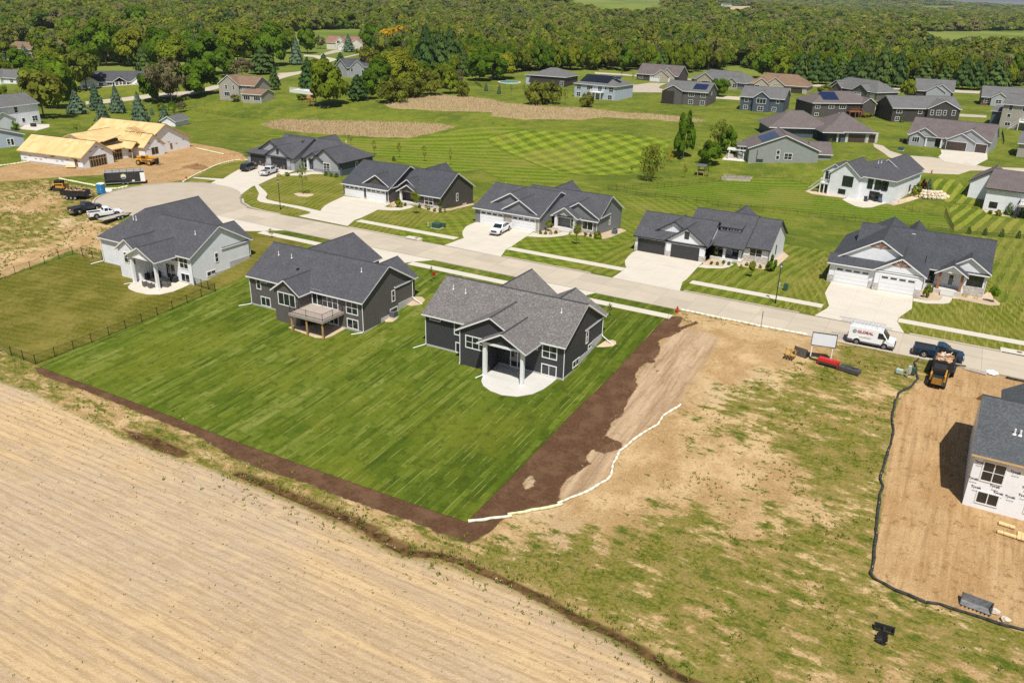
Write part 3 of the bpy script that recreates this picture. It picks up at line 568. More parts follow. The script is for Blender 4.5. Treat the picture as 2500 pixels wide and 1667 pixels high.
# far streets
struct(drape('road', gp('D', (990, 1280), (1080, 1300), (1140, 1345), (1270, 1385), (1500, 1400), (1700, 1430), (2000, 1490)) + [(40, 262), (40, 244)] + gp('D', (2000, 1520), (1860, 1520), (1750, 1555), (1500, 1545), (1380, 1530), (1250, 1450), (1130, 1400), (1000, 1310)), ROADM, .03, 4, skirt=.08))
struct(drape('driveway', gp('D', (1590, 1335), (2005, 1365), (2010, 1420), (1900, 1480), (1620, 1440), (1570, 1400), (1600, 1370)), DRIVEM, .05, 4, skirt=.08))
for t_, pts in (('C', [(920, 645), (1160, 660), (1290, 672), (1290, 684), (1160, 674), (920, 660)]), ('C', [(1640, 692), (1775, 705), (1775, 716), (1640, 704)]), ('D', [(430, 748), (760, 775), (1250, 775), (1700, 803), (1950, 815), (1950, 838), (1680, 825), (1250, 800), (760, 796), (430, 770)]),
                ('C', [(1232, 765), (1405, 740), (1560, 745), (1500, 770), (1490, 785), (1535, 800), (1535, 828), (1232, 825)]), ('C', [(1990, 850), (2210, 865), (2210, 895), (1990, 880)]), ('D', [(320, 912), (440, 916), (440, 940), (320, 940)]), ('D', [(1010, 955), (1150, 960), (1150, 990), (1000, 985)]), ('D', [(1735, 1015), (2000, 1030), (2000, 1052), (1735, 1040)]),
                ('A', [(760, 905), (950, 885), (1350, 838), (1700, 815), (1905, 765), (2080, 740), (2080, 760), (1920, 798), (1700, 850), (1350, 875), (960, 920), (770, 935)]), ('B', [(265, 655), (520, 632), (530, 650), (300, 710)]), ('B', [(520, 490), (640, 495), (830, 530), (740, 560), (600, 510), (515, 505)]), ('A', [(700, 785), (960, 768), (1310, 725), (1340, 735), (1340, 750), (960, 775), (710, 795)]),
                ('B', [(680, 480), (780, 450), (830, 448), (870, 460), (720, 490), (660, 500)]), ('B', [(830, 530), (1010, 490), (1015, 478), (830, 520)])):
    struct(drape('road', gp(t_, *pts), ROADM, .05, 6))
# ------------------------------------------------------------------ houses
class House:
    def __init__(s, label, c, wall, roof, trim=TRIM, rz=0.0, z=0.0, local=False, name='house', group=None, frame=None):
        s.o = empty(name, (c[0], c[1], z), math.radians(rz), label, 'house', group); s.c = (0, 0) if local else c; s.z = z
        s.wall, s.roof, s.trim, s.frame = wall, roof, trim, frame or TRIM; s.lastroof = None
    def X(s, x): return x - s.c[0]
    def Y(s, y): return y - s.c[1]
    def wing(s, x0, x1, y0, y1, zb, ze, ax, rise, ov=.45, rk=.35, hip=(0, 0), walls=True, wl=None, mat=None, gmat=None, th=.2, roof=True):
        x0, x1, y0, y1 = s.X(x0), s.X(x1), s.Y(y0), s.Y(y1); mat = mat or s.wall
        if ax == 'x': a0, a1, b0, b1 = x0, x1, y0, y1
        else: a0, a1, b0, b1 = y0, y1, x0, x1
        mid = (b0 + b1) / 2; hw = (b1 - b0) / 2; sl_ = rise / hw
        if walls:
            m = MB()
            if wl:
                q0, q1 = (wl[0] - s.c[1 if ax == 'x' else 0], wl[1] - s.c[1 if ax == 'x' else 0])
                if ax == 'x': m.box(a0, q0, zb, a1, q1, ze)
                else: m.box(q0, a0, zb, q1, a1, ze)
                if not any(hip): m.prism([(b0, ze), (b1, ze), (mid, ze + rise - .02)], ax, a0, a1)
            else:
                top = [(b0, zb), (b1, zb), (b1, ze)] + ([] if hip[0] and hip[1] else [(mid, ze + rise - .02)]) + [(b0, ze)]
                if any(hip) and not (hip[0] and hip[1]):
                    m.prism([(b0, zb), (b1, zb), (b1, ze), (b0, ze)], ax, a0, a1)
                    e = a1 if hip[0] else a0; m.prism([(b0, ze), (b1, ze), (mid, ze + rise - .02)], ax, e - (.3 if hip[0] else 0), e + (0 if hip[0] else .3))
                else: m.prism(top, ax, a0, a1)
            m.build('wall', mat, s.o)
        if roof: s.gable_roof(ax, a0, a1, b0, b1, ze, rise, ov, rk, hip, th)
        return s
    def gable_roof(s, ax, a0, a1, b0, b1, ze, rise, ov, rk, hip, th):
        mid = (b0 + b1) / 2; hw = (b1 - b0) / 2; sl_ = rise / hw; zr = ze + rise + .12; W_ = hw + ov; zeave = zr - sl_ * W_
        A0 = a0 - (ov if hip[0] else rk); A1 = a1 + (ov if hip[1] else rk); r0 = A0 + (W_ if hip[0] else 0); r1 = A1 - (W_ if hip[1] else 0)
        if r0 > r1: r0 = r1 = (A0 + A1) / 2
        def P(a, b, z): return (a, b, z) if ax == 'x' else (b, a, z)
        B0, B1 = mid - W_, mid + W_
        T = [P(A0, B0, zeave), P(A1, B0, zeave), P(A1, B1, zeave), P(A0, B1, zeave), P(r0, mid, zr), P(r1, mid, zr)]
        L = [(p[0], p[1], p[2] - th) for p in T]; m = MB()
        m.face([T[0], T[1], T[5], T[4]], 0); m.face([T[2], T[3], T[4], T[5]], 0)
        m.face([L[1], L[0], L[4], L[5]], 1); m.face([L[3], L[2], L[5], L[4]], 1)
        m.face([L[0], L[1], T[1], T[0]], 1); m.face([L[2], L[3], T[3], T[2]], 1)
        for h, i, j, r in ((hip[0], 3, 0, 4), (hip[1], 1, 2, 5)):
            if h: m.face([T[i], T[j], T[r]], 0); m.face([L[i], L[j], T[j], T[i]], 1); m.face([L[j], L[i], L[r]], 1)
            else: m.face([L[i], L[r], T[r], T[i]], 1); m.face([L[r], L[j], T[j], T[r]], 1)
        # ridge cap
        if r1 - r0 > 1: m.prism([(mid - .14, zr - .14 * sl_ + .015), (mid + .14, zr - .14 * sl_ + .015), (mid, zr + .035)], ax, r0, r1, 2)
        s.lastroof = m.build('roof', [s.roof, s.trim, RIDGE], s.o); s.slope = (ax, mid, zr, sl_)
        if not (hip[0] or hip[1]) and s.trim is TRIM and False: pass
    def shed(s, x0, x1, y0, y1, z0, z1, th=.16):
        x0, x1, y0, y1 = s.X(x0), s.X(x1), s.Y(y0), s.Y(y1); m = MB()
        T = [(x0, y0, z0), (x1, y0, z0), (x1, y1, z1), (x0, y1, z1)]; L = [(p[0], p[1], p[2] - th) for p in T]
        m.face(T, 0); m.face(L[::-1], 1)
        for i in range(4): m.face([L[i], L[(i + 1) % 4], T[(i + 1) % 4], T[i]], 1)
        s.lastroof = m.build('roof', [s.roof, s.trim], s.o)
    def block(s, name, x0, y0, z0, x1, y1, z1, mat):
        return MB().box(s.X(x0), s.Y(y0), z0, s.X(x1), s.Y(y1), z1).build(name, mat, s.o)
    def _plane(s, face, at):
        # returns function (a, z, out) -> local xyz ; a runs left to right seen from outside
        if face == '-y': return lambda a, z, o: (s.X(a), s.Y(at) - o, z)
        if face == '+y': return lambda a, z, o: (s.X(a), s.Y(at) + o, z)
        if face == '+x': return lambda a, z, o: (s.X(at) + o, s.Y(a), z)
        if face == '-x': return lambda a, z, o: (s.X(at) - o, s.Y(a), z)
    def _box(s, m, f, a0, a1, z0, z1, o0, o1, mi=0):
        c = [f(a, z, o) for a in (a0, a1) for z in (z0, z1) for o in (o0, o1)]
        lo = [min(p[i] for p in c) for i in range(3)]; hi = [max(p[i] for p in c) for i in range(3)]; m.box(*lo, *hi, mi)
    def window(s, face, at, a, z, w, h, cols=2, rows=1, fr=.07, frame=None, name='window', trim=.09):
        """a, z = centre; frame ring with mullions, a pane per light"""
        f = s._plane(face, at); m = MB(); a0, a1, z0, z1 = a - w / 2, a + w / 2, z - h / 2, z + h / 2; fm = frame or s.frame
        s._box(m, f, a0 - trim, a0 + fr * .4, z0 - trim, z1 + trim, -.05, .05); s._box(m, f, a1 - fr * .4, a1 + trim, z0 - trim, z1 + trim, -.05, .05)
        s._box(m, f, a0 + fr * .4, a1 - fr * .4, z1 - fr * .4, z1 + trim, -.05, .05); s._box(m, f, a0 + fr * .4, a1 - fr * .4, z0 - trim, z0 + fr * .4, -.05, .06)
        for k in range(1, cols): q = a0 + w * k / cols; s._box(m, f, q - fr * .55, q + fr * .55, z0 + fr * .4, z1 - fr * .4, -.05, .042)
        for k in range(1, rows): q = z0 + h * k / rows; s._box(m, f, a0 + fr * .4, a1 - fr * .4, q - fr * .4, q + fr * .4, -.05, .036)
        wo = m.build(name, fm, s.o)
        for i in range(cols):
            for j in range(rows):
                p = MB(); s._box(p, f, a0 + w * i / cols + .01, a0 + w * (i + 1) / cols - .01, z0 + h * j / rows + .01, z0 + h * (j + 1) / rows - .01, -.04, .018)
                p.build('pane', GLASS, wo)
        return wo
    def garage(s, face, at, a, w=4.88, h=2.3, mat=None, wins=4, z=0.0, frame=None):
        f = s._plane(face, at); m = MB(); mat = mat or GDOORW; g = h / 4
        for k in range(4): s._box(m, f, a - w / 2, a + w / 2, z + k * g + .012, z + (k + 1) * g - .012, -.05, .03)
        s._box(m, f, a - w / 2 + .02, a + w / 2 - .02, z, z + h, -.05, .012, 1)
        d = m.build('garage_door', [mat, DARKJ], s.o)
        for k in range(wins):
            q = a - w / 2 + w * (k + .5) / wins; p = MB(); s._box(p, f, q - w / wins * .36, q + w / wins * .36, z + h - g * .76, z + h - g * .26, .02, .045); p.build('pane', GLASS, d)
        m = MB(); t_ = .1
        for b0, b1, c0, c1 in ((a - w / 2 - t_, a - w / 2 - .005, z, z + h + t_), (a + w / 2 + .005, a + w / 2 + t_, z, z + h + t_), (a - w / 2 - .005, a + w / 2 + .005, z + h + .005, z + h + t_)): s._box(m, f, b0, b1, c0, c1, -.05, .06)
        m.build('door_frame', frame or s.frame, d); return d
    def door(s, face, at, a, z=.2, w=1.0, h=2.1, mat=None, glass=True):
        f = s._plane(face, at); m = MB(); s._box(m, f, a - w / 2, a + w / 2, z, z + h, -.05, .04); d = m.build('door', mat or TRIM, s.o)
        if glass: p = MB(); s._box(p, f, a - w * .3, a + w * .3, z + .35, z + h - .2, .03, .05); p.build('pane', GLASS, d)
        p = MB(); s._box(p, f, a + w * .36, a + w * .42, z + .95, z + 1.1, .04, .09); p.build('handle', METALBK, d); return d
    def slider(s, face, at, a, z=0.05, w=1.83, h=2.05, frame=None): return s.window(face, at, a, z + h / 2, w, h, 2, 1, .1, frame, 'patio_door')
    def column(s, x, y, z0, z1, r=.2, mat=None, base=None):
        m = MB(); m.box(s.X(x) - r, s.Y(y) - r, z0, s.X(x) + r, s.Y(y) + r, z1); m.box(s.X(x) - r * 1.25, s.Y(y) - r * 1.25, z0, s.X(x) + r * 1.25, s.Y(y) + r * 1.25, z0 + .18); m.box(s.X(x) - r * 1.25, s.Y(y) - r * 1.25, z1 - .15, s.X(x) + r * 1.25, s.Y(y) + r * 1.25, z1)
        c = m.build('column', mat or s.trim, s.o); 
        if base: MB().box(s.X(x) - r * 1.7, s.Y(y) - r * 1.7, z0 - .01, s.X(x) + r * 1.7, s.Y(y) + r * 1.7, z0 + .9).build('column_base', base, s.o)
        return c
    def downspout(s, x, y, z0, z1, dx, dy, run=2.0, mat=None):
        x, y = s.X(x), s.Y(y); zg = hz(x + s.c[0] + dx * run, y + s.c[1] + dy * run) - s.z + .06 if s.c != (0, 0) else z0
        m = MB(); m.tube((x, y, z1), (x, y, z0 + .2), .055, n=6); m.tube((x, y, z0 + .22), (x + dx * .15, y + dy * .15, z0 + .08), .055, n=6); m.tube((x + dx * .15, y + dy * .15, z0 + .08), (x + dx * run, y + dy * run, zg), .06, n=6)
        m.build('downspout', mat or TRIM, s.o)
    def vent(s, x, y, h=.55, r=.06, mat=None, z=None):
        ax, mid, zr, sl_ = s.slope; lx, ly = s.X(x), s.Y(y); z = zr - sl_ * abs((ly if ax == 'x' else lx) - mid) if z is None else z
        m = MB(); m.tube((lx, ly, z - .1), (lx, ly, z + h), r, n=8); m.tube((lx, ly, z - .06), (lx, ly, z + .06), r * 2.2, r * 1.3, n=8); m.build('vent_pipe', mat or TRIM, s.lastroof)
    def boxvent(s, x, y):
        ax, mid, zr, sl_ = s.slope; lx, ly = s.X(x), s.Y(y); z = zr - sl_ * abs((ly if ax == 'x' else lx) - mid)
        MB().box(lx - .18, ly - .18, z - .15, lx + .18, ly + .18, z + .16).build('roof_vent', METALBK, s.lastroof)
    def found(s, x0, y0, z0, x1, y1, z1, e=.03): return s.block('foundation', x0 - e, y0 - e, z0, x1 + e, y1 + e, z1, CONC)
RIDGE = flat('ridge_cap', (.035, .036, .04), .95, .2, 3); GDOORW = flat('white_door_panel', (.72, .725, .74), .45, .03); GDOORB = flat('black_door_panel', (.03, .031, .034), .4, .1); DARKJ = flat('door_joint', (.25, .25, .26), .8)
GDOORBR = flat('brown_door_panel', (.06, .04, .032), .45, .15)
R_CHAR = shingles('shingles_charcoal', (.058, .058, .065), (.08, .081, .089), (.112, .113, .122)); R_WEATH = shingles('shingles_weathered', (.1, .093, .09), (.155, .143, .137), (.25, .23, .22)); R_BLACK = shingles('shingles_black', (.046, .048, .055), (.068, .071, .079), (.092, .095, .105))
R_GREY = shingles('shingles_grey', (.1, .1, .1), (.14, .138, .135), (.17, .17, .165)); R_BROWN = shingles('shingles_brown', (.16, .1, .065), (.21, .135, .09), (.25, .17, .12)); R_TAUPE = shingles('shingles_taupe', (.1, .083, .08), (.14, .115, .11), (.17, .145, .14)); R_RED = shingles('shingles_redbrown', (.2, .1, .075), (.25, .135, .1), (.28, .16, .13))
S_WHITE = siding('siding_white', (.77, .785, .81)); S_WHITEB = siding('battens_white', (.78, .785, .8), False, .4); S_DARK = siding('siding_charcoal', (.05, .05, .056), True, .16); S_TAUPE = siding('siding_taupe', (.115, .105, .098), True, .17); S_BROWN = siding('siding_brown_grey', (.085, .075, .07), True, .17)
S_GREY = siding('siding_grey', (.2, .205, .215), True, .18); S_LGREY = siding('siding_light_grey', (.36, .37, .39), True, .18); S_LGREYB = siding('battens_light_grey', (.36, .37, .39), False, .35); S_BLUE = siding('siding_slate_blue', (.075, .095, .12), True, .18); S_LBLUE = siding('siding_pale_blue', (.42, .47, .55), True, .18)
S_SAGE = siding('siding_grey_green', (.27, .29, .27), True, .2); S_TAN = siding('siding_tan', (.43, .38, .3), True, .2); S_BEIGE = siding('siding_beige', (.37, .34, .29), True, .2); S_DKBR = siding('siding_dark_brown', (.06, .05, .048), True, .18); S_CREAM = siding('siding_cream', (.62, .58, .48), True, .2)
ST_LT = stone('stone_light', (.62, .58, .53), (.36, .34, .32)); ST_GR = stone('stone_grey', (.3, .3, .31), (.2, .2, .21)); ST_MX = stone('stone_mixed', (.55, .48, .4), (.25, .22, .2)); PORCHM = flat('porch_concrete', (.5, .48, .44), .9, .06)
CEDAR = flat('cedar_stain', (.3, .12, .045), .7, .15, 3)
ZG = -2.9
# --- charcoal house with covered patio (centre)
h = House('charcoal sided ranch house with weathered grey roof and curved concrete patio', (-47, 85.4), S_DARK, R_WEATH)
h.wing(-53.3, -45.8, 86, 94.6, -.6, 2.5, 'y', 2.7); h.wing(-46.1, -37.35, 86, 92.2, -.6, 2.3, 'y', 2.35)
h.wing(-50.1, -41.3, 77.5, 87, ZG, 2.3, 'y', 2.35, wl=(-50.1, -45.9)); h.wing(-46.1, -40.3, 75.9, 86, 2.0, 2.1, 'y', 1.55, walls=False)
h.block('porch_beam', -46.05, 75.95, 1.82, -40.35, 76.25, 2.12, TRIM); h.block('porch_beam', -46.05, 76.25, 1.82, -45.8, 80, 2.12, TRIM); h.block('porch_beam', -40.6, 76.25, 1.82, -40.35, 79.8, 2.12, TRIM)
m = MB(); m.prism([(h.X(-46.0), 2.12), (h.X(-40.4), 2.12), (h.X(-43.2), 3.55)], 'y', h.Y(76.0), h.Y(76.15)); m.build('porch_gable', S_DARK, h.o)
h.wing(-56.8, -37.0, 79.8, 91.0, ZG, 2.3, 'x', 3.3)
for x, y in ((-55.0, 83.6), (-53.0, 83.4), (-39.4, 83.6)): h.vent(x, y)
h.column(-45.7, 76.25, -2.5, 1.82); h.column(-40.62, 76.25, -2.5, 1.82)
h.window('-y', 79.8, -55.3, 1.75, 1.5, .5, 1); h.window('-y', 79.8, -51.4, 1.05, 1.9, 1.55, 2, 2); h.window('-y', 79.8, -51.3, -1.5, 1.7, 1.3, 2)
h.window('-y', 77.5, -47.8, .85, 2.8, 1.5, 3, 2); h.window('-y', 79.8, -38.9, .95, 1.85, 1.6, 2, 2); h.window('-y', 79.8, -38.9, -1.45, 1.9, 1.3, 2); h.window('-y', 79.8, -41.0, 1.3, .9, .8, 1)
h.slider('-y', 79.8, -43.2, -2.2, 1.9, 2.2); h.window('+x', -37.0, 86.3, 1.0, .55, 1.5, 1, 2); h.window('+x', -37.0, 83.3, -1.35, 1.7, .75, 2); h.window('+x', -37.0, 87.6, -.6, 1.5, .5, 2)
h.found(-56.8, 79.8, -4, -37.0, 91, -2.05); h.block('foundation', -37.0, 84, -3.2, -36.94, 88, -1.0, CONC); h.block('foundation', -37.0, 88, -3.2, -36.94, 91, -.15, CONC)
h.downspout(-36.93, 79.72, -2.2, 2.1, 0, 0, .3); h.downspout(-56.75, 79.7, -2.2, 2.0, -.55, -.83, 1.8); h.downspout(-50.05, 77.42, -2.3, 2.1, -.1, -.2, .3); h.downspout(-45.95, 76.15, -2.45, 1.9, -.5, -.8, 1.1); h.downspout(-36.9, 90.9, -.5, 2.0, .9, -.3, 2.0)
h.door('+y', 91, -43.5); h.garage('+y', 94.6, -49.5)
# --- taupe house with deck
h = House('taupe sided ranch house with charcoal roof and raised deck', (-76, 84.3), S_TAUPE, R_CHAR)
h.wing(-86.0, -75.9, 84.95, 94.7, -.6, 2.5, 'y', 2.9); h.wing(-72.8, -66.5, 86, 90.9, -.6, 2.35, 'y', 2.2)
h.wing(-79.6, -75.2, 76.3, 85, ZG, 2.2, 'y', 1.55)
h.wing(-86.7, -66.2, 78.7, 89.9, ZG, 2.25, 'x', 3.3)
for x, y in ((-84.3, 82.4), (-81.8, 82.4), (-69.3, 82.6)): h.vent(x, y)
h.boxvent(-79.3, 80.9)
h.window('-y', 78.7, -85.0, 1.1, .75, 1.5, 1, 2); h.window('-y', 78.7, -83.8, 1.75, .9, .45, 1); h.window('-y', 78.7, -80.9, .95, 1.7, 1.7, 2, 2); h.window('-y', 78.7, -83.9, -1.4, 1.7, 1.25, 2)
h.window('-y', 76.3, -77.35, .95, 3.0, 1.7, 3); h.slider('-y', 78.7, -74.05, .16, 1.7, 2.1); h.window('-y', 78.7, -71.8, 1.0, 2.7, 1.7, 3, 2); h.window('-y', 78.7, -68.0, .9, 1.85, 1.7, 2, 2); h.window('-y', 78.7, -68.0, -1.4, 1.8, 1.25, 2); h.window('-y', 78.7, -71.3, -1.5, 1.5, 1.1, 2)
h.window('+x', -66.2, 85.4, .95, .6, 1.5, 1, 2); h.window('+x', -66.2, 85.4, -1.25, 1.6, .75, 1)
h.found(-86.7, 78.7, -4, -66.2, 89.9, -2.15); h.block('foundation', -66.2, 82.5, -3, -66.14, 86.5, -1.5, CONC); h.block('foundation', -66.2, 86.5, -3, -66.14, 89.9, -.5, CONC)
h.downspout(-66.15, 78.6, -2.3, 2.0, -.75, -.6, 1.7); h.downspout(-86.65, 78.6, -2.3, 2.0, -.7, -.7, 1.9); h.downspout(-66.1, 89.8, -.7, 2.0, .9, -.2, 2.2)
DECKM = flat('deck_boards', (.36, .3, .25), .8, .1); FASC = flat('deck_fascia', (.3, .26, .22), .7, .08)
dk = empty('deck', (0, 0, 0)); dk.parent = h.o; 
def dbox(n, a, b, m_, parent=dk): return MB().box(h.X(a[0]), h.Y(a[1]), a[2], h.X(b[0]), h.Y(b[1]), b[2]).build(n, m_, parent)
for k in range(30): yy = 74.42 + k * .142; dbox('board', (-75.25, yy, .06), (-69.45, yy + .134, .1), DECKM)
dbox('fascia', (-75.3, 74.34, -.28), (-69.4, 74.4, .09), FASC); dbox('fascia', (-75.32, 74.4, -.28), (-75.26, 78.65, .09), FASC); dbox('fascia', (-69.44, 74.4, -.28), (-69.38, 78.65, .09), FASC)
for x in (-75.05, -72.4, -69.65): dbox('post', (x - .09, 74.5, -2.6), (x + .09, 74.68, -.02), WOODP)
rm = MB()
def rail(p, q):
    for z in (.22, 1.02): rm.tube((h.X(p[0]), h.Y(p[1]), z), (h.X(q[0]), h.Y(q[1]), z), .025, n=5)
    n = int(math.hypot(q[0] - p[0], q[1] - p[1]) / .14)
    for k in range(n + 1):
        t_ = k / n; x, y = p[0] + (q[0] - p[0]) * t_, p[1] + (q[1] - p[1]) * t_; rm.tube((h.X(x), h.Y(y), .22), (h.X(x), h.Y(y), 1.02), .009, n=4, cap=False)
    for x, y in (p, q, ((p[0] + q[0]) / 2, (p[1] + q[1]) / 2)): rm.tube((h.X(x), h.Y(y), .05), (h.X(x), h.Y(y), 1.1), .035, n=6)
rail((-75.15, 74.5), (-69.5, 74.5)); rail((-75.15, 74.5), (-75.15, 76.2)); rail((-69.5, 74.5), (-69.5, 78.5)); rm.build('railing', METALBK, dk)
h.garage('+y', 94.7, -81)
# --- white house at the turning circle, near side
h = House('white sided ranch house with charcoal roof and furnished round patio', (-110, 86), S_WHITE, R_CHAR)
h.wing(-121.2, -110.9, 79.75, 95.6, ZG, 2.3, 'y', 3.95, hip=(1, 0))
for x in (-116.6, -115.9): h.vent(x, 83.0, .7, z=4.9)
h.wing(-107.2, -100.3, 86, 91.9, -.6, 2.3, 'y', 2.2)
h.wing(-113.2, -108.6, 77.0, 86, ZG, 2.3, 'y', 1.6); h.wing(-109.2, -103.1, 75.6, 86, 2.0, 2.1, 'y', 1.6, walls=False)
h.block('porch_beam', -109.15, 75.65, 1.82, -103.15, 75.95, 2.12, TRIM); h.block('porch_beam', -103.4, 75.95, 1.82, -103.15, 79.7, 2.12, TRIM)
m = MB(); m.prism([(h.X(-109.1), 2.12), (h.X(-103.2), 2.12), (h.X(-106.15), 3.6)], 'y', h.Y(75.7), h.Y(75.85)); m.build('porch_gable', S_WHITE, h.o)
h.wing(-112.4, -100.0, 79.7, 91.3, ZG, 2.3, 'x', 3.4); h.vent(-102.6, 83.3, .6)
h.column(-108.75, 75.95, -2.5, 1.82); h.column(-103.42, 75.95, -2.5, 1.82)
h.window('-y', 77.0, -110.6, .9, 2.6, 1.6, 3, 2, frame=TRIM); h.window('-y', 79.7, -104.2, 1.5, 2.6, 1.0, 3); h.slider('-y', 79.7, -104.9, -2.1, 2.0, 2.4); h.window('-y', 79.7, -101.7, .95, 1.8, 1.6, 2, 2); h.window('-y', 79.7, -101.7, -1.4, 1.8, 1.3, 2); h.window('-y', 79.7, -119.0, 1.9, 1.4, .4, 1)
h.window('+x', -100.0, 84.6, .9, .6, 1.4, 1, 2); h.window('+x', -100.0, 83.2, -1.3, 1.6, .7, 2)
h.found(-121.3, 79.7, -4, -100.0, 91, -2.1); h.block('foundation', -100.0, 83, -3, -99.95, 87, -1.4, CONC); h.block('foundation', -100.0, 87, -3, -99.95, 91.3, -.4, CONC)
h.downspout(-121.2, 79.6, -2.1, 2.0, -.6, -.8, 2.0); h.downspout(-108.9, 75.75, -2.5, 1.9, -.8, -.6, 1.4); h.downspout(-99.95, 79.6, -2.3, 2.0, .1, -.1, .3)
h.garage('+y', 95.6, -116)
# --- house 1, slate blue by the turning circle
h = House('blue-grey hipped house with both garage doors open', (-142, 151), S_LGREYB, R_CHAR, TRIMBK)
h.wing(-155.2, -139.9, 144.4, 158.6, -.5, 3.0, 'x', 3.5, hip=(1, 0), gmat=None); h.wing(-150, -127.7, 147.0, 158.6, -1.5, 3.05, 'x', 3.5, hip=(0, 1), mat=S_BLUE)
h.vent(-131, 153.0, .5)
h.wing(-153.3, -143.3, 145.7, 151.5, 2.9, 3.1, 'y', 3.0); h.wing(-148.5, -141.1, 144.2, 150, -.5, 3.15, 'y', 2.2)
h.wing(-138, -133, 146.3, 151, 2.7, 3.0, 'y', 1.5, walls=False); h.wing(-135.7, -128.2, 146.3, 152, -.5, 3.05, 'y', 2.6); h.wing(-145, -138.5, 150, 161.5, -1.5, 3, 'y', 3.1)
m = MB(); m.prism([(h.X(-137.9), 3.0), (h.X(-133.1), 3.0), (h.X(-135.5), 4.45)], 'y', h.Y(146.35), h.Y(146.5)); m.build('porch_gable', S_LGREYB, h.o)
h.column(-137.6, 146.6, 0, 3.0, .22, TRIM); h.column(-133.5, 146.6, 0, 3.0, .22, TRIM); h.block('porch_floor', -138, 146.2, -.4, -133, 147.2, .25, PORCHM)
GARAGE_SHADE = flat('garage_inner_shade', (.02, .02, .022), .9, .3); CLUT = flat('garage_clutter', (.16, .13, .12), .9, .8, 1.2)
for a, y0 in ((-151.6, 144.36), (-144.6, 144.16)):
    o = h.block('garage_opening_shade', a - 2.35, y0 - .02, 0, a + 2.35, y0 + .1, 2.35, GARAGE_SHADE);  # flat near-black panel, shade of the open garage put into its colour
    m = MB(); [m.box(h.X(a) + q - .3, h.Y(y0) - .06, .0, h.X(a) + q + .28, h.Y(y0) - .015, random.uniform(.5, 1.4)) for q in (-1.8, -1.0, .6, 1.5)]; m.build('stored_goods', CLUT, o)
    m = MB(); 
    for b0, b1, c0, c1 in ((a - 2.5, a - 2.36, 0, 2.5), (a + 2.36, a + 2.5, 0, 2.5), (a - 2.36, a + 2.36, 2.36, 2.5)): m.box(h.X(b0), h.Y(y0) - .05, c0, h.X(b1), h.Y(y0) + .05, c1)
    m.build('door_frame', TRIMBK, o)
h.window('-y', 144.2, -144.8, 4.1, .55, 1.0, 1, 2, frame=TRIMBK); h.window('-y', 146.3, -131.6, 1.5, 1.9, 1.9, 2, 3); h.window('-y', 147.0, -138.8, 1.5, .8, 1.9, 1, 2); h.door('-y', 147.0, -135.5, .3, mat=S_BLUE); h.window('+x', -127.7, 152.5, 1.6, .7, 1.4, 1, 2)
for x0, x1, y in ((-155.25, -154.1, 144.34), (-149.3, -147.0, 144.14), (-142.2, -141.0, 144.14), (-135.8, -128.1, 146.24)): h.block('stone_base', x0, y, -.4, x1, y + .3, .9, ST_GR)
# --- house 2, brown grey with two white doors
h = House('brown-grey ranch house with two white garage doors and white trim', (-102, 139), S_BROWN, R_BLACK, z=0)
h.wing(-114, -102.3, 131.5, 146.3, -1.2, 2.75, 'x', 3.55); h.vent(-112.5, 141, .4)
h.wing(-102.6, -96.6, 135.2, 146.2, -2.2, 2.3, 'x', 3.35); h.wing(-96.9, -91.2, 134.0, 146.4, -2.8, 2.3, 'x', 3.65)
h.wing(-109.2, -102.5, 132.3, 139, 2.8, 3.1, 'y', 2.05); h.wing(-101.3, -96.7, 133.7, 139, 2.3, 2.35, 'y', 1.35, walls=False); h.wing(-101.6, -98.2, 135.0, 140, 2.8, 3.3, 'y', 1.2); h.wing(-104, -96.6, 141.0, 149.5, -2.5, 2.3, 'y', 3.2)
m = MB(); m.prism([(h.X(-101.2), 2.35), (h.X(-96.8), 2.35), (h.X(-99.0), 3.6)], 'y', h.Y(133.75), h.Y(133.9)); m.build('porch_gable', S_BROWN, h.o)
h.garage('-y', 131.5, -111.1, z=-.02); h.garage('-y', 131.5, -105.4, z=-.02); h.column(-100.9, 133.95, -.2, 2.3); h.column(-97.0, 133.95, -.2, 2.3); h.block('porch_floor', -101.4, 133.6, -.8, -96.6, 135.2, .1, PORCHM); h.door('-y', 135.2, -99.2, .1, mat=S_DKBR)
h.window('-y', 134.0, -94.0, .95, 2.0, 1.9, 2, 2); h.window('+x', -91.2, 140.2, 1.0, .6, 1.5, 1, 2); h.window('+x', -91.2, 137.3, -1.1, 1.1, .7, 2); h.window('+x', -91.2, 143.0, -1.3, 1.2, .7, 2)
for x0, x1, y in ((-114.05, -113.6, 131.44), (-108.6, -107.9, 131.44), (-102.9, -102.2, 131.44), (-96.95, -91.1, 133.94)): h.block('stone_base', x0, y, -1.2, x1, y + .3, .35, ST_LT)
h.block('foundation', -91.2, 136, -3, -91.14, 146.4, -1.75, CONC); h.downspout(-102.25, 131.45, -.1, 2.2, 0, 0, .2); h.downspout(-91.1, 133.9, -.6, 2.1, .1, -.1, .2)
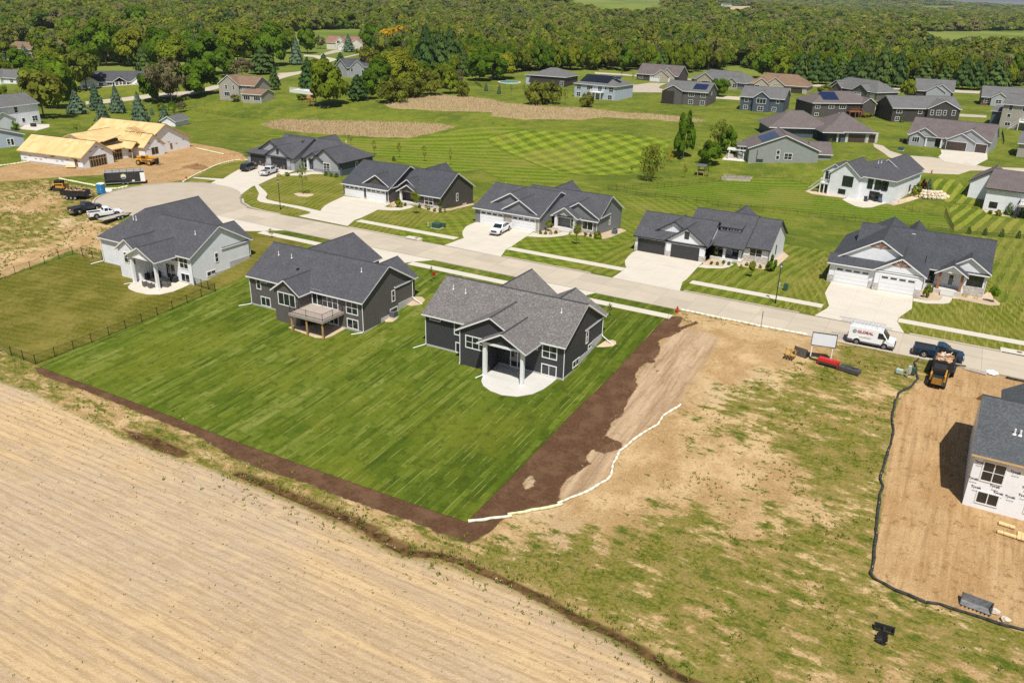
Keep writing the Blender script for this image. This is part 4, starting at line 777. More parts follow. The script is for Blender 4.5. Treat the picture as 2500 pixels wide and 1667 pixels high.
# --- house 3, grey with stone piers
h = House('mid-grey ranch house with stone garage piers and open white-columned porch', (-68, 138), S_GREY, R_CHAR)
h.wing(-79.8, -66.2, 128.9, 145, -1, 2.85, 'x', 3.1); h.vent(-79, 139, .5); h.wing(-73.5, -57.0, 134.3, 146, -2.8, 2.4, 'x', 3.35); h.vent(-64.5, 141.3, .4)
h.wing(-78.2, -68.3, 131.0, 137.0, 2.9, 3.2, 'y', 2.75); h.wing(-74.0, -67.0, 129.5, 135, 2.9, 3.2, 'y', 2.05)
h.wing(-64.6, -57.1, 134.5, 139.5, 2.6, 2.9, 'y', 2.25); h.wing(-65.3, -60.6, 132.9, 138, 2.6, 2.7, 'y', 1.55, walls=False); h.wing(-73, -65.8, 141, 149, -2.5, 2.4, 'y', 3.1)
m = MB(); m.prism([(h.X(-65.2), 2.7), (h.X(-60.7), 2.7), (h.X(-62.95), 4.15)], 'y', h.Y(132.95), h.Y(133.1)); m.build('porch_gable', S_LGREYB, h.o)
h.garage('-y', 128.9, -76.1); h.garage('-y', 128.9, -69.3); h.column(-64.8, 133.2, .1, 2.7, .24); h.column(-61.0, 133.2, .1, 2.7, .24); h.block('porch_floor', -65.4, 132.8, -.6, -60.5, 134.4, .3, PORCHM); h.block('porch_step', -64, 132.2, -.6, -61.6, 132.8, .15, PORCHM)
h.door('-y', 134.3, -61.9, .3); h.window('-y', 134.3, -65.6, 1.3, 1.3, 1.9, 1); h.window('-y', 134.3, -58.9, 1.35, 2.1, 1.9, 2); h.window('+x', -57.0, 140.2, 1.1, .5, 1.4, 1, 2); h.window('+x', -57.0, 136.6, -1.05, 1.2, .7, 2)
for x0, x1 in ((-73.4, -71.85), (-66.7, -66.1)): h.block('stone_pier', x0, 128.82, -.4, x1, 129.2, 2.5, ST_MX)
h.block('stone_base', -60.4, 134.22, -1, -56.95, 134.5, .25, ST_MX); h.downspout(-66.15, 128.85, 0, 2.2, 0, 0, .2); h.downspout(-57, 134.2, -.5, 2.2, .8, -.6, 1.0); h.block('foundation', -57.0, 136, -3, -56.94, 146, -1.7, CONC)
# --- house 4, white with black doors
h = House('white board-and-batten house with black trim and two black garage doors', (-37, 138), S_WHITE, R_CHAR, TRIMBK, frame=TRIM)
h.wing(-47.2, -34.9, 128.3, 138.5, -1, 2.8, 'x', 2.9); h.wing(-40.2, -29.7, 134.0, 146.2, -2.6, 2.5, 'x', 3.4, walls=True); h.vent(-41, 136.2, .5, mat=TRIM)
h.wing(-36, -29.7, 131.3, 146.4, 2.3, 2.45, 'x', 3.75, walls=False); h.wing(-29.9, -25.8, 133.2, 145.3, -2.6, 2.5, 'x', 3.45)
h.wing(-45.3, -36.7, 129.8, 135, 2.8, 2.95, 'y', 2.6, mat=S_WHITEB); h.wing(-41.6, -34.9, 128.0, 135, -1, 2.9, 'y', 2.35); h.wing(-38, -29.6, 140, 147.8, -2.5, 2.4, 'y', 3.2)
h.block('dormer', -34.5, 134.4, 3.4, -31.1, 138, 4.9, S_WHITE); h.shed(-34.8, -30.8, 134.0, 138.6, 4.85, 5.75)
for k in range(3): h.window('-y', 134.4, -33.8 + k * 1.0, 4.45, .8, .5, 2, frame=TRIM)
h.garage('-y', 128.3, -44.3, mat=GDOORB, wins=0, frame=TRIM); h.garage('-y', 128.0, -38.3, mat=GDOORB, wins=0, frame=TRIM); h.window('-y', 128.0, -38.25, 4.05, .6, 1.0, 2, 2, frame=TRIMBK)
for x in (-35.3, -32.7, -30.1): h.column(x, 131.7, .1, 2.45, .2, TRIM)
h.block('porch_floor', -35.6, 131.2, -.8, -29.7, 134, .25, PORCHM); h.block('porch_step', -33.2, 130.6, -.8, -31, 131.2, .1, PORCHM); h.door('-y', 134.0, -31.4, .25, mat=S_DKBR); h.window('-y', 134.0, -33.9, 1.3, .7, 1.9, 1, frame=TRIMBK); h.window('-y', 133.2, -27.9, 1.35, 2.0, 1.9, 2, 2, frame=TRIM, trim=.2)
h.window('+x', -25.8, 138.6, 1.1, .45, 1.4, 1, frame=TRIMBK); h.window('+x', -25.8, 139.6, -1.3, .9, .6, 1, frame=TRIMBK); h.downspout(-34.85, 128.0, 0, 2.3, 0, 0, .2, TRIMBK); h.downspout(-25.75, 133.1, -.4, 2.3, 0, 0, .2, TRIMBK)
for x0, x1, y in ((-47.3, -46.75, 128.22), (-41.8, -41.1, 128.2), (-41.45, -40.75, 127.9), (-35.85, -34.8, 127.9), (-30.0, -25.7, 133.1)): h.block('stone_base', x0, y, -.6, x1, y + .45, .95, ST_LT)
# --- house R, white, timber porch posts
h = House('white ranch house with white garage doors and cedar porch posts', (-5, 138), S_WHITE, R_BLACK, z=.15, frame=TRIM)
h.wing(-15.7, -2.6, 130.8, 147, 2.8, 3.2, 'y', 3.9, walls=True); h.block('wall', -15.7, 129.5, -.8, -2.5, 137, 3.05, S_WHITE); h.shed(-16.15, -2.15, 129.0, 131.1, 2.95, 4.05)
h.wing(-9.1, -2.5, 129.1, 136, -.8, 3.15, 'y', 2.05); h.wing(-13, 5.6, 135.2, 146, -2.2, 3.25, 'x', 3.8); h.vent(3.2, 143, .5)
h.wing(-.9, 2.8, 133.3, 138, 2.8, 3.0, 'y', 1.2, walls=False); h.wing(.3, 5.7, 135.0, 140, 3.0, 3.5, 'y', 1.85); h.wing(-9, -2, 140, 148.5, -2.2, 3.2, 'y', 3.5); h.block('wall', -2.6, 134.2, -.6, -.9, 136, 3.2, S_WHITE); h.shed(-2.9, -.7, 133.7, 136.5, 3.1, 4.6)
m = MB(); m.prism([(h.X(-.85), 3.0), (h.X(2.75), 3.0), (h.X(.95), 4.1)], 'y', h.Y(133.35), h.Y(133.5)); m.build('porch_gable', S_WHITE, h.o)
for cx, y, zt, w_ in ((-9.15, 130.74, 6.7, 1.5), (-5.8, 129.04, 4.8, 1.3)):
    m = MB(); 
    for q in (-1, 1): m.tube((h.X(cx), h.Y(y), zt), (h.X(cx) + q * w_, h.Y(y), zt - .75), .07, n=5); m.tube((h.X(cx), h.Y(y), zt - .55), (h.X(cx) + q * w_ * .55, h.Y(y), zt - .1), .06, n=5)
    m.tube((h.X(cx), h.Y(y), zt), (h.X(cx), h.Y(y), zt - .85), .08, n=5); m.tube((h.X(cx) - w_, h.Y(y), zt - .72), (h.X(cx) + w_, h.Y(y), zt - .72), .06, n=5); m.build('gable_truss', CEDAR, h.o)
h.garage('-y', 129.5, -12.3, z=.0); h.garage('-y', 129.1, -5.85, z=.0); h.column(-.55, 133.6, .3, 3.0, .17, CEDAR); h.column(2.45, 133.6, .3, 3.0, .17, CEDAR); h.block('porch_floor', -1.0, 133.1, -.6, 2.9, 135.2, .35, PORCHM); h.block('porch_step', 0, 132.5, -.6, 1.8, 133.1, .2, PORCHM); h.block('porch_step', 0, 132.0, -.6, 1.8, 132.5, .05, PORCHM)
h.door('-y', 135.2, 1.0, .35); h.window('-y', 134.2, -1.75, 1.75, .95, 1.8, 1, 2, frame=TRIMBK); h.window('-y', 135.2, 4.2, 1.7, 2.0, 1.8, 2, 2, frame=TRIMBK)
for x0, x1, y in ((-15.8, -14.9, 129.4), (-9.85, -9.15, 129.4), (-9.2, -8.35, 129.0), (-3.4, -2.45, 129.0), (2.9, 5.7, 135.1)): h.block('stone_base', x0, y, -.8, x1, y + .4, 1.0, ST_LT)
h.downspout(5.65, 135.1, -.3, 3.0, 0, 0, .2)
# --- house under construction with bare sheathing
def wrap_mat(name, c=(.8, .81, .83)):
    t = NT(name); p = t.obj(); n1 = t.noise(p, 1.2, 4, .6); n2 = t.noise(t.mapping(p, 0, (1, 1, .25)), 2.2, 3)
    col = t.mix(t.ramp(n1, [(.35, .3), (.6, 0)]), c, tuple(x * .82 for x in c)); return t.out(col, .45, bump=n2, bdist=.05, bstr=.35, spec=.4)
WRAP = wrap_mat('house_wrap'); 
def osb_mat():
    t = NT('bare_sheathing'); p = t.obj(); v = t.n('ShaderNodeTexVoronoi', i_Vector=t.mapping(p, 0, (.82, .41, .82)), i_Scale=1.0, distance='CHEBYCHEV').outputs['Color']
    r = t.n('ShaderNodeSeparateColor', i_0=v).outputs[0]; n = t.noise(p, 8, 3)
    return t.out(t.mix(r, t.mix(n, (.5, .32, .13), (.56, .38, .17)), (.62, .45, .22)), .85, spec=.2)
OSB = osb_mat(); STUD = flat('lumber_frame', (.5, .32, .12), .8, .25, 3); INNER_SHADE = flat('inner_shade', (.03, .024, .018), .9, .3); INKM = flat('print_ink', (.05, .05, .06), .6, .02)  # the near-black interior colour is painted shade for openings and recesses
def text_mesh(txt, size, bold=0.0):
    cu = bpy.data.curves.new('letters', 'FONT'); cu.body = txt; cu.size = size; cu.resolution_u = 2; cu.extrude = .004; cu.offset = bold; cu.align_x = 'CENTER'; cu.align_y = 'CENTER'
    o = bpy.data.objects.new('letters', cu); COL.objects.link(o); dg = bpy.context.evaluated_depsgraph_get(); me = bpy.data.meshes.new_from_object(o.evaluated_get(dg)); bpy.data.objects.remove(o); bpy.data.curves.remove(cu); return me
WRAPTXT = text_mesh('Tyvek', .33, .006); WRAPTXT.materials.append(INKM); WRAPSUB = text_mesh('HomeWrap', .12); WRAPSUB.materials.append(INKM)
def put_text(me, parent, loc, face, name='lettering', rot=0.0):
    o = bpy.data.objects.new(name, me); COL.objects.link(o); o.parent = parent; o.location = loc
    o.rotation_euler = {'-y': (math.pi / 2, rot, 0), '+x': (math.pi / 2, rot, math.pi / 2), '-x': (math.pi / 2, rot, -math.pi / 2), '+y': (math.pi / 2, rot, math.pi)}[face]; return o
h = House('unfinished house with bare sheathing roof and white wrapped walls', (-190, 134), WRAP, OSB, OSB, rz=7, local=True, frame=STUD)
# local frame: front looks towards +x (the turning circle)
h.wing(-13, 7.2, -17.2, -8.2, -.6, 2.8, 'x', 2.9, .5, .4); h.wing(-13, 5.2, -9.5, 2.0, -.6, 2.8, 'y', 3.3, .5, .4); h.wing(-13.5, 7.5, 1.2, 17.2, -3.3, 2.8, 'x', 4.2, .5, .5); h.wing(0.5, 9.3, -.3, 6.2, -3, 2.8, 'x', 2.6, .4, .3); h.wing(1.5, 7.6, -2.6, .6, 2.5, 2.7, 'x', 1.2, .3, .3, walls=False)
for y in (-2.4, .3): h.block('post', 7.2, y - .08, 0, 7.36, y + .08, 2.7, PINE)
for a, at, w_ in ((-12.7, 7.2, 5.0), (-6.0, 5.2, 4.9)):
    f = h._plane('+x', at); m = MB(); h._box(m, f, a - w_ / 2, a + w_ / 2, 0, 2.4, -.03, .03); o = m.build('garage_opening_shade', INNER_SHADE, h.o); m = MB()  # dark slab on the wall paints the shade inside the garage
    for k in range(7): q = a - w_ / 2 + .2 + k * (w_ - .4) / 6; h._box(m, f, q - .05, q + .05, .1, 2.3, .02, .055)
    h._box(m, f, a - w_ / 2 + .1, a + w_ / 2 - .1, 1.6, 1.75, .03, .06); m.build('stud', STUD, o)
def opening(face, at, a, z, w_, hh):
    f = h._plane(face, at); m = MB(); h._box(m, f, a - w_ / 2, a + w_ / 2, z - hh / 2, z + hh / 2, -.03, .03); o = m.build('window_opening_shade', INNER_SHADE, h.o); m = MB()  # shade behind the unglazed opening painted as a flat dark slab
    for q in (-w_ / 2, 0, w_ / 2): h._box(m, f, a + q - .06, a + q + .06, z - hh / 2, z + hh / 2, .01, .05)
    m.build('stud', STUD, o)
opening('+x', 9.3, 3.0, 1.3, 2.2, 1.7); opening('+x', 5.2, -1.0, 1.8, .9, 1.2); opening('-y', -17.2, 5.2, 1.1, .9, 2.0); opening('-y', -17.2, -2, 2.2, 1.0, .5); opening('+x', 7.5, 10.5, 1.2, .7, 1.5); opening('+x', 7.5, 11.5, -1.3, 1.6, .6); opening('+x', 7.5, 14.5, -1.3, 1.6, 1.2); opening('+x', 7.5, 5.2, 4.5, 1.6, 1.0)
m = MB(); 
for k in range(7): m.box(6.2 - k * .62, 1.5, 5.2 + .2 * k, 6.32 - k * .62, 4.4, 5.4 + .2 * k)
m.build('rafter', PINE, h.o); h.block('foundation', -13, -17.26, -1, 7.26, -17.2, .35, CONC); h.block('foundation', -13, 17.2, -4, 7.56, 17.26, -2.2, CONC)
f = h._plane('+x', 3.2); m = MB(); h._box(m, f, -7.2, -2.6, 4.15, 4.8, -.4, .35); m.build('dormer', INNER_SHADE, h.o); h.shed(2.0, 4.2, -7.6, -2.2, 4.75, 5.5)
for k in range(11): put_text(WRAPTXT, h.o, (-11.5 + k * 1.75, -17.225, random.uniform(.9, 2.2)), '-y')
for k in range(8): put_text(WRAPTXT, h.o, (7.53, 7.2 + (k % 4) * 2.6, random.uniform(1.6, 2.4) - (k // 4) * 2.2), '+x')
for y, z in ((-14.5, 3.6), (-11, 3.6), (-12.7, 4.4)): put_text(WRAPTXT, h.o, (7.23, y, z), '+x')
for y, z in ((1.5, 3.4), (4.6, 3.3), (1.2, 1.9)): put_text(WRAPTXT, h.o, (9.33, y, z), '+x')
o = MB().box(-1.2, -.02, 0, 1.2, .02, 1.3); o = o.build('plywood_sheet', OSB, None); p = ground('A', 625, 1500); o.location = (*p, hz(*p) + .22); o.rotation_euler = (math.radians(-72), 0, .5); tag(o, 'loose sheathing panel lying by the unfinished house corner', 'panel')
# --- wrapped house at the right edge
h = House('new house with white wrapped walls and grey shingle roof at right edge', (12, 82), WRAP, R_GREY, TRIM, frame=TRIM)
WSTRIP = flat('bare_fascia', (.55, .36, .16), .8, .1); h.trim = WSTRIP; R_NEW = shingles('shingles_new_grey', (.058, .064, .07), (.088, .094, .1), (.12, .126, .132)); h.roof = R_NEW
h.wing(5.9, 22, 76.4, 88.6, -3, 3.0, 'x', 3.0, .4, .35); 
for x in (8.55, 9.0): h.vent(x, 79.0, .5, .09)
h.wing(8.2, 16, 82, 92.5, -2, 3.0, 'y', 2.6, .4, .3); h.block('wall', 9.4, 77.6, -3, 22, 78.2, 2.9, INNER_SHADE)
h.window('-y', 76.4, 7.6, 1.35, 1.75, 1.9, 2, 2); h.window('-y', 76.4, 7.7, -1.35, 1.7, 1.15, 2); h.window('-y', 76.4, 11.6, -1.0, 1.8, 1.5, 2); h.window('-y', 76.4, 12, 1.3, 2.2, 1.9, 2, 2)
for x, z in ((6.35, 2.1), (9.2, 1.95), (6.6, -.45), (8.4, -.5), (9.35, -.55), (6.2, .35), (8.0, .1), (10.4, .7), (10.3, -.1), (13.6, .5)): put_text(WRAPTXT, h.o, (x - 12, 76.4 - 82 - .03, z), '-y'); put_text(WRAPSUB, h.o, (x - 12 + .05, 76.4 - 82 - .03, z - .38), '-y', 'small_print')
# ------------------------------------------------------------------ background houses
SOLARM = flat('solar_cell', (.012, .02, .055), .15, .3, 2, spec=.8); SOLARK = flat('solar_cell_black', (.01, .011, .016), .15, .2, 2, spec=.8)
def bg(label, A, B, depth, eh, rise, wall, roof, ax='x', hip=(0, 0), trim=TRIM, dz=0.0, group='houses of the neighbourhood behind', ov=.5, flip=False, name='house'):
    a = ground(*A); b = ground(*B); L = math.hypot(b[0] - a[0], b[1] - a[1]); rz = math.degrees(math.atan2(b[1] - a[1], b[0] - a[0])); z = min(hz(*a), hz(*b)) + dz
    h = House(label, ((a[0] + b[0]) / 2, (a[1] + b[1]) / 2), wall, roof, trim, rz, z, True, name, group); h.L = L; h.e = eh; h.d = depth
    h.wing(-L / 2, L / 2, 0, depth, -2.5, eh, ax, rise, ov, .4, hip); return h
def wins(h, specs, face='-y', at=0.0, frame=None):
    for fx, z, w_, hh, c in specs: h.window(face, at, (fx - .5) * h.L if face == '-y' else fx, z, w_, hh, c, 2 if c < 3 and hh > 1.2 else 1, frame=frame)
def xg(h, fx, w_, out, rise, ez=None, deep=4.0, walls=True, mat=None):
    c = (fx - .5) * h.L; ez = ez or h.e; h.wing(c - w_ / 2, c + w_ / 2, -out, deep, ez - .3 if out < .1 else -2.5, ez, 'y', rise, .35, .3, walls=walls, mat=mat)
def solar(h, x0, y0, nx, ny, mat, w_=1.0, d=1.65, gap=.03):
    ax, mid, zr, sl_ = h.slope; o = empty('solar_array', (0, 0, 0)); o.parent = h.lastroof
    for i in range(nx):
        for j in range(ny):
            m = MB(); X0, X1 = x0 + i * (w_ + gap), x0 + i * (w_ + gap) + w_; Y0, Y1 = y0 + j * (d * .86), y0 + j * (d * .86) + d * .84
            f = (lambda x, y: zr - sl_ * abs(y - mid) + .1) if ax == 'x' else (lambda x, y: zr - sl_ * abs(x - mid) + .1)
            m.face([(X0, Y0, f(X0, Y0)), (X1, Y0, f(X1, Y0)), (X1, Y1, f(X1, Y1)), (X0, Y1, f(X0, Y1))]); m.face([(X0, Y0, f(X0, Y0) - .05), (X1, Y0, f(X1, Y0) - .05), (X1, Y0, f(X1, Y0)), (X0, Y0, f(X0, Y0))]); m.build('solar_panel', mat, o, fix=False)
def deck(h, x0, x1, out, z, mat, railm, stairs=0, posts=True):
    d = empty('deck', (0, 0, 0)); d.parent = h.o; MB().box(x0, -out, z - .2, x1, -.02, z).build('deck_floor', mat, d)
    m = MB(); 
    for p, q in (((x0, -out), (x1, -out)), ((x0, -out), (x0, 0)), ((x1, -out), (x1, 0))):
        for zz in (z + .1, z + 1.0): m.tube((*p, zz), (*q, zz), .05, n=4)
        n = max(2, int(math.hypot(q[0] - p[0], q[1] - p[1]) / .35))
        for k in range(n + 1): t_ = k / n; m.tube((p[0] + (q[0] - p[0]) * t_, p[1] + (q[1] - p[1]) * t_, z), (p[0] + (q[0] - p[0]) * t_, p[1] + (q[1] - p[1]) * t_, z + 1.0), .03, n=4)
    m.build('railing', railm, d)
    if posts:
        for x in (x0 + .15, (x0 + x1) / 2, x1 - .15): MB().box(x - .1, -out + .05, -2.5, x + .1, -out + .25, z - .2).build('post', railm, d)
    if stairs:
        s_ = -1 if stairs < 0 else 1; xs = x0 if s_ < 0 else x1; n = 10; st = MB()
        for k in range(n): st.box(min(xs + s_ * k * .28, xs + s_ * (k + 1) * .28), -out + .1, z - (k + 1) * z / n - .05, max(xs + s_ * k * .28, xs + s_ * (k + 1) * .28), -out + 1.2, z - (k + 1) * z / n)
        for yy in (-out + .08, -out + 1.22): st.tube((xs, yy, z + .9), (xs + s_ * n * .28, yy, .9), .05, n=4); st.tube((xs, yy, z - .1), (xs + s_ * n * .28, yy, 0), .09, n=4)
        st.build('stairs', railm, d)
    return d
WHITEV = flat('white_vinyl', (.75, .75, .74), .5, .03); REDWOOD = flat('redwood_stain', (.28, .1, .035), .75, .2)
h = bg('pale blue walkout house with black solar roof and white deck stairs', ('C', 735, 862), ('C', 1096, 898), 15, 5.6, 3.2, S_LBLUE, R_GREY, hip=(1, 1)); solar(h, -8, 1.3, 13, 4, SOLARK); solar(h, 5.6, 5.2, 3, 2, SOLARM)
wins(h, [(.11, 4.1, 2, 1.7, 2), (.38, 4.1, 2.6, 1.7, 3), (.9, 4.1, 2, 1.7, 2), (.11, 1.2, 1.8, 1.7, 2), (.88, 1.1, 1.9, 1.7, 2), (.77, 4.4, .8, 1.1, 1)]); h.slider('-y', 0, .13 * h.L, 3.0, 1.9, 2.1); deck(h, -.5, 4.6, 3, 2.9, WHITEV, WHITEV, -1)
for k in range(4): h.window('+x', h.L / 2, 3 + k * 2.4, 4.3, .7, 1.2, 1)
h = bg('brown-grey walkout house with screened porch and ten solar panels', ('C', 1535, 918), ('C', 1912, 949), 13, 5.3, 3.0, S_TAUPE, R_GREY); solar(h, 2.2, 1.2, 5, 2, SOLARM, 1.05, 2.2)
xg(h, .22, 7.5, 1.6, 1.9, deep=6); h.block('porch_screen', -9.3, -1.66, .2, -4.2, -1.6, 5.0, INNER_SHADE); wins(h, [(.37, 4.1, 1.8, 1.6, 2), (.63, 4.1, 2.2, 1.6, 3), (.9, 4.1, 1.8, 1.6, 2), (.37, 1.2, 1.3, 1.2, 2), (.63, 1.2, 1.7, 1.5, 2), (.9, 1.1, 1.7, 1.6, 2)]); h.window('+x', h.L / 2, 6, 4.3, .7, 1.1, 1)
h = bg('dark slate-blue walkout house with wide bay window', ('C', 2205, 980), ('D', 182, 1010), 13, 5.2, 3.2, S_BLUE, R_GREY); xg(h, .5, 6, 1.4, 2.2, deep=6); wins(h, [(.14, 4, 1.3, 1.5, 1), (.14, 1.2, 1.5, 1.4, 2), (.86, 4, 1, 1.2, 1), (.8, 1.2, 1.5, 1.4, 2)]); wins(h, [(.5, 4, 3.4, 1.8, 3), (.5, 1.2, 2, 1.6, 2)], at=-1.4); h.vent(-5, 5, .5); h.vent(-2, 5, .5)
h = bg('brown walkout house with blue solar panels and redwood deck', ('D', 437, 1045), ('D', 990, 1040), 14, 5.2, 3.3, S_BROWN, R_TAUPE, hip=(1, 1)); solar(h, -7.6, 1.4, 6, 3, SOLARM, 1.0, 1.9); wins(h, [(.08, 4, 1.8, 1.6, 2), (.3, 4, 2, 1.6, 2), (.48, 4, 2.4, 1.7, 3), (.08, 1, 1.4, 1, 2), (.46, 1, 1.4, 1.2, 2)]); deck(h, 1.3, 6, 2.5, 2.4, REDWOOD, REDWOOD, 1); h.block('porch_recess_shade', 1.4, -.05, .4, 5.9, .05, 5.0, INNER_SHADE); xg(h, .88, 5, 1.0, 1.8, deep=5)  # porch shade painted as a dark slab on the flat wall
h = bg('dark brown house with four tall gable windows', ('D', 1145, 1087), ('D', 1745, 1085), 13, 5.0, 3.4, S_DKBR, R_GREY); xg(h, .72, 11, 1.2, 2.6, deep=7); wins(h, [(.1, 3.9, 1.9, 1.6, 2), (.09, 1.1, 1.5, 1.3, 2), (.41, 3.8, 1.3, 1.6, 1)]); wins(h, [(.56, 3.6, 1.0, 1.6, 1), (.66, 3.6, 1.7, 1.6, 2), (.75, 3.6, 1.0, 1.6, 1), (.88, 3.6, 1.2, 1.6, 1)], at=-1.2); h.vent(-4.5, 4.5, .5); h.vent(-3, 4.5, .5)
h = bg('light grey house with stone piers and two dark garage doors', ('D', 1290, 1285), ('D', 2012, 1368), 13, 3.2, 4.0, S_LGREY, R_TAUPE, dz=.1); xg(h, .2, 6.5, .6, 1.9, deep=5, ez=3.3); xg(h, .12, 4, 1.0, 1.2, deep=4, ez=2.9); xg(h, .76, 9.5, .8, 2.8, deep=6); xg(h, .66, 7, 1.4, 1.9, deep=4, ez=2.9)
h.garage('-y', -1.4, (.62 - .5) * h.L, 5.2, mat=GDOORBR, wins=0); h.garage('-y', -.8, (.91 - .5) * h.L, 2.9, mat=GDOORBR, wins=0); wins(h, [(.11, 1.7, 1.9, 1.5, 3)], at=-1.0); h.block('porch_recess_shade', (.24 - .5) * h.L, -.05, .2, (.43 - .5) * h.L, .05, 2.6, INNER_SHADE); [h.column((q - .5) * h.L, -.7, 0, 2.9, .2, TRIM) for q in (.24, .43)]; h.shed((.2 - .5) * h.L, (.46 - .5) * h.L, -1.1, .6, 2.9, 3.6); h.block('stone_base', -h.L / 2 - .05, -.08, -.3, (.2 - .5) * h.L, .2, .9, ST_MX)  # dark slab between the columns paints the porch shade
h = bg('dark hipped house with light stone piers and brown garage doors', ('D', 575, 1262), ('D', 975, 1272), 18, 3.3, 4.2, S_BLUE, R_TAUPE, hip=(1, 1), ov=.9, dz=.1); h.wing(-22, -4, 6, 20, -1, 3.3, 'x', 3.8, .9, .4, (1, 1)); h.garage('-y', 0, 2.0, 5.2, mat=GDOORBR, wins=0); h.garage('-y', 0, 6.2, 2.6, mat=GDOORBR, wins=0)
for x in (-1.3, 4.8, 7.5): h.block('stone_pier', x, -.15, -.5, x + .8, .1, 2.9, ST_LT)
h.wing(-8.5, -3, -1.5, 6, -1, 3.0, 'x', 1.6, .5, .3, (1, 1), walls=False, mat=METALBK); h.column(-4.0, -1.0, 0, 3.0, .25, ST_LT)
h = bg('grey-green gable-fronted house with solar panels on its left slope', ('J', 1003, 397), ('J', 1342, 396), 14, 4.5, 3.6, S_SAGE, R_TAUPE, ax='y', dz=-.3); solar(h, -5.8, 1.5, 3, 5, SOLARM, 1.4, 2.2)
wins(h, [(.42, 3.6, .8, 1.0, 1), (.42, 2.2, .8, 1.0, 1), (.57, 2.6, 2.0, 1.6, 2)]); h.block('wall_box', (.17 - .5) * h.L - .9, -.5, 1.6, (.17 - .5) * h.L + .9, 0, 4.2, S_SAGE); h.block('foundation', -h.L / 2, -.06, -2, h.L / 2, 0, .35, CONC); h.block('wall', -h.L / 2 - 2.5, 3, -2, -h.L / 2, 9, 4.3, S_SAGE); h.window('-y', 3, -h.L / 2 - 1.3, 3.3, 1.6, 1.5, 2, 1); h.shed(-h.L / 2 - 3, -h.L / 2 + .4, 2.6, 9.4, 4.4, 4.5)
h.wing(h.L / 2 - 1, h.L / 2 + 4, 3, 13, -1, 3.3, 'x', 2.4, .5, .4)
# white walkout house beyond the fence
h = bg('white walkout house with tall black windows and stair deck', ('d', 640, 268), ('d', 1150, 360), 17, 5.6, 3.0, S_WHITE, R_CHAR, hip=(1, 1), dz=-.1); L = h.L
h.wing(-L / 2 - 1, -L / 2 + 6, -1.5, 8, -2.5, 5.6, 'y', 2.8, .45, .35); h.wing(-L / 2 - 3.4, -L / 2 + 1.8, 0.3, 6, 2.6, 5.4, 'y', 1.9, .45, .35); h.window('-y', .3, -L / 2 - 1.2, 4.2, 3.6, 2.3, 4, 1, frame=TRIM); h.window('-y', -1.5, -L / 2 + 3.4, 4.0, 2.4, 2.3, 3, 1, frame=TRIMBK); h.window('-y', -1.5, -L / 2 + 2.4, 1.4, 1.6, 1.0, 2, frame=TRIMBK)
for k in range(3): h.window('-y', 0, -L / 2 + 8.2 + k * 1.7, 4.0, 1.1, 2.2, 1, frame=TRIMBK)
h.slider('-y', 0, -L / 2 + 9.6, .1, 2.2, 2.2, TRIMBK); h.window('-y', 0, L / 2 - 2.4, 4.0, 1.8, 1.8, 2, 1, frame=TRIMBK); h.window('-y', 0, L / 2 - 3.2, 1.4, 1.6, 1.2, 2, frame=TRIMBK); h.door('+x', L / 2, 11, 1.0, mat=TRIMBK)
d = deck(h, -L / 2 - 3.2, -L / 2 - .9, 1.7, 2.7, WHITEV, WHITEV, -1); h.wing(-3, 6, 9.1, 21, -1, 5.6, 'y', 3.0, .45, .35); [h.vent(x, 8.5 - 5, .6) for x in (1.0, 1.7)]
h = bg('white house at right edge with dark gable trim and upper deck', ('d', 1962, 405), ('d', 2700, 520), 15, 5.4, 3.0, S_WHITE, R_TAUPE, dz=-.1, trim=TRIMBK); h.wing(-h.L / 2 - 4.5, -h.L / 2 + 3, 7, 17, -2, 5.2, 'y', 2.6, .45, .35); wins(h, [(.12, 1.6, 1.5, 1.2, 1)], frame=TRIMBK); h.window('-x', -h.L / 2, 3.5, 4.2, .8, 1.6, 1, frame=TRIMBK); deck(h, -h.L / 2 + 7, 4, 3.5, 2.9, PORCHM, METALBK); h.vent(-h.L / 2 + 2.4, 5, .6); h.vent(-h.L / 2 + 3, 5, .6)
h = bg('beige two-storey house with white rear stairs at right edge', ('D', 2105, 1132), ('D', 2640, 1190), 12, 8.0, 2.8, S_BEIGE, R_GREY, ax='x'); wins(h, [(.13, 6.8, 1.1, 1.6, 1), (.36, 6.8, 1.1, 1.6, 1), (.13, 4.2, 1.0, 1.1, 1), (.42, 4.1, 1.2, 1.7, 1), (.14, 1.4, 1.6, 1.2, 2)]); deck(h, -h.L * .16, h.L * .2, 3, 2.7, WHITEV, WHITEV, -1); h.block('wall', -h.L / 2 - 3.5, 3, -2, -h.L / 2, 11, 5, S_BLUE); h.shed(-h.L / 2 - 4, -h.L / 2, 2.6, 11.4, 5, 6.2)
h = bg('beige house corner with low-pitched grey roof at right edge', ('D', 2262, 1395), ('D', 2700, 1440), 12, 3.8, 2.4, S_BEIGE, R_GREY); wins(h, [(.3, 1.9, 1.6, 1.5, 2)])
h = bg('taupe house with white garage doors before the woods', ('C', 1292, 712), ('C', 1655, 742), 12, 3.2, 4.2, S_BROWN, R_TAUPE); xg(h, .62, 7, 1.2, 2.4, deep=5, mat=S_TAN); xg(h, .74, 8, .5, 3.0, deep=5, mat=S_TAN); h.garage('-y', -1.2, (.47 - .5) * h.L, 4.9); h.garage('-y', -.5, (.75 - .5) * h.L, 2.8); wins(h, [(.1, 1.7, 2, 1.6, 2)])
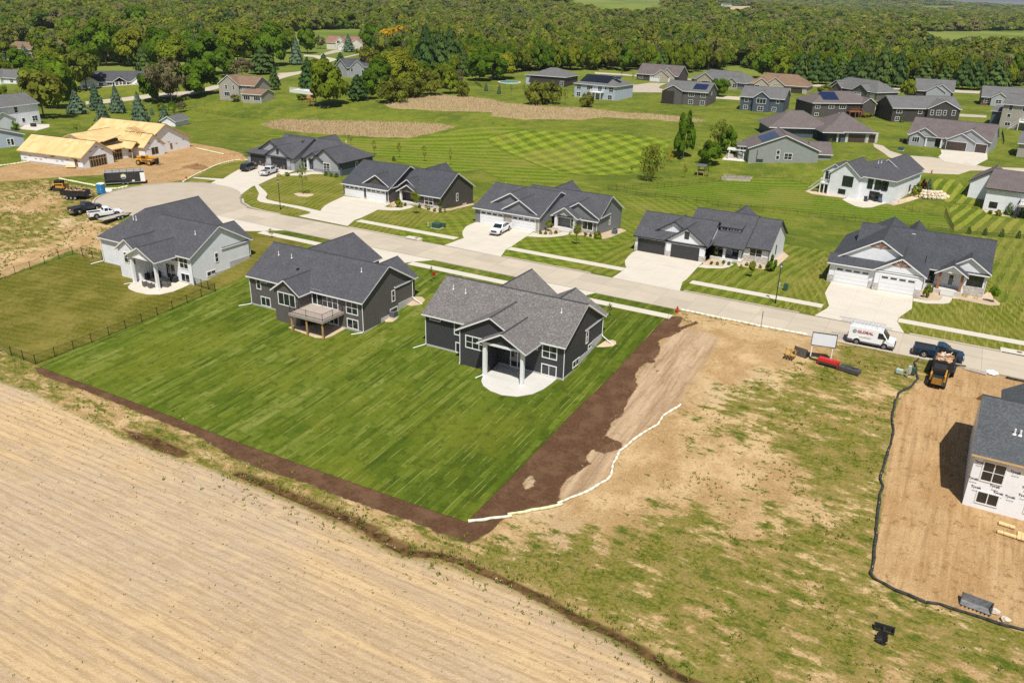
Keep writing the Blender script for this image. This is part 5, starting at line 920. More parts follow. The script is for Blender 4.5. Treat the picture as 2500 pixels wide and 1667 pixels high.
h = bg('grey hipped house with brown gables and open garage', ('C', 1780, 752), ('C', 2250, 806), 12, 3.2, 3.8, S_GREY, R_GREY, hip=(1, 1)); xg(h, .28, 9, 1.0, 2.8, deep=6, mat=S_TAN); xg(h, .78, 5, 1.0, 1.8, deep=5, mat=S_TAN); h.garage('-y', -1.0, (.3 - .5) * h.L, 4.9, mat=INNER_SHADE, wins=0); h.garage('-y', 0, (.1 - .5) * h.L, 2.8); wins(h, [(.84, 1.7, 2.2, 1.6, 2)], at=-1)  # open garage is a shut door coloured dark as inner shade
h = bg('tan house with brown hipped roof and dark garage door', ('C', 2290, 800), ('D', 395, 838), 12, 3.2, 4.0, S_TAN, R_BROWN, hip=(1, 1)); xg(h, .22, 6, 1.0, 2.2, deep=5); xg(h, .45, 8, .5, 2.8, deep=6); h.garage('-y', 0, (.83 - .5) * h.L, 5.0, mat=GDOORBR, wins=0); wins(h, [(.15, 1.7, 2, 1.5, 2)], at=-1)
h = bg('taupe hipped house with white-windowed garage doors', ('D', 570, 822), ('D', 1012, 895), 12, 3.3, 3.8, S_TAUPE, R_GREY, hip=(1, 1)); xg(h, .25, 5, 1.0, 1.9, deep=5); xg(h, .2, 8, .4, 2.6, deep=5); xg(h, .72, 8, 1.2, 2.4, deep=6); h.garage('-y', -1.2, (.66 - .5) * h.L, 4.9); h.garage('-y', 0, (.92 - .5) * h.L, 2.8); h.block('porch_recess_shade', -4.8, -.06, .1, -1.4, .02, 2.7, INNER_SHADE)  # dark slab on the front wall stands in for porch shade
h = bg('grey-roofed house with two pale front gables by the pines', ('D', 1345, 868), ('D', 1690, 890), 12, 3.2, 4.2, S_DKBR, R_GREY); xg(h, .68, 8, .6, 2.8, deep=6, mat=S_LGREY); xg(h, .55, 7, 1.4, 2.2, deep=5, mat=S_LGREY)
h = bg('dark brown house with red brick base at right edge', ('D', 1945, 935), ('D', 2560, 975), 12, 3.4, 3.6, S_DKBR, R_GREY); xg(h, .25, 5.5, 1.2, 1.8, deep=5, mat=S_LGREY); wins(h, [(.08, 1.8, 1.9, 1.4, 2)]); wins(h, [(.25, 1.8, 2, 1.4, 2)], at=-1.2); h.block('brick_base', -h.L / 2 - .05, -.08, -1, 0, .2, .8, flat('red_brick', (.16, .06, .05), .9, .2))
h = bg('dark hipped house beside the garden pool', ('C', 345, 755), ('C', 655, 778), 14, 4.4, 3.0, S_DKBR, R_GREY, hip=(1, 1)); h.block('wall', -h.L / 2 - 2.8, 1, -2, -h.L / 2, 6, 4.2, S_LBLUE); h.shed(-h.L / 2 - 3.3, -h.L / 2 + .6, .5, 6.5, 4.2, 4.5); wins(h, [(.9, 1.4, 1.6, 2, 2)])
h = bg('white ranch house with columned porch beyond the bare tree', ('A', 722, 792), ('A', 1312, 738), 11, 3.0, 3.6, S_WHITE, R_CHAR); xg(h, .14, 7, 1.5, 2.2, deep=6); xg(h, .9, 7, 1.5, 2.4, deep=6); xg(h, .6, 5.5, 1.8, 1.8, deep=5, walls=False); h.garage('-y', -1.5, (.9 - .5) * h.L, 4.6); wins(h, [(.3, 1.6, 1.8, 1.5, 2), (.43, 1.6, 1.8, 1.5, 2), (.5, 1.6, 1.2, 1.5, 1), (.7, 1.6, 1.8, 1.5, 2)]); h.door('-y', 0, .1 * h.L + .5, .1, mat=GDOORBR); [h.column((q - .5) * h.L, -1.6, 0, 3, .16) for q in (.52, .58, .63, .69)]; wins(h, [(.06, 1.0, 1.2, 1.2, 2)], at=-1.5)
h = bg('pale blue-white two-storey house with rear patio at left edge', ('A', -260, 1190), ('A', 368, 1098), 10, 6.2, 2.6, S_WHITE, R_GREY); wins(h, [(.67, 4.8, 1.1, 1.7, 1), (.75, 1.6, 1.0, 1.2, 1), (.92, 1.7, 1.8, 1.5, 2)]); xg(h, .3, 8, 5, 2.2, deep=3, ez=3.2); h.vent(4.6, 2.5, .6)
h = bg('small pale blue outbuilding at left edge', ('A', -240, 1345), ('A', 222, 1296), 8, 3.0, 1.9, S_LBLUE, R_GREY, ax='y'); wins(h, [(.7, 1.4, .7, 1.3, 1)]); h.door('-y', 0, .27 * h.L, .1)
h = bg('white house with grey roof behind maples at left edge', ('A', -60, 742), ('A', 152, 748), 9, 3.0, 2.8, S_WHITE, R_GREY); wins(h, [(.8, 1.5, 1.6, 1.3, 2)]); xg(h, .2, 7, 1.5, 2.4, deep=5)
h = bg('tan two-storey house with brown roof and sunroom', ('A', 2005, 888), ('B', 90, 900), 10, 6.0, 2.8, S_BEIGE, R_BROWN); xg(h, .2, 9, .8, 3.2, deep=6); wins(h, [(.12, 4.9, .9, 1.6, 1), (.13, 2.3, 2.4, 1.6, 3), (.36, 4.9, .8, 1.5, 1)], at=-.8); wins(h, [(.55, 4.8, 1.2, 1.4, 2), (.8, 4.8, 1.4, 1.4, 2), (.62, 1.9, 1.2, 1.4, 2)]); h.wing(h.L / 2 - 3.5, h.L / 2 + 5, -3.5, 5, -1, 3.2, 'x', 1.6, .4, .3); h.window('-y', -3.5, h.L / 2 + 3, 1.7, 2.8, 1.6, 3); h.window('-y', -3.5, h.L / 2 - 1.5, 1.7, 2.8, 1.6, 3)
h = bg('white garden shed with grey gambrel roof by the spruce', ('A', 1562, 1128), ('A', 1682, 1106), 5, 2.0, 1.4, S_WHITE, R_GREY, name='garden_shed'); h.o['category'] = 'shed'
h = bg('cream house with red-brown roof in front of woods', ('B', 722, 440), ('B', 1033, 452), 11, 4.6, 3.6, S_CREAM, R_RED, group='houses among the trees'); xg(h, .42, 6.5, 1.5, 2.6, deep=6, ez=5.6); xg(h, .5, 7, 2.5, 2.4, deep=5, ez=3.2); h.garage('-y', -2.5, (.48 - .5) * h.L, 4.2, 2.2); wins(h, [(.37, 4.9, 2, 1.6, 2)], at=-1.5); wins(h, [(.88, 2.2, 1.4, 1.5, 2)]); xg(h, .88, 8, .8, 2.6, deep=6)
h = bg('grey house with charcoal roof half hidden by trees', ('B', 905, 690), ('B', 1150, 668), 10, 4.6, 3.4, S_LGREY, R_CHAR, group='houses among the trees'); xg(h, .3, 8, 1.2, 3, deep=7); wins(h, [(.12, 3.4, 1.2, 1.6, 1), (.5, 1.8, 1.0, 2.6, 1)], at=-1.2); wins(h, [(.8, 2, 2, 2.2, 2)])
for lab, A, B, d_, e_, r_, w_, ro in (('tan house with long brown roof under oaks', ('A', 250, 375), ('A', 530, 378), 12, 3.2, 4.2, S_BEIGE, R_TAUPE), ('tan house with pale chimney among the spruces', ('A', 92, 500), ('A', 300, 520), 10, 4.6, 3, S_TAN, R_BROWN), ('house with small red-brown roof deep in woods', ('A', 775, 325), ('A', 890, 328), 10, 3.2, 3.2, S_BEIGE, R_RED), ('beige and blue house beside the yellow tree', ('B', 1385, 470), ('B', 1570, 462), 10, 4.2, 3.4, S_CREAM, R_RED), ('grey-roofed house hidden behind the wood edge', ('B', 40, 420), ('B', 150, 425), 10, 3.4, 3.4, S_LGREY, R_GREY), ('cream house among conifers behind the tan roof', ('D', 255, 560), ('D', 430, 562), 11, 3.6, 3.4, S_CREAM, R_TAUPE), ('white house showing through trees at right', ('D', 1960, 515), ('D', 2050, 520), 10, 3.6, 3, S_WHITE, R_GREY)):
    h = bg(lab, A, B, d_, e_, r_, w_, ro, group='houses among the trees'); wins(h, [(.25, 1.8, 1.6, 1.4, 2), (.75, 1.8, 1.6, 1.4, 2)])
GREENMET = flat('green_metal_roof', (.08, .2, .19), .5, .1); REDB = flat('barn_red', (.35, .06, .05), .8, .15)
h = bg('red barn with green metal roof in the far woods', ('C', 2122, 248), ('C', 2332, 250), 14, 5, 3.4, REDB, GREENMET, group='far farm buildings', name='barn'); h.o['category'] = 'barn'; h.block('barn_door', -6, -.06, 0, -1, .02, 4, TRIM)
for lab, A, B, w_, ro in (('white farmhouse on the far hill with red-roofed wing', ('D', 1425, 92), ('D', 1512, 96), S_WHITE, R_RED), ('grey farm building on the far ridge', ('D', 1665, 84), ('D', 1742, 86), S_LGREY, R_GREY), ('far white house above the ploughed strip', ('C', 2066, 58), ('C', 2142, 60), S_WHITE, R_GREY), ('far shed with bright blue roof in trees', ('D', 850, 268), ('D', 955, 270), S_WHITE, flat('blue_roof', (.05, .25, .5), .5))):
    h = bg(lab, A, B, 10, 4, 4, w_, ro, group='far farm buildings'); wins(h, [(.3, 2, 1.6, 1.6, 2)])
# ------------------------------------------------------------------ vegetation
def leaf_mat(name, cols, trans=.54, hue=True):
    t = NT(name); nt_ = t.t; r = t.n('ShaderNodeObjectInfo').outputs['Random']; p = t.obj()
    n = len(cols); c = t.ramp(r, [(i / max(1, n - 1), cols[i]) for i in range(n)])
    v = t.ramp(t.noise(p, 1.6, 3), [(.34, .7), (.66, 1.35)]); col = t.mix(1.0, c, v, 'MULTIPLY')
    d = t.n('ShaderNodeBsdfDiffuse', i_0=col).outputs[0]; tr = t.n('ShaderNodeBsdfTranslucent', i_0=t.mix(.35, col, (.25, .3, .03))).outputs[0]
    m = t.n('ShaderNodeMixShader', i_0=trans, i_1=d, i_2=tr).outputs[0]; out = [x for x in nt_.nodes if x.type == 'OUTPUT_MATERIAL'][0]; nt_.links.new(m, out.inputs[0]); nt_.nodes.remove(t.b); return t.m
LEAF = {'maple': leaf_mat('leaf_deep_green', [(.095, .175, .013), (.13, .225, .017), (.165, .26, .022)]), 'oak': leaf_mat('leaf_yellow_green', [(0.186, 0.247, 0.019), (0.240, 0.285, 0.024), (0.271, 0.285, 0.027)]), 'olive': leaf_mat('leaf_olive', [(.19, .215, .03), (.23, .235, .035), (.17, .2, .028)]),
        'bare': leaf_mat('twig_brown', [(.2, .165, .09), (.22, .18, .1), (.19, .175, .08)]) if True else leaf_mat('twig_brown', [(0.264, 0.180, 0.101), (0.310, 0.210, 0.135), (0.248, 0.195, 0.095)]), 'gold': leaf_mat('leaf_gold', [(0.620, 0.390, 0.027), (0.651, 0.420, 0.027)]), 'maroon': leaf_mat('leaf_maroon', [(0.109, 0.018, 0.024), (0.124, 0.022, 0.027)]),
        'spruce': leaf_mat('needle_blue_green', [(0.074, 0.123, 0.068), (0.096, 0.143, 0.084), (0.116, 0.168, 0.108)], .1), 'pine': leaf_mat('needle_dark', [(0.046, 0.087, 0.022), (0.065, 0.105, 0.027), (0.085, 0.128, 0.030)], .1),
        'forest': leaf_mat('leaf_mixed_wood', [(.13, .2, .022), (.21, .27, .026), (.26, .265, .055), (.16, .235, .025), (.3, .32, .04), (.25, .235, .08), (.11, .185, .026), (.27, .235, .11), (.2, .28, .03), (.32, .31, .05)])}
BARK = flat('bark', (.1, .075, .055), .95, .25, 4)
def quads(c, nrm, size, rs):
    n = len(c); a = np.cross(nrm, rs.normal(size=(n, 3))); a /= np.linalg.norm(a, axis=1)[:, None] + 1e-9; b = np.cross(nrm, a)
    s = size * rs.uniform(.6, 1.35, (n, 1)); a *= s; b *= s * rs.uniform(.6, 1.0, (n, 1))
    return np.stack([c - a - b, c + a - b, c + a + b, c - a + b], 1).reshape(-1, 3)
def leafmesh(name, V, mat, extra=None):
    n = len(V) // 4; me = bpy.data.meshes.new(name); me.vertices.add(len(V)); me.vertices.foreach_set('co', V.ravel()); me.loops.add(n * 4); me.loops.foreach_set('vertex_index', np.arange(n * 4)); me.polygons.add(n)
    me.polygons.foreach_set('loop_start', np.arange(0, n * 4, 4)); me.polygons.foreach_set('loop_total', np.full(n, 4)); me.update(); me.materials.append(mat); return me
def crown_pts(rs, n, kind):
    """points and outward directions of a crown of unit height (z 0..1) and unit radius"""
    if kind in ('spruce', 'cone', 'pine'):
        u = rs.uniform(0, 1, n); z = .04 + .96 * (1 - np.sqrt(u)); t = rs.uniform(0, 2 * np.pi, n)
        tier = .78 + .22 * np.cos(z * 2 * np.pi * (9 if kind == 'spruce' else 6)) if kind != 'cone' else 1.0; lob = 1 + .22 * np.sin(t * 5 + z * 17) + .14 * np.sin(t * 9 - z * 31)
        prof = (1 - z) ** (.85 if kind == 'spruce' else .6) if kind != 'cone' else np.sqrt(np.clip(1 - z ** 1.7, 0, 1)) * .95
        r = prof * tier * lob * np.sqrt(rs.uniform(.45, 1, n)) + .02
        p = np.stack([r * np.cos(t), r * np.sin(t), z - .05 * r], 1); o = np.stack([np.cos(t), np.sin(t), .55 + 0 * t], 1); return p, o
    nb = {'maple': 26, 'oak': 34, 'olive': 40, 'bare': 36, 'ball': 16, 'bush': 14, 'young': 16, 'poplar': 22, 'willow': 26, 'forest': 13}.get(kind, 24)
    d = rs.normal(size=(nb, 3)); d /= np.linalg.norm(d, axis=1)[:, None]; rad = rs.uniform(.35, .86, (nb, 1)) ** .7
    c = d * rad; br = rs.uniform(.2, .38, nb) * {'olive': .8, 'bare': .8, 'young': .75, 'ball': 1.0}.get(kind, 1.0)
    if kind == 'ball': c *= .62; br = br * 1.2
    i = rs.randint(0, nb, n); e = rs.normal(size=(n, 3)); e /= np.linalg.norm(e, axis=1)[:, None]; rr = br[i] * rs.uniform(.5, 1.0, n) ** .5
    p = c[i] + e * rr[:, None]; o = e * .7 + p * .6; p[:, 2] = p[:, 2] * .5 + .5
    if kind in ('poplar', 'young'): p[:, :2] *= (1 - .45 * np.clip(p[:, 2:3], 0, 1))
    if kind in ('bush', 'willow'): p[:, :2] *= (1.12 - .4 * np.clip(p[:, 2:3], 0, 1))
    if kind in ('maple', 'oak', 'forest'): p[:, :2] *= (1.08 - .22 * np.clip(p[:, 2:3], 0, 1) ** 2)
    return p, o
_cr = {}
def crown_mesh(kind, var, n, leaf, w_, hh, matkey):
    rs = np.random.RandomState(hash((kind, var)) % 1000 if False else (sum(map(ord, kind)) * 7 + var * 131) % 9973); p, o = crown_pts(rs, n, kind); p = p * np.array([w_, w_, hh]); o = o + rs.normal(size=o.shape) * .4 + np.array([0, 0, .75]); o /= np.linalg.norm(o, axis=1)[:, None]
    return leafmesh('crown', quads(p, o, leaf, rs), LEAF[matkey])
def trunk_mesh(rs, H, base, w_, conifer=False, thick=None):
    m = MB(); r = thick or max(.04, H * .018); top = base + (H - base) * (.9 if conifer else .45)
    m.tube((0, 0, -.15), (0, 0, base), r * 1.15, r * .9, 7); m.tube((0, 0, base), (rs.uniform(-.1, .1), rs.uniform(-.1, .1), top), r * .9, r * .25, 6)
    if not conifer:
        for k in range(6):
            a = rs.uniform(0, 6.28); z = base + (H - base) * rs.uniform(.02, .3); L = w_ * rs.uniform(.55, .85); m.tube((0, 0, z), (math.cos(a) * L, math.sin(a) * L, z + (H - base) * rs.uniform(.2, .45)), r * .5, r * .12, 5)
    return m.mesh('trunk')
SPEC = {'maple': ('maple', 4200, .27, .16), 'oak': ('oak', 4200, .26, .18), 'olive': ('olive', 1500, .32, .22), 'bare': ('bare', 1300, .22, .2), 'gold': ('gold', 1800, .42, .2), 'spruce': ('spruce', 2800, .28, .04), 'pine': ('pine', 2800, .36, .12), 'young': ('oak', 420, .16, .3), 'poplar': ('maple', 2200, .36, .05), 'bush': ('oak', 700, .2, .0), 'dkbush': ('maple', 700, .2, .0), 'wispy': ('olive', 1100, .17, .12), 'willow': ('olive', 2200, .26, .03), 'cone': ('pine', 500, .16, .0), 'ball': ('oak', 900, .18, .34), 'dkball': ('maple', 900, .18, .34), 'maroon': ('maroon', 600, .2, .0), 'goldbush': ('gold', 500, .14, .0), 'sap': ('olive', 160, .12, .3)}
SHAPE = {'wispy': 'olive', 'gold': 'maple', 'dkbush': 'bush', 'maroon': 'bush', 'goldbush': 'bush', 'dkball': 'ball', 'sap': 'young'}
_tree_cache = {}
def tree(kind, x, y, H, w_, label, cat='tree', group=None, var=0, leafscale=1.0):
    mk, n, leaf, bf = SPEC[kind]; shp = SHAPE.get(kind, kind); key = (kind, var)
    if key not in _tree_cache:
        rs = np.random.RandomState(var * 17 + len(kind)); _tree_cache[key] = (crown_mesh(shp, var, n, leaf / (5.0 if H > 3.5 else 2.0), 1.0, 1.0, mk), trunk_mesh(rs, 1.0, max(bf, .02), .8, shp in ('spruce', 'pine', 'cone'), .035))
    cm, tm = _tree_cache[key]; nm = {'bush': 'shrub', 'dkbush': 'shrub', 'maroon': 'shrub', 'goldbush': 'shrub', 'cone': 'conifer', 'spruce': 'spruce_tree', 'pine': 'pine_tree'}.get(kind, 'tree'); nm = 'shrub' if cat == 'shrub' else nm
    z = hz(x, y); e = empty(nm, (x, y, z), random.uniform(0, 6.28), label, cat, group)
    c = bpy.data.objects.new('crown', cm); COL.objects.link(c); c.parent = e; c.location = (0, 0, H * bf); c.scale = (w_ / 2, w_ / 2, H * (1 - bf))
    if bf > 0:
        tk = bpy.data.objects.new('trunk', tm); COL.objects.link(tk); tk.parent = e; tk.scale = (min(w_ / 2, H * .45), min(w_ / 2, H * .45), H)
        if not tm.materials: tm.materials.append(BARK)
    return e
def size_from(t, x, y, topy, wpx):
    ox, oy, s = TILES[t]; g = ground(t, x, y); d = np.array([g[0], g[1], hz(*g) - CAMH]); dep = float(CR[2] @ d)
    return g, (y - topy) / s * dep / (FPX * math.cos(PITCH)), wpx / s * dep / FPX
def T(kind, t, x, y, topy, wpx, label, cat='tree', group=None, var=None):
    g, H, w_ = size_from(t, x, y, topy, wpx)
    if kind in ('maple', 'oak', 'olive', 'gold', 'bare', 'willow') and H > 3: w_ *= 1.18; H *= 1.06
    return tree(kind, g[0], g[1], H, w_, label, cat, group, random.randint(0, 3) if var is None else var)
ORD = ['leftmost', 'second from left', 'third from left', 'fourth from left', 'fifth from left', 'sixth from left', 'seventh from left']
for a in (
 ('spruce', 'A', 690, 1015, 822, 190, 'dark spruce leftmost of the spruces before the unfinished house'), ('spruce', 'A', 868, 985, 770, 150, 'blue-green spruce just right of the leftmost dark spruce'), ('spruce', 'A', 1052, 1008, 783, 150, 'brownish spruce behind the street curve'), ('spruce', 'A', 938, 1168, 905, 185, 'blue spruce rising behind the sheathed garage roof'), ('spruce', 'A', 1256, 1112, 852, 180, 'tall blue spruce behind the middle of the sheathed roof'), ('spruce', 'A', 1475, 1112, 948, 135, 'spruce left of the gambrel garden shed'), ('spruce', 'A', 1356, 1026, 965, 45, 'tiny spruce between two large blue spruces'),
 ('spruce', 'A', 240, 600, 425, 165, 'large spruce by the tan house with pale chimney'), ('spruce', 'A', 345, 600, 495, 95, 'slim blue spruce right of the chimney house spruce'), ('spruce', 'A', 60, 645, 500, 120, 'spruce at the left edge above the white house'), ('pine', 'A', 585, 645, 500, 110, 'dark conifer behind the olive tree'), ('pine', 'A', 1170, 592, 450, 130, 'dark conifer left behind the white ranch house'), ('pine', 'A', 1285, 660, 445, 145, 'dark conifer behind the white ranch garage'),
 ('olive', 'A', 775, 805, 500, 270, 'olive half-leafed tree before the white ranch house'), ('olive', 'A', 390, 1045, 690, 380, 'large olive tree left of the dark spruce'), ('maple', 'A', 520, 960, 575, 320, 'large green maple behind the olive tree at left'), ('young', 'A', 690, 1192, 1088, 105, 'young tree behind the sheathed roof at left'), ('bare', 'A', 1530, 915, 570, 320, 'brown half-bare tree between two green maples'), ('maple', 'A', 1400, 905, 640, 240, 'green maple left of the brown half-bare tree'), ('maple', 'A', 1790, 855, 590, 300, 'green maple right of the brown half-bare tree'), ('oak', 'A', 1575, 640, 385, 260, 'bright yellow-green maple behind the brown tree'),
 ('maple', 'A', 950, 585, 245, 300, 'big dark maple above the white ranch roof'), ('maple', 'A', 1430, 600, 300, 260, 'dark maple left of the bright yellow-green maple'), ('maple', 'A', 1870, 665, 365, 300, 'dark maple right of the bright yellow-green maple'), ('oak', 'A', 2120, 580, 290, 290, 'pale green tree above the tan two-storey house'), ('bare', 'A', 2160, 700, 545, 220, 'brown bare tree behind the tan house gable'), ('oak', 'A', 1200, 590, 320, 240, 'leafy tree behind the ranch house conifers'), ('maple', 'A', 660, 400, 190, 220, 'dark tree in front of the wood at left'), ('maple', 'A', 1260, 330, 110, 280, 'dark green tree pair on the wood edge'), ('oak', 'A', 400, 470, 290, 220, 'green tree beside the long brown roof'), ('oak', 'A', 600, 500, 330, 240, 'light green tree right of the brown roof'), ('olive', 'A', 60, 560, 400, 170, 'olive tree at left edge by the chimney house'), ('oak', 'A', 30, 880, 780, 90, 'small bright tree at left edge'),
 ('dkbush', 'A', 130, 1160, 1085, 80, 'dark shrub beside the blue-white house patio', 'shrub'), ('dkbush', 'A', 1540, 1008, 915, 110, 'clipped dark shrub behind the garden shed', 'shrub'), ('bare', 'A', 1620, 1000, 920, 90, 'brown shrub behind the garden shed', 'shrub'), ('bush', 'A', 1440, 985, 925, 80, 'green shrub above the shed spruce', 'shrub'), ('olive', 'A', 2100, 905, 850, 90, 'yellowish shrub at the tan house wall', 'shrub'),
 ('pine', 'B', 565, 815, 555, 185, 'dark conifer left of the bright round tree'), ('oak', 'B', 745, 945, 610, 290, 'bright yellow-green round tree by the play set'), ('pine', 'B', 1000, 895, 690, 200, 'dark conifer right of the bright round tree'), ('maple', 'B', 1110, 885, 655, 150, 'upright green tree beside the dark conifer'), ('maple', 'B', 552, 478, 290, 145, 'rounded green tree across from the red-roofed house'), ('bare', 'B', 665, 435, 335, 100, 'brown conifer left of the red-roofed house'), ('spruce', 'B', 455, 578, 352, 130, 'grey-green spruce above the road bend'), ('maple', 'B', 250, 585, 290, 260, 'large green tree left of the grey-green spruce'), ('spruce', 'B', 918, 465, 325, 120, 'spruce standing before the red-roofed house'), ('maple', 'B', 1130, 470, 262, 190, 'dark round maple right of the red-roofed house'), ('gold', 'B', 1330, 480, 282, 260, 'orange-yellow tree near the wood'), ('olive', 'B', 1085, 660, 450, 190, 'pale tree before the charcoal-roofed house'), ('oak', 'B', 1360, 735, 488, 240, 'yellow-green tree right of the charcoal roof'), ('oak', 'B', 1230, 640, 480, 160, 'tree between charcoal roof and gold tree'),
 ('pine', 'B', 1610, 670, 275, 230, 'tall dark pine leftmost of the pine stand'), ('pine', 'B', 1720, 660, 330, 230, 'dark pine second in the pine stand'), ('pine', 'B', 1820, 655, 300, 230, 'dark pine third in the pine stand'), ('pine', 'B', 1905, 650, 390, 180, 'shorter pine at the right of the pine stand'), ('spruce', 'B', 1990, 500, 370, 120, 'blue spruce above the pine stand'), ('maple', 'B', 2080, 720, 480, 200, 'green tree right of the pine stand'), ('bare', 'B', 1880, 760, 640, 130, 'reddish bare shrub under the pines', 'shrub'), ('pine', 'B', 160, 660, 450, 270, 'dark conifer behind the tan house right end'), ('pine', 'B', 260, 800, 620, 110, 'dark narrow conifer at the tan sunroom'), ('pine', 'B', 700, 640, 500, 120, 'small pine beside the road bend'), ('pine', 'B', 850, 640, 490, 130, 'small pine left of the charcoal roof'),
 ('willow', 'B', 1300, 915, 720, 250, 'willow thicket at the reed edge, leftmost', 'shrub'), ('willow', 'B', 1480, 870, 670, 230, 'willow thicket second from left at the reeds', 'shrub'), ('willow', 'B', 1650, 845, 660, 220, 'willow thicket third from left at the reeds', 'shrub'), ('oak', 'B', 1820, 835, 655, 150, 'upright yellow-green tree beside the willow thickets'), ('willow', 'B', 1925, 860, 730, 120, 'small willow at the right end of the thickets', 'shrub'), ('dkbush', 'B', 500, 890, 845, 120, 'low dark shrubs beside the white deck fence', 'shrub'),
 ('willow', 'C', 400, 930, 740, 200, 'willow clump before the pool house, left stem', 'shrub'), ('willow', 'C', 510, 925, 735, 190, 'willow clump before the pool house, right stem', 'shrub'), ('willow', 'C', 852, 955, 832, 120, 'small willow before the solar-roofed blue house', 'shrub'), ('young', 'C', 655, 935, 800, 70, 'thin young tree between the two willow clumps'), ('young', 'C', 1155, 690, 618, 50, 'young tree left of the taupe house by the woods'), ('young', 'C', 1255, 718, 655, 40, 'small young tree at the taupe house window'), ('maple', 'C', 2018, 860, 722, 150, 'dark round tree right of the ten-panel solar house'), ('poplar', 'C', 1705, 1410, 1035, 200, 'tall dark leaning tree beside the checked meadow'), ('goldbush', 'C', 1590, 1440, 1328, 70, 'small yellow tree left of the tall leaning tree'), ('wispy', 'C', 1420, 1610, 1290, 250, 'wispy olive tree at the fence corner'), ('maple', 'C', 1940, 1470, 1285, 170, 'round dark tree left of the white pergola'), ('maple', 'C', 2095, 1365, 1170, 120, 'green tree above the white pergola'), ('wispy', 'C', 2015, 1330, 1080, 190, 'wispy tree behind the round dark tree'), ('young', 'C', 1715, 1585, 1465, 70, 'young tree inside the fence, left of the playset'), ('young', 'C', 1925, 1578, 1450, 80, 'young tree inside the fence beside the playset'), ('sap', 'C', 1250, 1540, 1480, 50, 'tiny sapling left of the wispy olive tree'),
 ('spruce', 'D', 1120, 832, 752, 62, 'blue spruce on the far striped lawn'), ('oak', 'D', 1290, 868, 738, 120, 'bright green tree in front of the grey-roofed house'), ('olive', 'D', 545, 862, 775, 130, 'olive bushy tree left of the solar brown house'), ('young', 'D', 600, 1345, 1228, 75, 'young tree by the dark hipped house garage'), ('dkball', 'D', 1690, 1062, 985, 90, 'round green tree at the dark brown gable'), ('cone', 'D', 1243, 1092, 1028, 36, 'narrow conifer at the dark brown house wall', 'shrub'), ('oak', 'D', 935, 1045, 1005, 80, 'lime green shrub beside the redwood deck', 'shrub'), ('young', 'D', 2335, 745, 670, 60, 'thin tree by the pond at right'),
 ('young', 2, 610, 300, -10, 130, 'thin young tree in the ring bed before the blue-grey house'), ('ball', 2, 1712, 494, 250, 125, 'bright round tree before the brown-grey house porch'), ('dkball', 2, 1945, 455, 365, 65, 'small brown-green standard tree at the brown-grey house corner', 'shrub'), ('ball', 3, 925, 796, 570, 125, 'bright round tree before the grey house porch'), ('ball', 3, 655, 660, 560, 95, 'lollipop shrub at the grey house garage corner', 'shrub'), ('ball', 3, 2282, 925, 820, 78, 'lollipop shrub at the white house porch', 'shrub'), ('ball', 4, 278, 1108, 945, 85, 'small round tree before the black-trimmed house window'), ('dkbush', 4, 470, 1050, 905, 120, 'dark loose shrub at the black-trimmed house corner', 'shrub'), ('bush', 3, 1125, 728, 655, 95, 'clipped bright shrub at the grey house corner', 'shrub'), ('bush', 4, 1985, 1308, 1185, 80, 'green shrub in the gravel before the cedar porch', 'shrub'), ('dkball', 5, 2045, 152, 5, 130, 'dark round standard tree at the cedar-porch house corner'), ('young', 2, 300, 722, 622, 85, 'thin sapling behind the taupe house roof'), ('sap', 2, 1860, 1165, 995, 40, 'staked sapling beside the red yard sign'), ('sap', 3, 1248, 1490, 1360, 80, 'small leafy sapling at the charcoal house front'), ('goldbush', 2, 1478, 425, 385, 65, 'orange-yellow shrub at the brown-grey garage', 'shrub'), ('bush', 2, 1545, 425, 345, 95, 'yellow-green shrub at the brown-grey house entry', 'shrub'),
 ('maroon', 'd', 1430, 225, 148, 70, 'maroon shrub above the boulder wall', 'shrub'), ('spruce', 'd', 1478, 238, 135, 62, 'blue dwarf spruce above the boulder wall'), ('bush', 'd', 1375, 290, 185, 95, 'green shrub left of the boulder wall', 'shrub'), ('ball', 'd', 2098, 415, 352, 70, 'trained small tree at the white right-edge house'), ('bush', 'd', 2100, 462, 412, 62, 'green shrub under the trained small tree', 'shrub'), ('cone', 'd', 2190, 455, 352, 75, 'upright evergreen left of the white right-edge deck', 'shrub'), ('cone', 'd', 2310, 478, 385, 60, 'upright evergreen at the right edge deck', 'shrub'), ('bush', 'd', 2030, 445, 415, 60, 'low green shrub at the white right-edge house', 'shrub'),
 ('goldbush', 5, 1760, 100, 60, 110, 'spreading yellow shrub below the stone wall', 'shrub'), ('goldbush', 5, 1880, 118, 82, 70, 'smaller yellow shrub nearest the house corner', 'shrub'), ('bush', 5, 1452, 48, -10, 75, 'green shrub beside the entry steps', 'shrub'), ('bush', 'b', 515, 545, 515, 60, 'green shrub at the blue-grey house walk', 'shrub'), ('goldbush', 'b', 440, 550, 527, 50, 'orange shrub at the blue-grey garage corner', 'shrub')):
    T(*a)
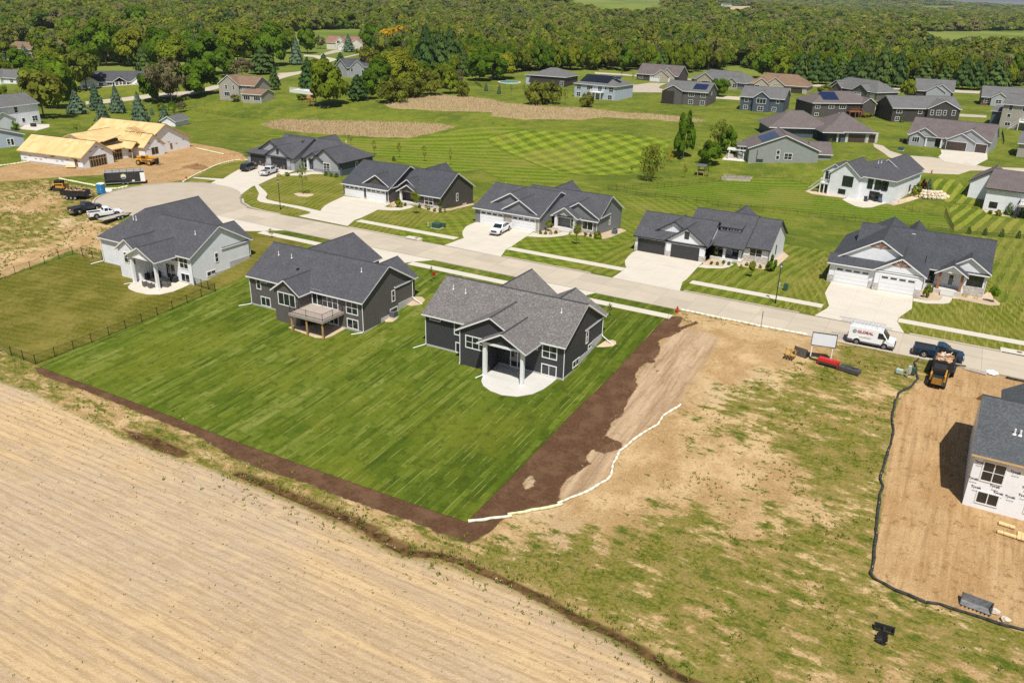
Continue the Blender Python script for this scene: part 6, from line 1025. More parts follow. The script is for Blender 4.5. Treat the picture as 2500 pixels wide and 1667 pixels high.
for a in (('maple', 'A', 180, 640, 470, 190, 'green tree right of the slim blue spruce'), ('oak', 'A', 470, 660, 480, 200, 'light green tree before the dark conifer at left'), ('maple', 'A', 800, 560, 330, 230, 'dark tree left of the big dark maple'), ('oak', 'A', 1090, 540, 330, 220, 'light tree between the two dark ranch conifers'), ('maple', 'A', 1700, 560, 350, 240, 'green tree above the brown half-bare tree'), ('pine', 'A', 1760, 640, 360, 200, 'dark conifer right of the bright maple'), ('maple', 'A', 2010, 690, 470, 200, 'green tree left of the tan house gable'), ('oak', 'A', 2280, 560, 330, 240, 'pale tree above the tan house roof ridge'), ('maple', 'B', 90, 520, 300, 230, 'dark tree behind the large conifer by the tan house'), ('oak', 'B', 340, 480, 290, 200, 'light tree between dark tree and grey-green spruce'), ('oak', 'B', 620, 700, 560, 170, 'small green tree below the road bend'), ('maple', 'B', 1200, 760, 560, 190, 'green tree over the red-brown deck'), ('oak', 'B', 1440, 800, 560, 220, 'green tree behind the willow thickets'), ('maple', 'B', 1560, 780, 580, 200, 'dark green tree under the leftmost pine'), ('oak', 'B', 1760, 790, 600, 180, 'light green tree under the third pine'), ('maple', 'B', 2190, 720, 520, 220, 'green tree at the wood corner above the pool lawn'), ('oak', 'B', 2290, 700, 500, 220, 'light tree at the wood corner above the pool lawn'), ('maple', 'A', 300, 740, 600, 200, 'green tree behind the large olive tree'), ('oak', 'A', 20, 700, 560, 160, 'light tree at the left edge behind the white house'), ('maple', 'D', 30, 700, 480, 210, 'green tree behind the tan hipped roof'), ('oak', 'D', 160, 720, 500, 190, 'light tree left of the conifer row'), ('maple', 'D', 640, 720, 520, 180, 'green tree among the conifer row')):
    T(*a)
for k, (x, y, ty, wd) in enumerate(((935, 1292, 1195, 75), (1145, 1378, 1255, 75), (1370, 1408, 1275, 70), (1592, 1438, 1305, 80), (1822, 1472, 1335, 50))): T('young', 'B', x, y, ty, wd, '%s of the five young trees behind the row of houses' % ORD[k], group='row of young trees')
T('cone', 'B', 1318, 1432, 1390, 34, 'tiny evergreen between the row of young trees')
for k, x in enumerate((1840, 1982, 2132, 2280)): T('cone', 'd', x, 622 + k * 13, 560 + k * 11, 42, '%s of four upright evergreens along the black fence' % ORD[k], 'shrub', 'evergreens along the fence')
for k, (x, y, ty) in enumerate(((70, 832, 748), (175, 852, 752), (292, 855, 768))): T('young', 'C', x, y, ty, 42, '%s of three saplings below the pool garden' % ORD[k], group='pool garden saplings')
for k, (x, y) in enumerate(((2140, 812), (2255, 838))): T('spruce', 'B', x, y, y - 68, 40, '%s small conifer on the pool lawn' % ('left' if k == 0 else 'right'), group='pool lawn conifers')
for k, (x, y, ty, wd) in enumerate(((330, 748, 505, 190), (450, 748, 495, 170), (565, 752, 535, 165), (700, 735, 560, 150), (800, 745, 520, 190), (910, 775, 500, 200), (1050, 775, 440, 220))): T('pine', 'D', x, y, ty, wd, '%s of the dark conifers behind the brown and grey roofs' % ORD[k], group='conifers behind the right-hand houses')
for k, (x, y, ty, wd) in enumerate(((1190, 780, 500, 190), (1430, 735, 548, 180), (1610, 780, 600, 180), (1780, 795, 535, 210), (1890, 800, 560, 170), (2050, 800, 550, 230), (2140, 805, 640, 140))): T('pine', 'D', x, y, ty, wd, '%s of the dark pines by the pond' % ORD[k], group='pines by the pond')
# bed shrubs in front of the far row
n_ = 0
for t_, pts, who in ((2, ((1605, 415), (1745, 430), (1808, 435), (1835, 452), (1895, 470), (1948, 478), (1992, 472)), 'brown-grey house'), (3, ((572, 688), (622, 690), (675, 694), (722, 684), (1012, 705), (1062, 715)), 'grey house'), (3, ((2240, 985), (2300, 990)), 'black-trimmed house porch'), (4, ((10, 975), (60, 990), (180, 1015), (237, 998), (365, 1020)), 'black-trimmed house window')):
    for k, (x, y) in enumerate(pts): T('dkbush', t_, x, y, y - 34, 40, '%s small clipped shrub in the bed of the %s' % (ORD[k].capitalize(), who), 'shrub', 'clipped bed shrubs', k % 4)
for k, x in enumerate((860, 905, 950)): T('dkbush', 'b', x, 545 + k * 6, 512 + k * 6, 45, '%s clipped shrub below the blue-grey house window' % ORD[k], 'shrub', 'clipped bed shrubs')
# ---- the wood
WOOD = [(-900, -60), (-500, 150), (0, 146), (90, 150), (170, 142), (330, 158), (480, 150), (600, 138), (690, 112), (742, 98), (880, 112), (960, 150), (1060, 175), (1135, 190), (1290, 176), (1450, 172), (1556, 176), (1655, 182), (1760, 172), (1800, 160), (1925, 185), (2013, 195), (2190, 205), (2230, 196), (2310, 208), (2440, 212), (2560, 214), (3300, 260), (3300, -60)]
CLEAR = [[(50, 84), (158, 84), (158, 124), (50, 124)], [(15, 112), (92, 112), (92, 160), (15, 160)], [(200, 62), (255, 62), (255, 104), (200, 104)], [(0, 150), (0, 151), (1, 150)], [(2205, 78), (2350, 77), (2560, 74), (2560, 128), (2300, 128), (2200, 112)], [(1370, -40), (1640, -40), (1620, 44), (1500, 48), (1430, 36), (1375, 20)], [(1735, 14), (1860, 16), (1860, 42), (1735, 40)], [(2440, 165), (2560, 165), (2560, 212), (2445, 190)], [(690, 78), (900, 78), (900, 125), (690, 125)], [(1770, 45), (1850, 45), (1850, 70), (1770, 70)], [(2240, 14), (2350, 14), (2350, 30), (2240, 30)], [(2080, 60), (2130, 60), (2130, 80), (2080, 80)], [(1920, 140), (1990, 140), (1990, 170), (1920, 170)]]
rs = np.random.RandomState(11); px_, rad_ = [], []
def proj(P):
    d = (P - np.array([0, 0, CAMH])) @ CR.T; return 1250 + FPX * d[:, 0] / d[:, 2], 833.5 + FPX * d[:, 1] / d[:, 2]
fwd = math.atan2(CR[2][1], CR[2][0]); pts = []
r = 330.0
while r < 7000:
    s = 6.2 + max(0, r - 600) * .0085; n = max(1, int(r * 1.5 / s)); a = fwd + (np.arange(n) / n - .5) * 1.5 + rs.uniform(-.5, .5, n) * s / r; rr = r + rs.uniform(-.5, .5, n) * s
    pts.append(np.stack([rr * np.cos(a), rr * np.sin(a), np.full(n, s)], 1)); r += s * .95
pts = np.concatenate(pts); Z = height(pts[:, 0], pts[:, 1]); X2, Y2 = proj(np.stack([pts[:, 0], pts[:, 1], Z], 1))
ok = inside(WOOD, X2, Y2)
for c in CLEAR: ok &= ~inside(c, X2, Y2)
gap_ = np.sin(pts[:, 0] * .013 + 1.3) * np.sin(pts[:, 1] * .011 + .5) + .5 * np.sin(pts[:, 0] * .031 - pts[:, 1] * .023); ok &= ~((gap_ > .82) & (np.hypot(pts[:, 0], pts[:, 1]) > 560)); ok &= rs.rand(len(pts)) < .95; pts, Z, X2, Y2 = pts[ok], Z[ok], X2[ok], Y2[ok]
dd = np.hypot(pts[:, 0], pts[:, 1]); order = np.argsort(dd); NEAR = 285
patch = np.sin(pts[:, 0] * .021) + np.sin(pts[:, 1] * .017 + pts[:, 0] * .009) + rs.normal(size=len(pts)) * .9
def wood_kind(i): q = patch[i]; return 'bare' if q > 1.7 else 'olive' if q > .9 else 'oak' if q > 0 else 'maple' if q > -1.6 else 'pine'
WLAB = {'bare': 'brown barely leafed tree', 'olive': 'olive half-leafed tree', 'oak': 'yellow-green tree', 'maple': 'deep green tree', 'pine': 'dark pine'}
MARK = [(0, 'left-edge houses'), (180, 'long brown roof'), (420, 'white ranch house'), (640, 'road bend'), (850, 'red-roofed house'), (1050, 'pine stand'), (1230, 'willow thickets'), (1350, 'pool house'), (1480, 'solar-roofed blue house'), (1620, 'taupe house'), (1760, 'grey hipped house'), (1950, 'tan hipped roof'), (2120, 'conifer row'), (2300, 'pond pines'), (2480, 'right-edge meadow')]
NTH = ['leftmost'] + ['%d%s from left' % (k, {2: 'nd', 3: 'rd', 22: 'nd', 23: 'rd', 21: 'st'}.get(k, 'th')) for k in range(2, 90)]
_cnt = {}
for i in sorted(order[:NEAR], key=lambda q: X2[q]):
    k = wood_kind(i); H = rs.uniform(9, 15); mk = min(MARK, key=lambda q: abs(q[0] - X2[i]))[1]; j = _cnt[(k, mk)] = _cnt.get((k, mk), -1) + 1
    tree(k, pts[i, 0], pts[i, 1], H, rs.uniform(6.5, 9.5) * (.8 if k == 'pine' else 1), '%s at the wood edge behind the %s, %s' % (WLAB[k], mk, NTH[j]), 'tree', 'trees at the near edge of the wood', rs.randint(0, 4))
# the rest of the wood reads as one mass
fcol = bpy.data.collections.new('wood_models')
def fmodel(kind, var, mk, n, leaf):
    me = crown_mesh(kind, 40 + var, n, leaf, 1.0, 1.0, mk); o = bpy.data.objects.new('wood_model_%02d' % var, me); fcol.objects.link(o)
for v in range(9): fmodel('forest', v, 'forest', 950, .085)
for v in range(9, 11): fmodel('pine', v, 'pine', 800, .075)
rest = order[NEAR:]; P3 = np.stack([pts[rest, 0], pts[rest, 1], Z[rest] + .5], 1); S = pts[rest, 2]
wm = bpy.data.meshes.new('distant_wood'); wm.vertices.add(len(rest)); wm.vertices.foreach_set('co', P3.ravel())
q_ = rs.uniform(.55, 1.35, len(rest)); hh = 10.5 * q_ ** .8 * rs.uniform(.8, 1.25, len(rest)); wd = S * .9 * q_; ci = rs.randint(0, 9, len(rest)); ci = np.where(rs.rand(len(rest)) < .07, rs.randint(9, 11, len(rest)), ci)
a = wm.attributes.new('sz', 'FLOAT_VECTOR', 'POINT'); a.data.foreach_set('vector', np.stack([wd, wd, hh * (1 + np.clip(S - 8, 0, 30) * .01)], 1).astype(np.float32).ravel())
a = wm.attributes.new('pick', 'INT', 'POINT'); a.data.foreach_set('value', ci.astype(np.int32)); a = wm.attributes.new('rz', 'FLOAT_VECTOR', 'POINT'); a.data.foreach_set('vector', np.stack([0 * S, 0 * S, rs.uniform(0, 6.28, len(rest))], 1).astype(np.float32).ravel())
wo = link('distant_wood', wm); wo['kind'] = 'stuff'; wo['label'] = 'broadleaf wood filling the land to the horizon'
g = bpy.data.node_groups.new('wood_scatter', 'GeometryNodeTree'); g.interface.new_socket('Geometry', in_out='INPUT', socket_type='NodeSocketGeometry'); g.interface.new_socket('Geometry', in_out='OUTPUT', socket_type='NodeSocketGeometry')
N = g.nodes; gi = N.new('NodeGroupInput'); go = N.new('NodeGroupOutput'); ip = N.new('GeometryNodeInstanceOnPoints'); cinf = N.new('GeometryNodeCollectionInfo'); cinf.inputs['Collection'].default_value = fcol; cinf.inputs['Separate Children'].default_value = True; cinf.inputs['Reset Children'].default_value = True
def na(nm, dt): q = N.new('GeometryNodeInputNamedAttribute'); q.data_type = dt; q.inputs[0].default_value = nm; return q.outputs[0]
g.links.new(gi.outputs[0], ip.inputs['Points']); g.links.new(cinf.outputs[0], ip.inputs['Instance']); ip.inputs['Pick Instance'].default_value = True; g.links.new(na('pick', 'INT'), ip.inputs['Instance Index'])
e2r = N.new('FunctionNodeEulerToRotation'); g.links.new(na('rz', 'FLOAT_VECTOR'), e2r.inputs[0]); g.links.new(e2r.outputs[0], ip.inputs['Rotation']); g.links.new(na('sz', 'FLOAT_VECTOR'), ip.inputs['Scale']); g.links.new(ip.outputs[0], go.inputs[0])
md = wo.modifiers.new('scatter', 'NODES'); md.node_group = g
# ------------------------------------------------------------------ vehicles and machines
TYRE = flat('tyre_rubber', (.018, .018, .018), .9, .1); RIM = flat('alloy_rim', (.45, .45, .46), .35, .05, metal=.7); CHROME = flat('chrome', (.6, .6, .6), .2, .02, metal=.9); LAMP = flat('lamp_lens', (.7, .72, .74), .1, .03, spec=.8); TAIL = flat('tail_lens', (.35, .015, .01), .2, .05); BLKPL = flat('black_plastic', (.02, .02, .021), .6, .1); PLATE = flat('plate_white', (.6, .6, .6), .6, .02)
def paint(name, c, rough=.25):
    t = NT(name); m = t.out(c, rough, spec=.6); t.b.inputs['Coat Weight'].default_value = .6; t.b.inputs['Coat Roughness'].default_value = .05; return m
PWHITE = paint('paint_white', (.78, .78, .78)); PSILV = paint('paint_silver_white', (.62, .63, .65)); PNAVY = paint('paint_dark_navy', (.012, .018, .035)); PBLACK = paint('paint_black', (.012, .012, .014)); PTEAL = paint('paint_deep_blue', (.008, .03, .06)); CATY = paint('machine_yellow', (.62, .3, .02), .45); REDM = paint('machine_red', (.5, .012, .012), .4); JBLK = flat('machine_black', (.018, .018, .018), .6, .15)
def bev(o, w_=.05, seg=2):
    b = o.modifiers.new('soft_edges', 'BEVEL'); b.width = w_; b.segments = seg; b.limit_method = 'ANGLE'; b.angle_limit = math.radians(30); return o
def wheel(e, x, y, r=.38, wd=.26, rim=RIM):
    m = MB(); m.tube((x, y - wd / 2, r), (x, y + wd / 2, r), r, n=18); w_ = m.build('wheel', TYRE, e); s_ = 1 if y > 0 else -1
    m = MB(); m.tube((x, y + s_ * (wd / 2 - .02), r), (x, y + s_ * (wd / 2 + .012), r), r * .62, r * .55, n=14); m.build('rim', rim, w_)
    m = MB(); m.tube((x, y + s_ * (wd / 2 + .01), r), (x, y + s_ * (wd / 2 + .03), r), r * .16, n=8); m.build('hub', JBLK, w_)
def side_poly(prof, y0, y1, taper=None):
    """side profile (x,z) extruded over the width, roof part narrowed"""
    m = MB(); n = len(prof); i = len(m.v)
    def yy(z, s_): 
        if taper and z > taper[0]: return s_ * (y1 - (z - taper[0]) * taper[1])
        return s_ * y1
    for s_ in (-1, 1):
        for x, z in prof: m.v.append((x, yy(z, s_), z))
    for k in range(n): j = (k + 1) % n; m.f.append((k, j, n + j, n + k)); m.m.append(0)
    m.f.append(tuple(range(n))[::-1]); m.f.append(tuple(range(n, 2 * n))); m.m += [0, 0]; return m
def pane_side(e, pts, y1, taper, name='side_window'):
    for s_ in (-1, 1):
        m = MB(); q = [(x, s_ * (y1 - max(0, z - taper[0]) * taper[1] + .006), z) for x, z in pts]; q2 = [(p[0], p[1] - s_ * .02, p[2]) for p in q]; m.face(q); m.face(q2[::-1])
        for k in range(len(q)): m.face([q[k], q2[k], q2[(k + 1) % len(q)], q[(k + 1) % len(q)]])
        m.build(name, GLASS, e)
def pane_x(e, x0, z0, x1, z1, y0, y1, name):
    m = MB(); n = Vector((z1 - z0, 0, -(x1 - x0))).normalized() * .012
    if n.x * (1 if 'wind' in name else -1) < 0: n = -n
    a = [Vector((x0, -y0, z0)), Vector((x0, y0, z0)), Vector((x1, y1, z1)), Vector((x1, -y1, z1))]; m.face([p + n for p in a]); m.face([p - n * 2 for p in a][::-1])
    for k in range(4): m.face([a[k] + n, a[k] - n * 2, a[(k + 1) % 4] - n * 2, a[(k + 1) % 4] + n])
    m.build(name, GLASS, e)
def arch(x, r, zb, n=7): return [(x + r * math.cos(math.pi * k / n), zb + r * math.sin(math.pi * k / n)) for k in range(n, -1, -1)]
def pickup(label, g, ang, pm, ext=False, L=5.85, group='parked pickups'):
    e = empty('pickup_truck', (g[0], g[1], hz(*g) + .03), ang, label, 'pickup truck', group); hL = L / 2; wf, wr = hL - 1.0, -hL + 1.25; r = .39; z0 = .45
    prof = [(-hL, z0)] + arch(wr, .5, z0)[0:] + arch(wf, .5, z0) + [(hL, z0), (hL + .04, .75), (hL - .03, 1.02), (hL - 1.35, 1.15), (-hL + .02, 1.12), (-hL, .9)]
    bev(side_poly(prof, -1, .98).build('body', pm, e), .06); t_ = (1.1, .24); cb, cf = (-.35 if ext else -.62), hL - 1.35
    cab = [(cb, 1.08), (cb + .12, 1.82), (cb + .5, 1.88), (cf - 1.0, 1.88), (cf - .75, 1.8), (cf + .08, 1.1)]; bev(side_poly(cab, -.95, .95, t_).build('cab', pm, e), .05)
    mid = (cb + cf) / 2 - .1; pane_side(e, [(mid + .05, 1.2), (cf - .25, 1.2), (cf - .85, 1.72), (mid + .05, 1.74)], .95, t_); pane_side(e, [(cb + .15, 1.2), (mid - .05, 1.2), (mid - .05, 1.74), (cb + .22, 1.72)], .95, t_)
    pane_x(e, cf + .02, 1.2, cf - .66, 1.76, .82, .72, 'windscreen'); pane_x(e, cb + .02, 1.2, cb + .11, 1.7, .78, .7, 'rear_window')
    m = MB(); m.box(-hL + .14, -.76, .62, cb - .08, .76, 1.135); m.build('bed', JBLK, e)
    m = MB(); 
    for a in ((-hL, -.98, 1.1, cb - .05, -.8, 1.22), (-hL, .8, 1.1, cb - .05, .98, 1.22), (-hL, -.8, 1.1, -hL + .1, .8, 1.22)): m.box(*a)
    bev(m.build('bed_rail', pm, e), .02)
    for x in (wf, wr):
        for y in (-.86, .86): wheel(e, x, y, r)
    MB().box(hL - .02, -.9, .42, hL + .14, .9, .66).build('bumper', CHROME if pm is not PBLACK else BLKPL, e); MB().box(-hL - .14, -.9, .45, -hL + .02, .9, .68).build('bumper', CHROME, e); MB().box(hL - .02, -.55, .7, hL + .05, .55, 1.0).build('grille', JBLK, e)
    for s_ in (-1, 1):
        MB().box(hL - .1, s_ * .58 if s_ > 0 else -.93, .78, hL + .045, .93 if s_ > 0 else -.58, .98).build('headlight', LAMP, e); MB().box(-hL - .02, s_ * .82 if s_ > 0 else -.985, .75, -hL + .05, .985 if s_ > 0 else -.82, 1.1).build('tail_light', TAIL, e)
        MB().box(cf - .35, s_ * 1.0 if s_ > 0 else -1.2, 1.18, cf - .2, 1.2 if s_ > 0 else -1.0, 1.4).build('mirror', pm, e)
    MB().box(-hL - .15, -.16, .78, -hL - .005, .16, .9).build('number_plate', PLATE, e); return e
def suv(label, g, ang, pm):
    e = empty('car', (g[0], g[1], hz(*g) + .03), ang, label, 'car'); hL = 2.5; z0 = .38
    prof = [(-hL, z0)] + arch(-1.45, .45, z0) + arch(1.5, .45, z0) + [(hL, z0), (hL + .03, .7), (hL - .1, .98), (hL - 1.2, 1.08), (-hL + .05, 1.08)]; bev(side_poly(prof, -1, .97).build('body', pm, e), .06); t_ = (1.05, .25)
    cab = [(-hL + .08, 1.04), (-hL + .35, 1.7), (-hL + .8, 1.78), (.5, 1.78), (.75, 1.7), (1.45, 1.06)]; bev(side_poly(cab, -.94, .94, t_).build('cab', pm, e), .05)
    for a, b in ((-.02, .95), (-1.15, -.1), (-2.2, -1.25)): pane_side(e, [(a, 1.14), (b, 1.14), (b - (.42 if b > .5 else 0), 1.63), (a + (.1 if a < -2 else 0), 1.66)], .94, t_)
    pane_x(e, 1.38, 1.14, .82, 1.66, .8, .7, 'windscreen'); pane_x(e, -hL + .12, 1.14, -hL + .34, 1.64, .78, .68, 'rear_window')
    for x in (-1.45, 1.5):
        for y in (-.85, .85): wheel(e, x, y, .37, .25)
    for s_ in (-1, 1): MB().box(hL - .12, min(s_ * .55, s_ * .92), .72, hL + .04, max(s_ * .55, s_ * .92), .92).build('headlight', LAMP, e); MB().box(-hL - .02, min(s_ * .7, s_ * .96), .85, -hL + .06, max(s_ * .7, s_ * .96), 1.1).build('tail_light', TAIL, e)
    MB().box(-hL - .08, -.9, .4, -hL + .02, .9, .62).build('bumper', BLKPL, e); MB().box(hL - .02, -.9, .38, hL + .07, .9, .6).build('bumper', BLKPL, e); return e
def along(t, p, q):
    a, b = ground(t, *p), ground(t, *q); return ((a[0] + b[0]) / 2, (a[1] + b[1]) / 2), math.atan2(b[1] - a[1], b[0] - a[0])
# facing right along the street unless told
c, a = along(5, (1330, 690), (1665, 742)); pickup('dark blue pickup parked behind the debris trailer', (c[0], 105.9), .02, PTEAL, True, 5.5)
c, a = along(3, (130, 700), (240, 640)); pickup('white crew-cab pickup on the grey house driveway facing the street', c, a + math.pi, PWHITE)
c, a = along(1, (735, 515), (905, 440)); pickup('dark navy pickup parked on the weeds', (c[0] - .3, c[1] + .5), a - .2, PNAVY, True)
c, a = along(1, (905, 550), (1090, 505)); pickup('white pickup parked on the weeds by the flatbed trailer', (c[0], c[1] + .7), a, PWHITE, True)
c, a = along(2, (200, 128), (318, 85)); pickup('silver-white pickup on the blue-grey house driveway', (c[0], c[1] + .6), a, PSILV)
c, a = along(2, (-5, 95), (140, 45)); suv('black sport utility car beside the silver-white pickup', (c[0] - .4, c[1] + .8), a, PBLACK)
# --- white van with ladders
e = empty('van', (-6.35, 105.75, .04), 0, 'white work van with roof ladders and red lettering', 'van'); z0 = .4; t_ = (1.15, .11)
prof = [(-2.75, z0)] + arch(-1.6, .42, z0) + arch(1.65, .42, z0) + [(2.72, z0), (2.78, .8), (2.6, 1.05), (1.95, 1.28), (1.2, 2.25), (.95, 2.38), (-2.6, 2.4), (-2.75, 2.25)]
bev(side_poly(prof, -1, 1.02, t_).build('body', PWHITE, e), .07); m = MB(); m.box(-2.76, -1.035, .36, -2.05, 1.035, .68); m.box(-1.15, -1.035, .36, 1.2, 1.035, .6); m.box(2.1, -1.03, .36, 2.86, 1.03, .66); bev(m.build('lower_trim', flat('grey_plastic', (.1, .1, .11), .7), e), .03)
pane_side(e, [(.75, 1.32), (1.75, 1.32), (1.25, 2.0), (.78, 2.02)], 1.02, t_); pane_x(e, 1.98, 1.34, 1.3, 2.2, .9, .8, 'windscreen')
for x in (-1.6, 1.65):
    for y in (-.9, .9): wheel(e, x, y, .36, .25, flat('steel_rim', (.3, .3, .31), .5, .1, metal=.5))
for s_ in (-1, 1): MB().box(2.35, min(s_ * .62, s_ * 1.0), .82, 2.78, max(s_ * .62, s_ * 1.0), 1.1).build('headlight', LAMP, e); MB().box(-2.79, min(s_ * .86, s_ * 1.0), .9, -2.7, max(s_ * .86, s_ * 1.0), 1.5).build('tail_light', TAIL, e); MB().box(1.55, min(s_ * 1.05, s_ * 1.28), 1.3, 1.7, max(s_ * 1.05, s_ * 1.28), 1.6).build('mirror', BLKPL, e)
MB().box(2.76, -.5, .72, 2.84, .5, .92).build('grille', JBLK, e)
m = MB(); 
for x in (-2.3, -.9, .5): m.box(x - .03, -.8, 2.4, x + .03, .8, 2.56); [m.box(x - .03, y - .03, 2.38, x + .03, y + .03, 2.7) for y in (-.78, .78)]
m.build('roof_rack', WHITEV, e)
REDINK = flat('red_ink', (.42, .015, .03), .5, .02); GREYINK = flat('grey_ink', (.3, .33, .36), .5, .02)
me = text_mesh('GLOBAL', .5, .012); me.materials.append(REDINK); put_text(me, e, (-.75, -.995, 1.78), '-y'); me = text_mesh('HOME IMPROVEMENT', .15); me.materials.append(INKM); put_text(me, e, (-.7, -1.03, 1.12), '-y', 'small_print'); me = text_mesh('319-555-0142', .13) if False else None
m = MB(); m.tube((-2.0, -1.0, 1.78), (-2.0, -.985, 1.78), .24, n=18); o = m.build('globe_emblem', GREYINK, e)
def ladder(label, e0, p, q, wd, n, mat, group=None):
    m = MB(); p, q = Vector(p), Vector(q); d = (q - p); s_ = Vector((0, 0, 1)).cross(d).normalized() * wd / 2
    for k in (-1, 1): m.tube(p + s_ * k, q + s_ * k, .035, n=5)
    for k in range(n): c_ = p + d * ((k + .5) / n); m.tube(c_ - s_, c_ + s_, .02, n=5)
    o = m.build('ladder', mat, None); tag(o, label, 'ladder', group); return o
ladder('aluminium extension ladder along the van roof, kerb side', e, (-10.2, 105.2, 2.78), (-4.2, 105.15, 2.8), .42, 15, GALV, 'van ladders'); ladder('aluminium ladder along the van roof, road side', e, (-10.6, 106.2, 2.78), (-5.0, 106.15, 2.8), .42, 14, GALV, 'van ladders')
m = MB(); [m.tube((-10.3, 105.1 + k * .35, 1.0), (-9.12, 105.1 + k * .35, 1.0), .025, n=5) for k in range(2)]; [m.tube((-10.2 + k * .35, 105.1, 1.0), (-10.2 + k * .35, 105.45, 1.0), .02, n=5) for k in range(4)]; o = m.build('ladder', GALV); tag(o, 'short ladder end sticking out of the van rear', 'ladder', 'van ladders')
# --- dump trailer with timber waste
DEB = [flat('waste_wood', (.55, .33, .16), .9, .3, 3), flat('waste_white', (.62, .6, .56), .8, .1), flat('waste_brown', (.3, .17, .09), .9, .3)]
def trailer(label, g, ang, L=4.3, wd=2.1, hh=1.15, base=.75, axles=2, deb=True, side=.0):
    e = empty('dump_trailer', (g[0], g[1], hz(*g)), ang, label, 'trailer', 'waste trailers'); m = MB(); x0, x1 = -L / 2, L / 2; w2 = wd / 2
    m.box(x0, -w2, base, x1, w2, base + .08); m.box(x0, -w2, base + .08, x1, -w2 + .07, base + hh); m.box(x0, w2 - .07, base + .08, x1, w2, base + hh); m.box(x0, -w2 + .07, base + .08, x0 + .07, w2 - .07, base + hh); m.box(x1 - .07, -w2 + .07, base + .08, x1, w2 - .07, base + hh)
    k = x0 + .35
    while k < x1: m.box(k - .05, -w2 - .07, base, k + .05, -w2, base + hh); m.box(k - .05, w2, base, k + .05, w2 + .07, base + hh); k += .6
    m.box(x0 - .02, -w2 - .08, base + hh - .08, x1 + .02, -w2 + .08, base + hh + .02); m.box(x0 - .02, w2 - .08, base + hh - .08, x1 + .02, w2 + .08, base + hh + .02); m.build('body', JBLK, e)
    m = MB(); m.box(x0, -.4, base - .22, x1, .4, base - .01); m.tube((x1, -.4, base - .12), (x1 + 1.3, 0, base - .15), .07); m.tube((x1, .4, base - .12), (x1 + 1.3, 0, base - .15), .07); m.tube((x1 + 1.2, 0, .05), (x1 + 1.2, 0, base + .3), .05); m.build('drawbar', JBLK, e)
    for a_ in range(axles):
        for y in (-w2 - .16, w2 + .16): wheel(e, (a_ - (axles - 1) / 2) * .88 - .2, y, .36, .24, flat('trailer_rim', (.35, .33, .31), .5))
    m = MB(); m.box(-1.6, -w2 - .32, base - .02, 1.3, -w2 - .08, base + .03); m.box(-1.6, w2 + .08, base - .02, 1.3, w2 + .32, base + .03); m.build('mudguard', JBLK, e)
    if deb:
        rr = random.Random(5); m = MB()
        for k in range(70):
            i = len(m.v); m.box(-rr.uniform(.25, .8), -rr.uniform(.04, .12), -.02, rr.uniform(.2, .7), rr.uniform(.04, .12), .02, rr.choice((0, 0, 1, 2))); m.xf(Matrix.Translation((rr.uniform(x0 + .7, x1 - .7), rr.uniform(-w2 + .5, w2 - .5), base + hh * .62 + rr.uniform(-.1, .45))) @ Matrix.Rotation(rr.uniform(0, 6.28), 4, 'Z') @ Matrix.Rotation(rr.uniform(-.5, .5), 4, 'Y'), i)
        m.box(x0 + .08, -w2 + .08, base + .1, x1 - .08, w2 - .08, base + hh * .55, 2); o = m.build('wood_waste', DEB, None); o.location = e.location; o.rotation_euler = e.rotation_euler; tag(o, 'heap of scrap wood in the ' + label.split(' with')[0], 'scrap heap', 'scrap wood loads')
    return e
gA = ground(5, 1530, 860); trailer('tall black dump trailer at the right lot', (gA[0] + .15, gA[1] + 1.0), math.radians(86), 4.2, 2.1, 1.25, .85)
gB = ground(1, 700, 350); trailer('black three-axle dump trailer on the weeds', (gB[0], gB[1] + 1.0), math.radians(22), 5.2, 2.1, 1.0, .8, 3)
def skidsteer(label, g, ang, y=CATY):
    e = empty('skid_steer_loader', (g[0], g[1], hz(*g)), ang, label, 'loader', 'skid steers')
    for s_ in (-1, 1):
        m = MB(); m.prism([(-1.25, .0), (.95, .0), (1.2, .3), (.95, .62), (-1.2, .62), (-1.4, .3)], 'y', s_ * .78 - .2, s_ * .78 + .2); bev(m.build('track', TYRE, e), .06); m = MB(); m.tube((-1.2, s_ * .72, .75), (-1.35, s_ * .72, 1.55), .11); m.tube((-1.35, s_ * .72, 1.55), (1.0, s_ * .72, 1.35), .11, .09); m.tube((1.0, s_ * .72, 1.35), (1.6, s_ * .72, .45), .09); m.build('lift_arm', y, e)
    m = MB(); m.box(-1.5, -.62, .35, .6, .62, 1.05); bev(m.build('chassis', y, e), .05); m = MB(); m.box(-1.75, -.6, .4, -.9, .6, 1.35); bev(m.build('engine_cover', JBLK, e), .06)
    m = MB(); [m.box(-1.77, -.5, .55 + k * .13, -1.74, .5, .6 + k * .13) for k in range(6)]; m.build('grille', y, e)
    m = MB(); 
    for x, yy in ((-.75, -.58), (-.75, .58), (.65, -.58), (.65, .58)): m.box(x - .05, yy - .05, 1.0, x + .05, yy + .05, 2.05)
    m.box(-.85, -.66, 2.02, .75, .66, 2.12); bev(m.build('cab_frame', JBLK, e), .02); MB().box(-.7, -.56, 1.05, .62, .56, 2.02).build('cab_glass', GLASS, e)
    m = MB(); m.prism([(1.45, .12), (2.25, .1), (2.3, .16), (1.65, .3), (1.5, .85), (1.42, .85)], 'y', -.9, .9); m.build('bucket', JBLK, e); return e
g1 = ground(5, 1480, 985); skidsteer('yellow and black skid steer backed against the tall dump trailer', (g1[0] + .1, g1[1] + 1.3), math.radians(88))
g2 = ground(1, 560, 270); skidsteer('yellow skid steer parked behind the three-axle trailer', (g2[0] - .5, g2[1] + 1.0), math.radians(200))
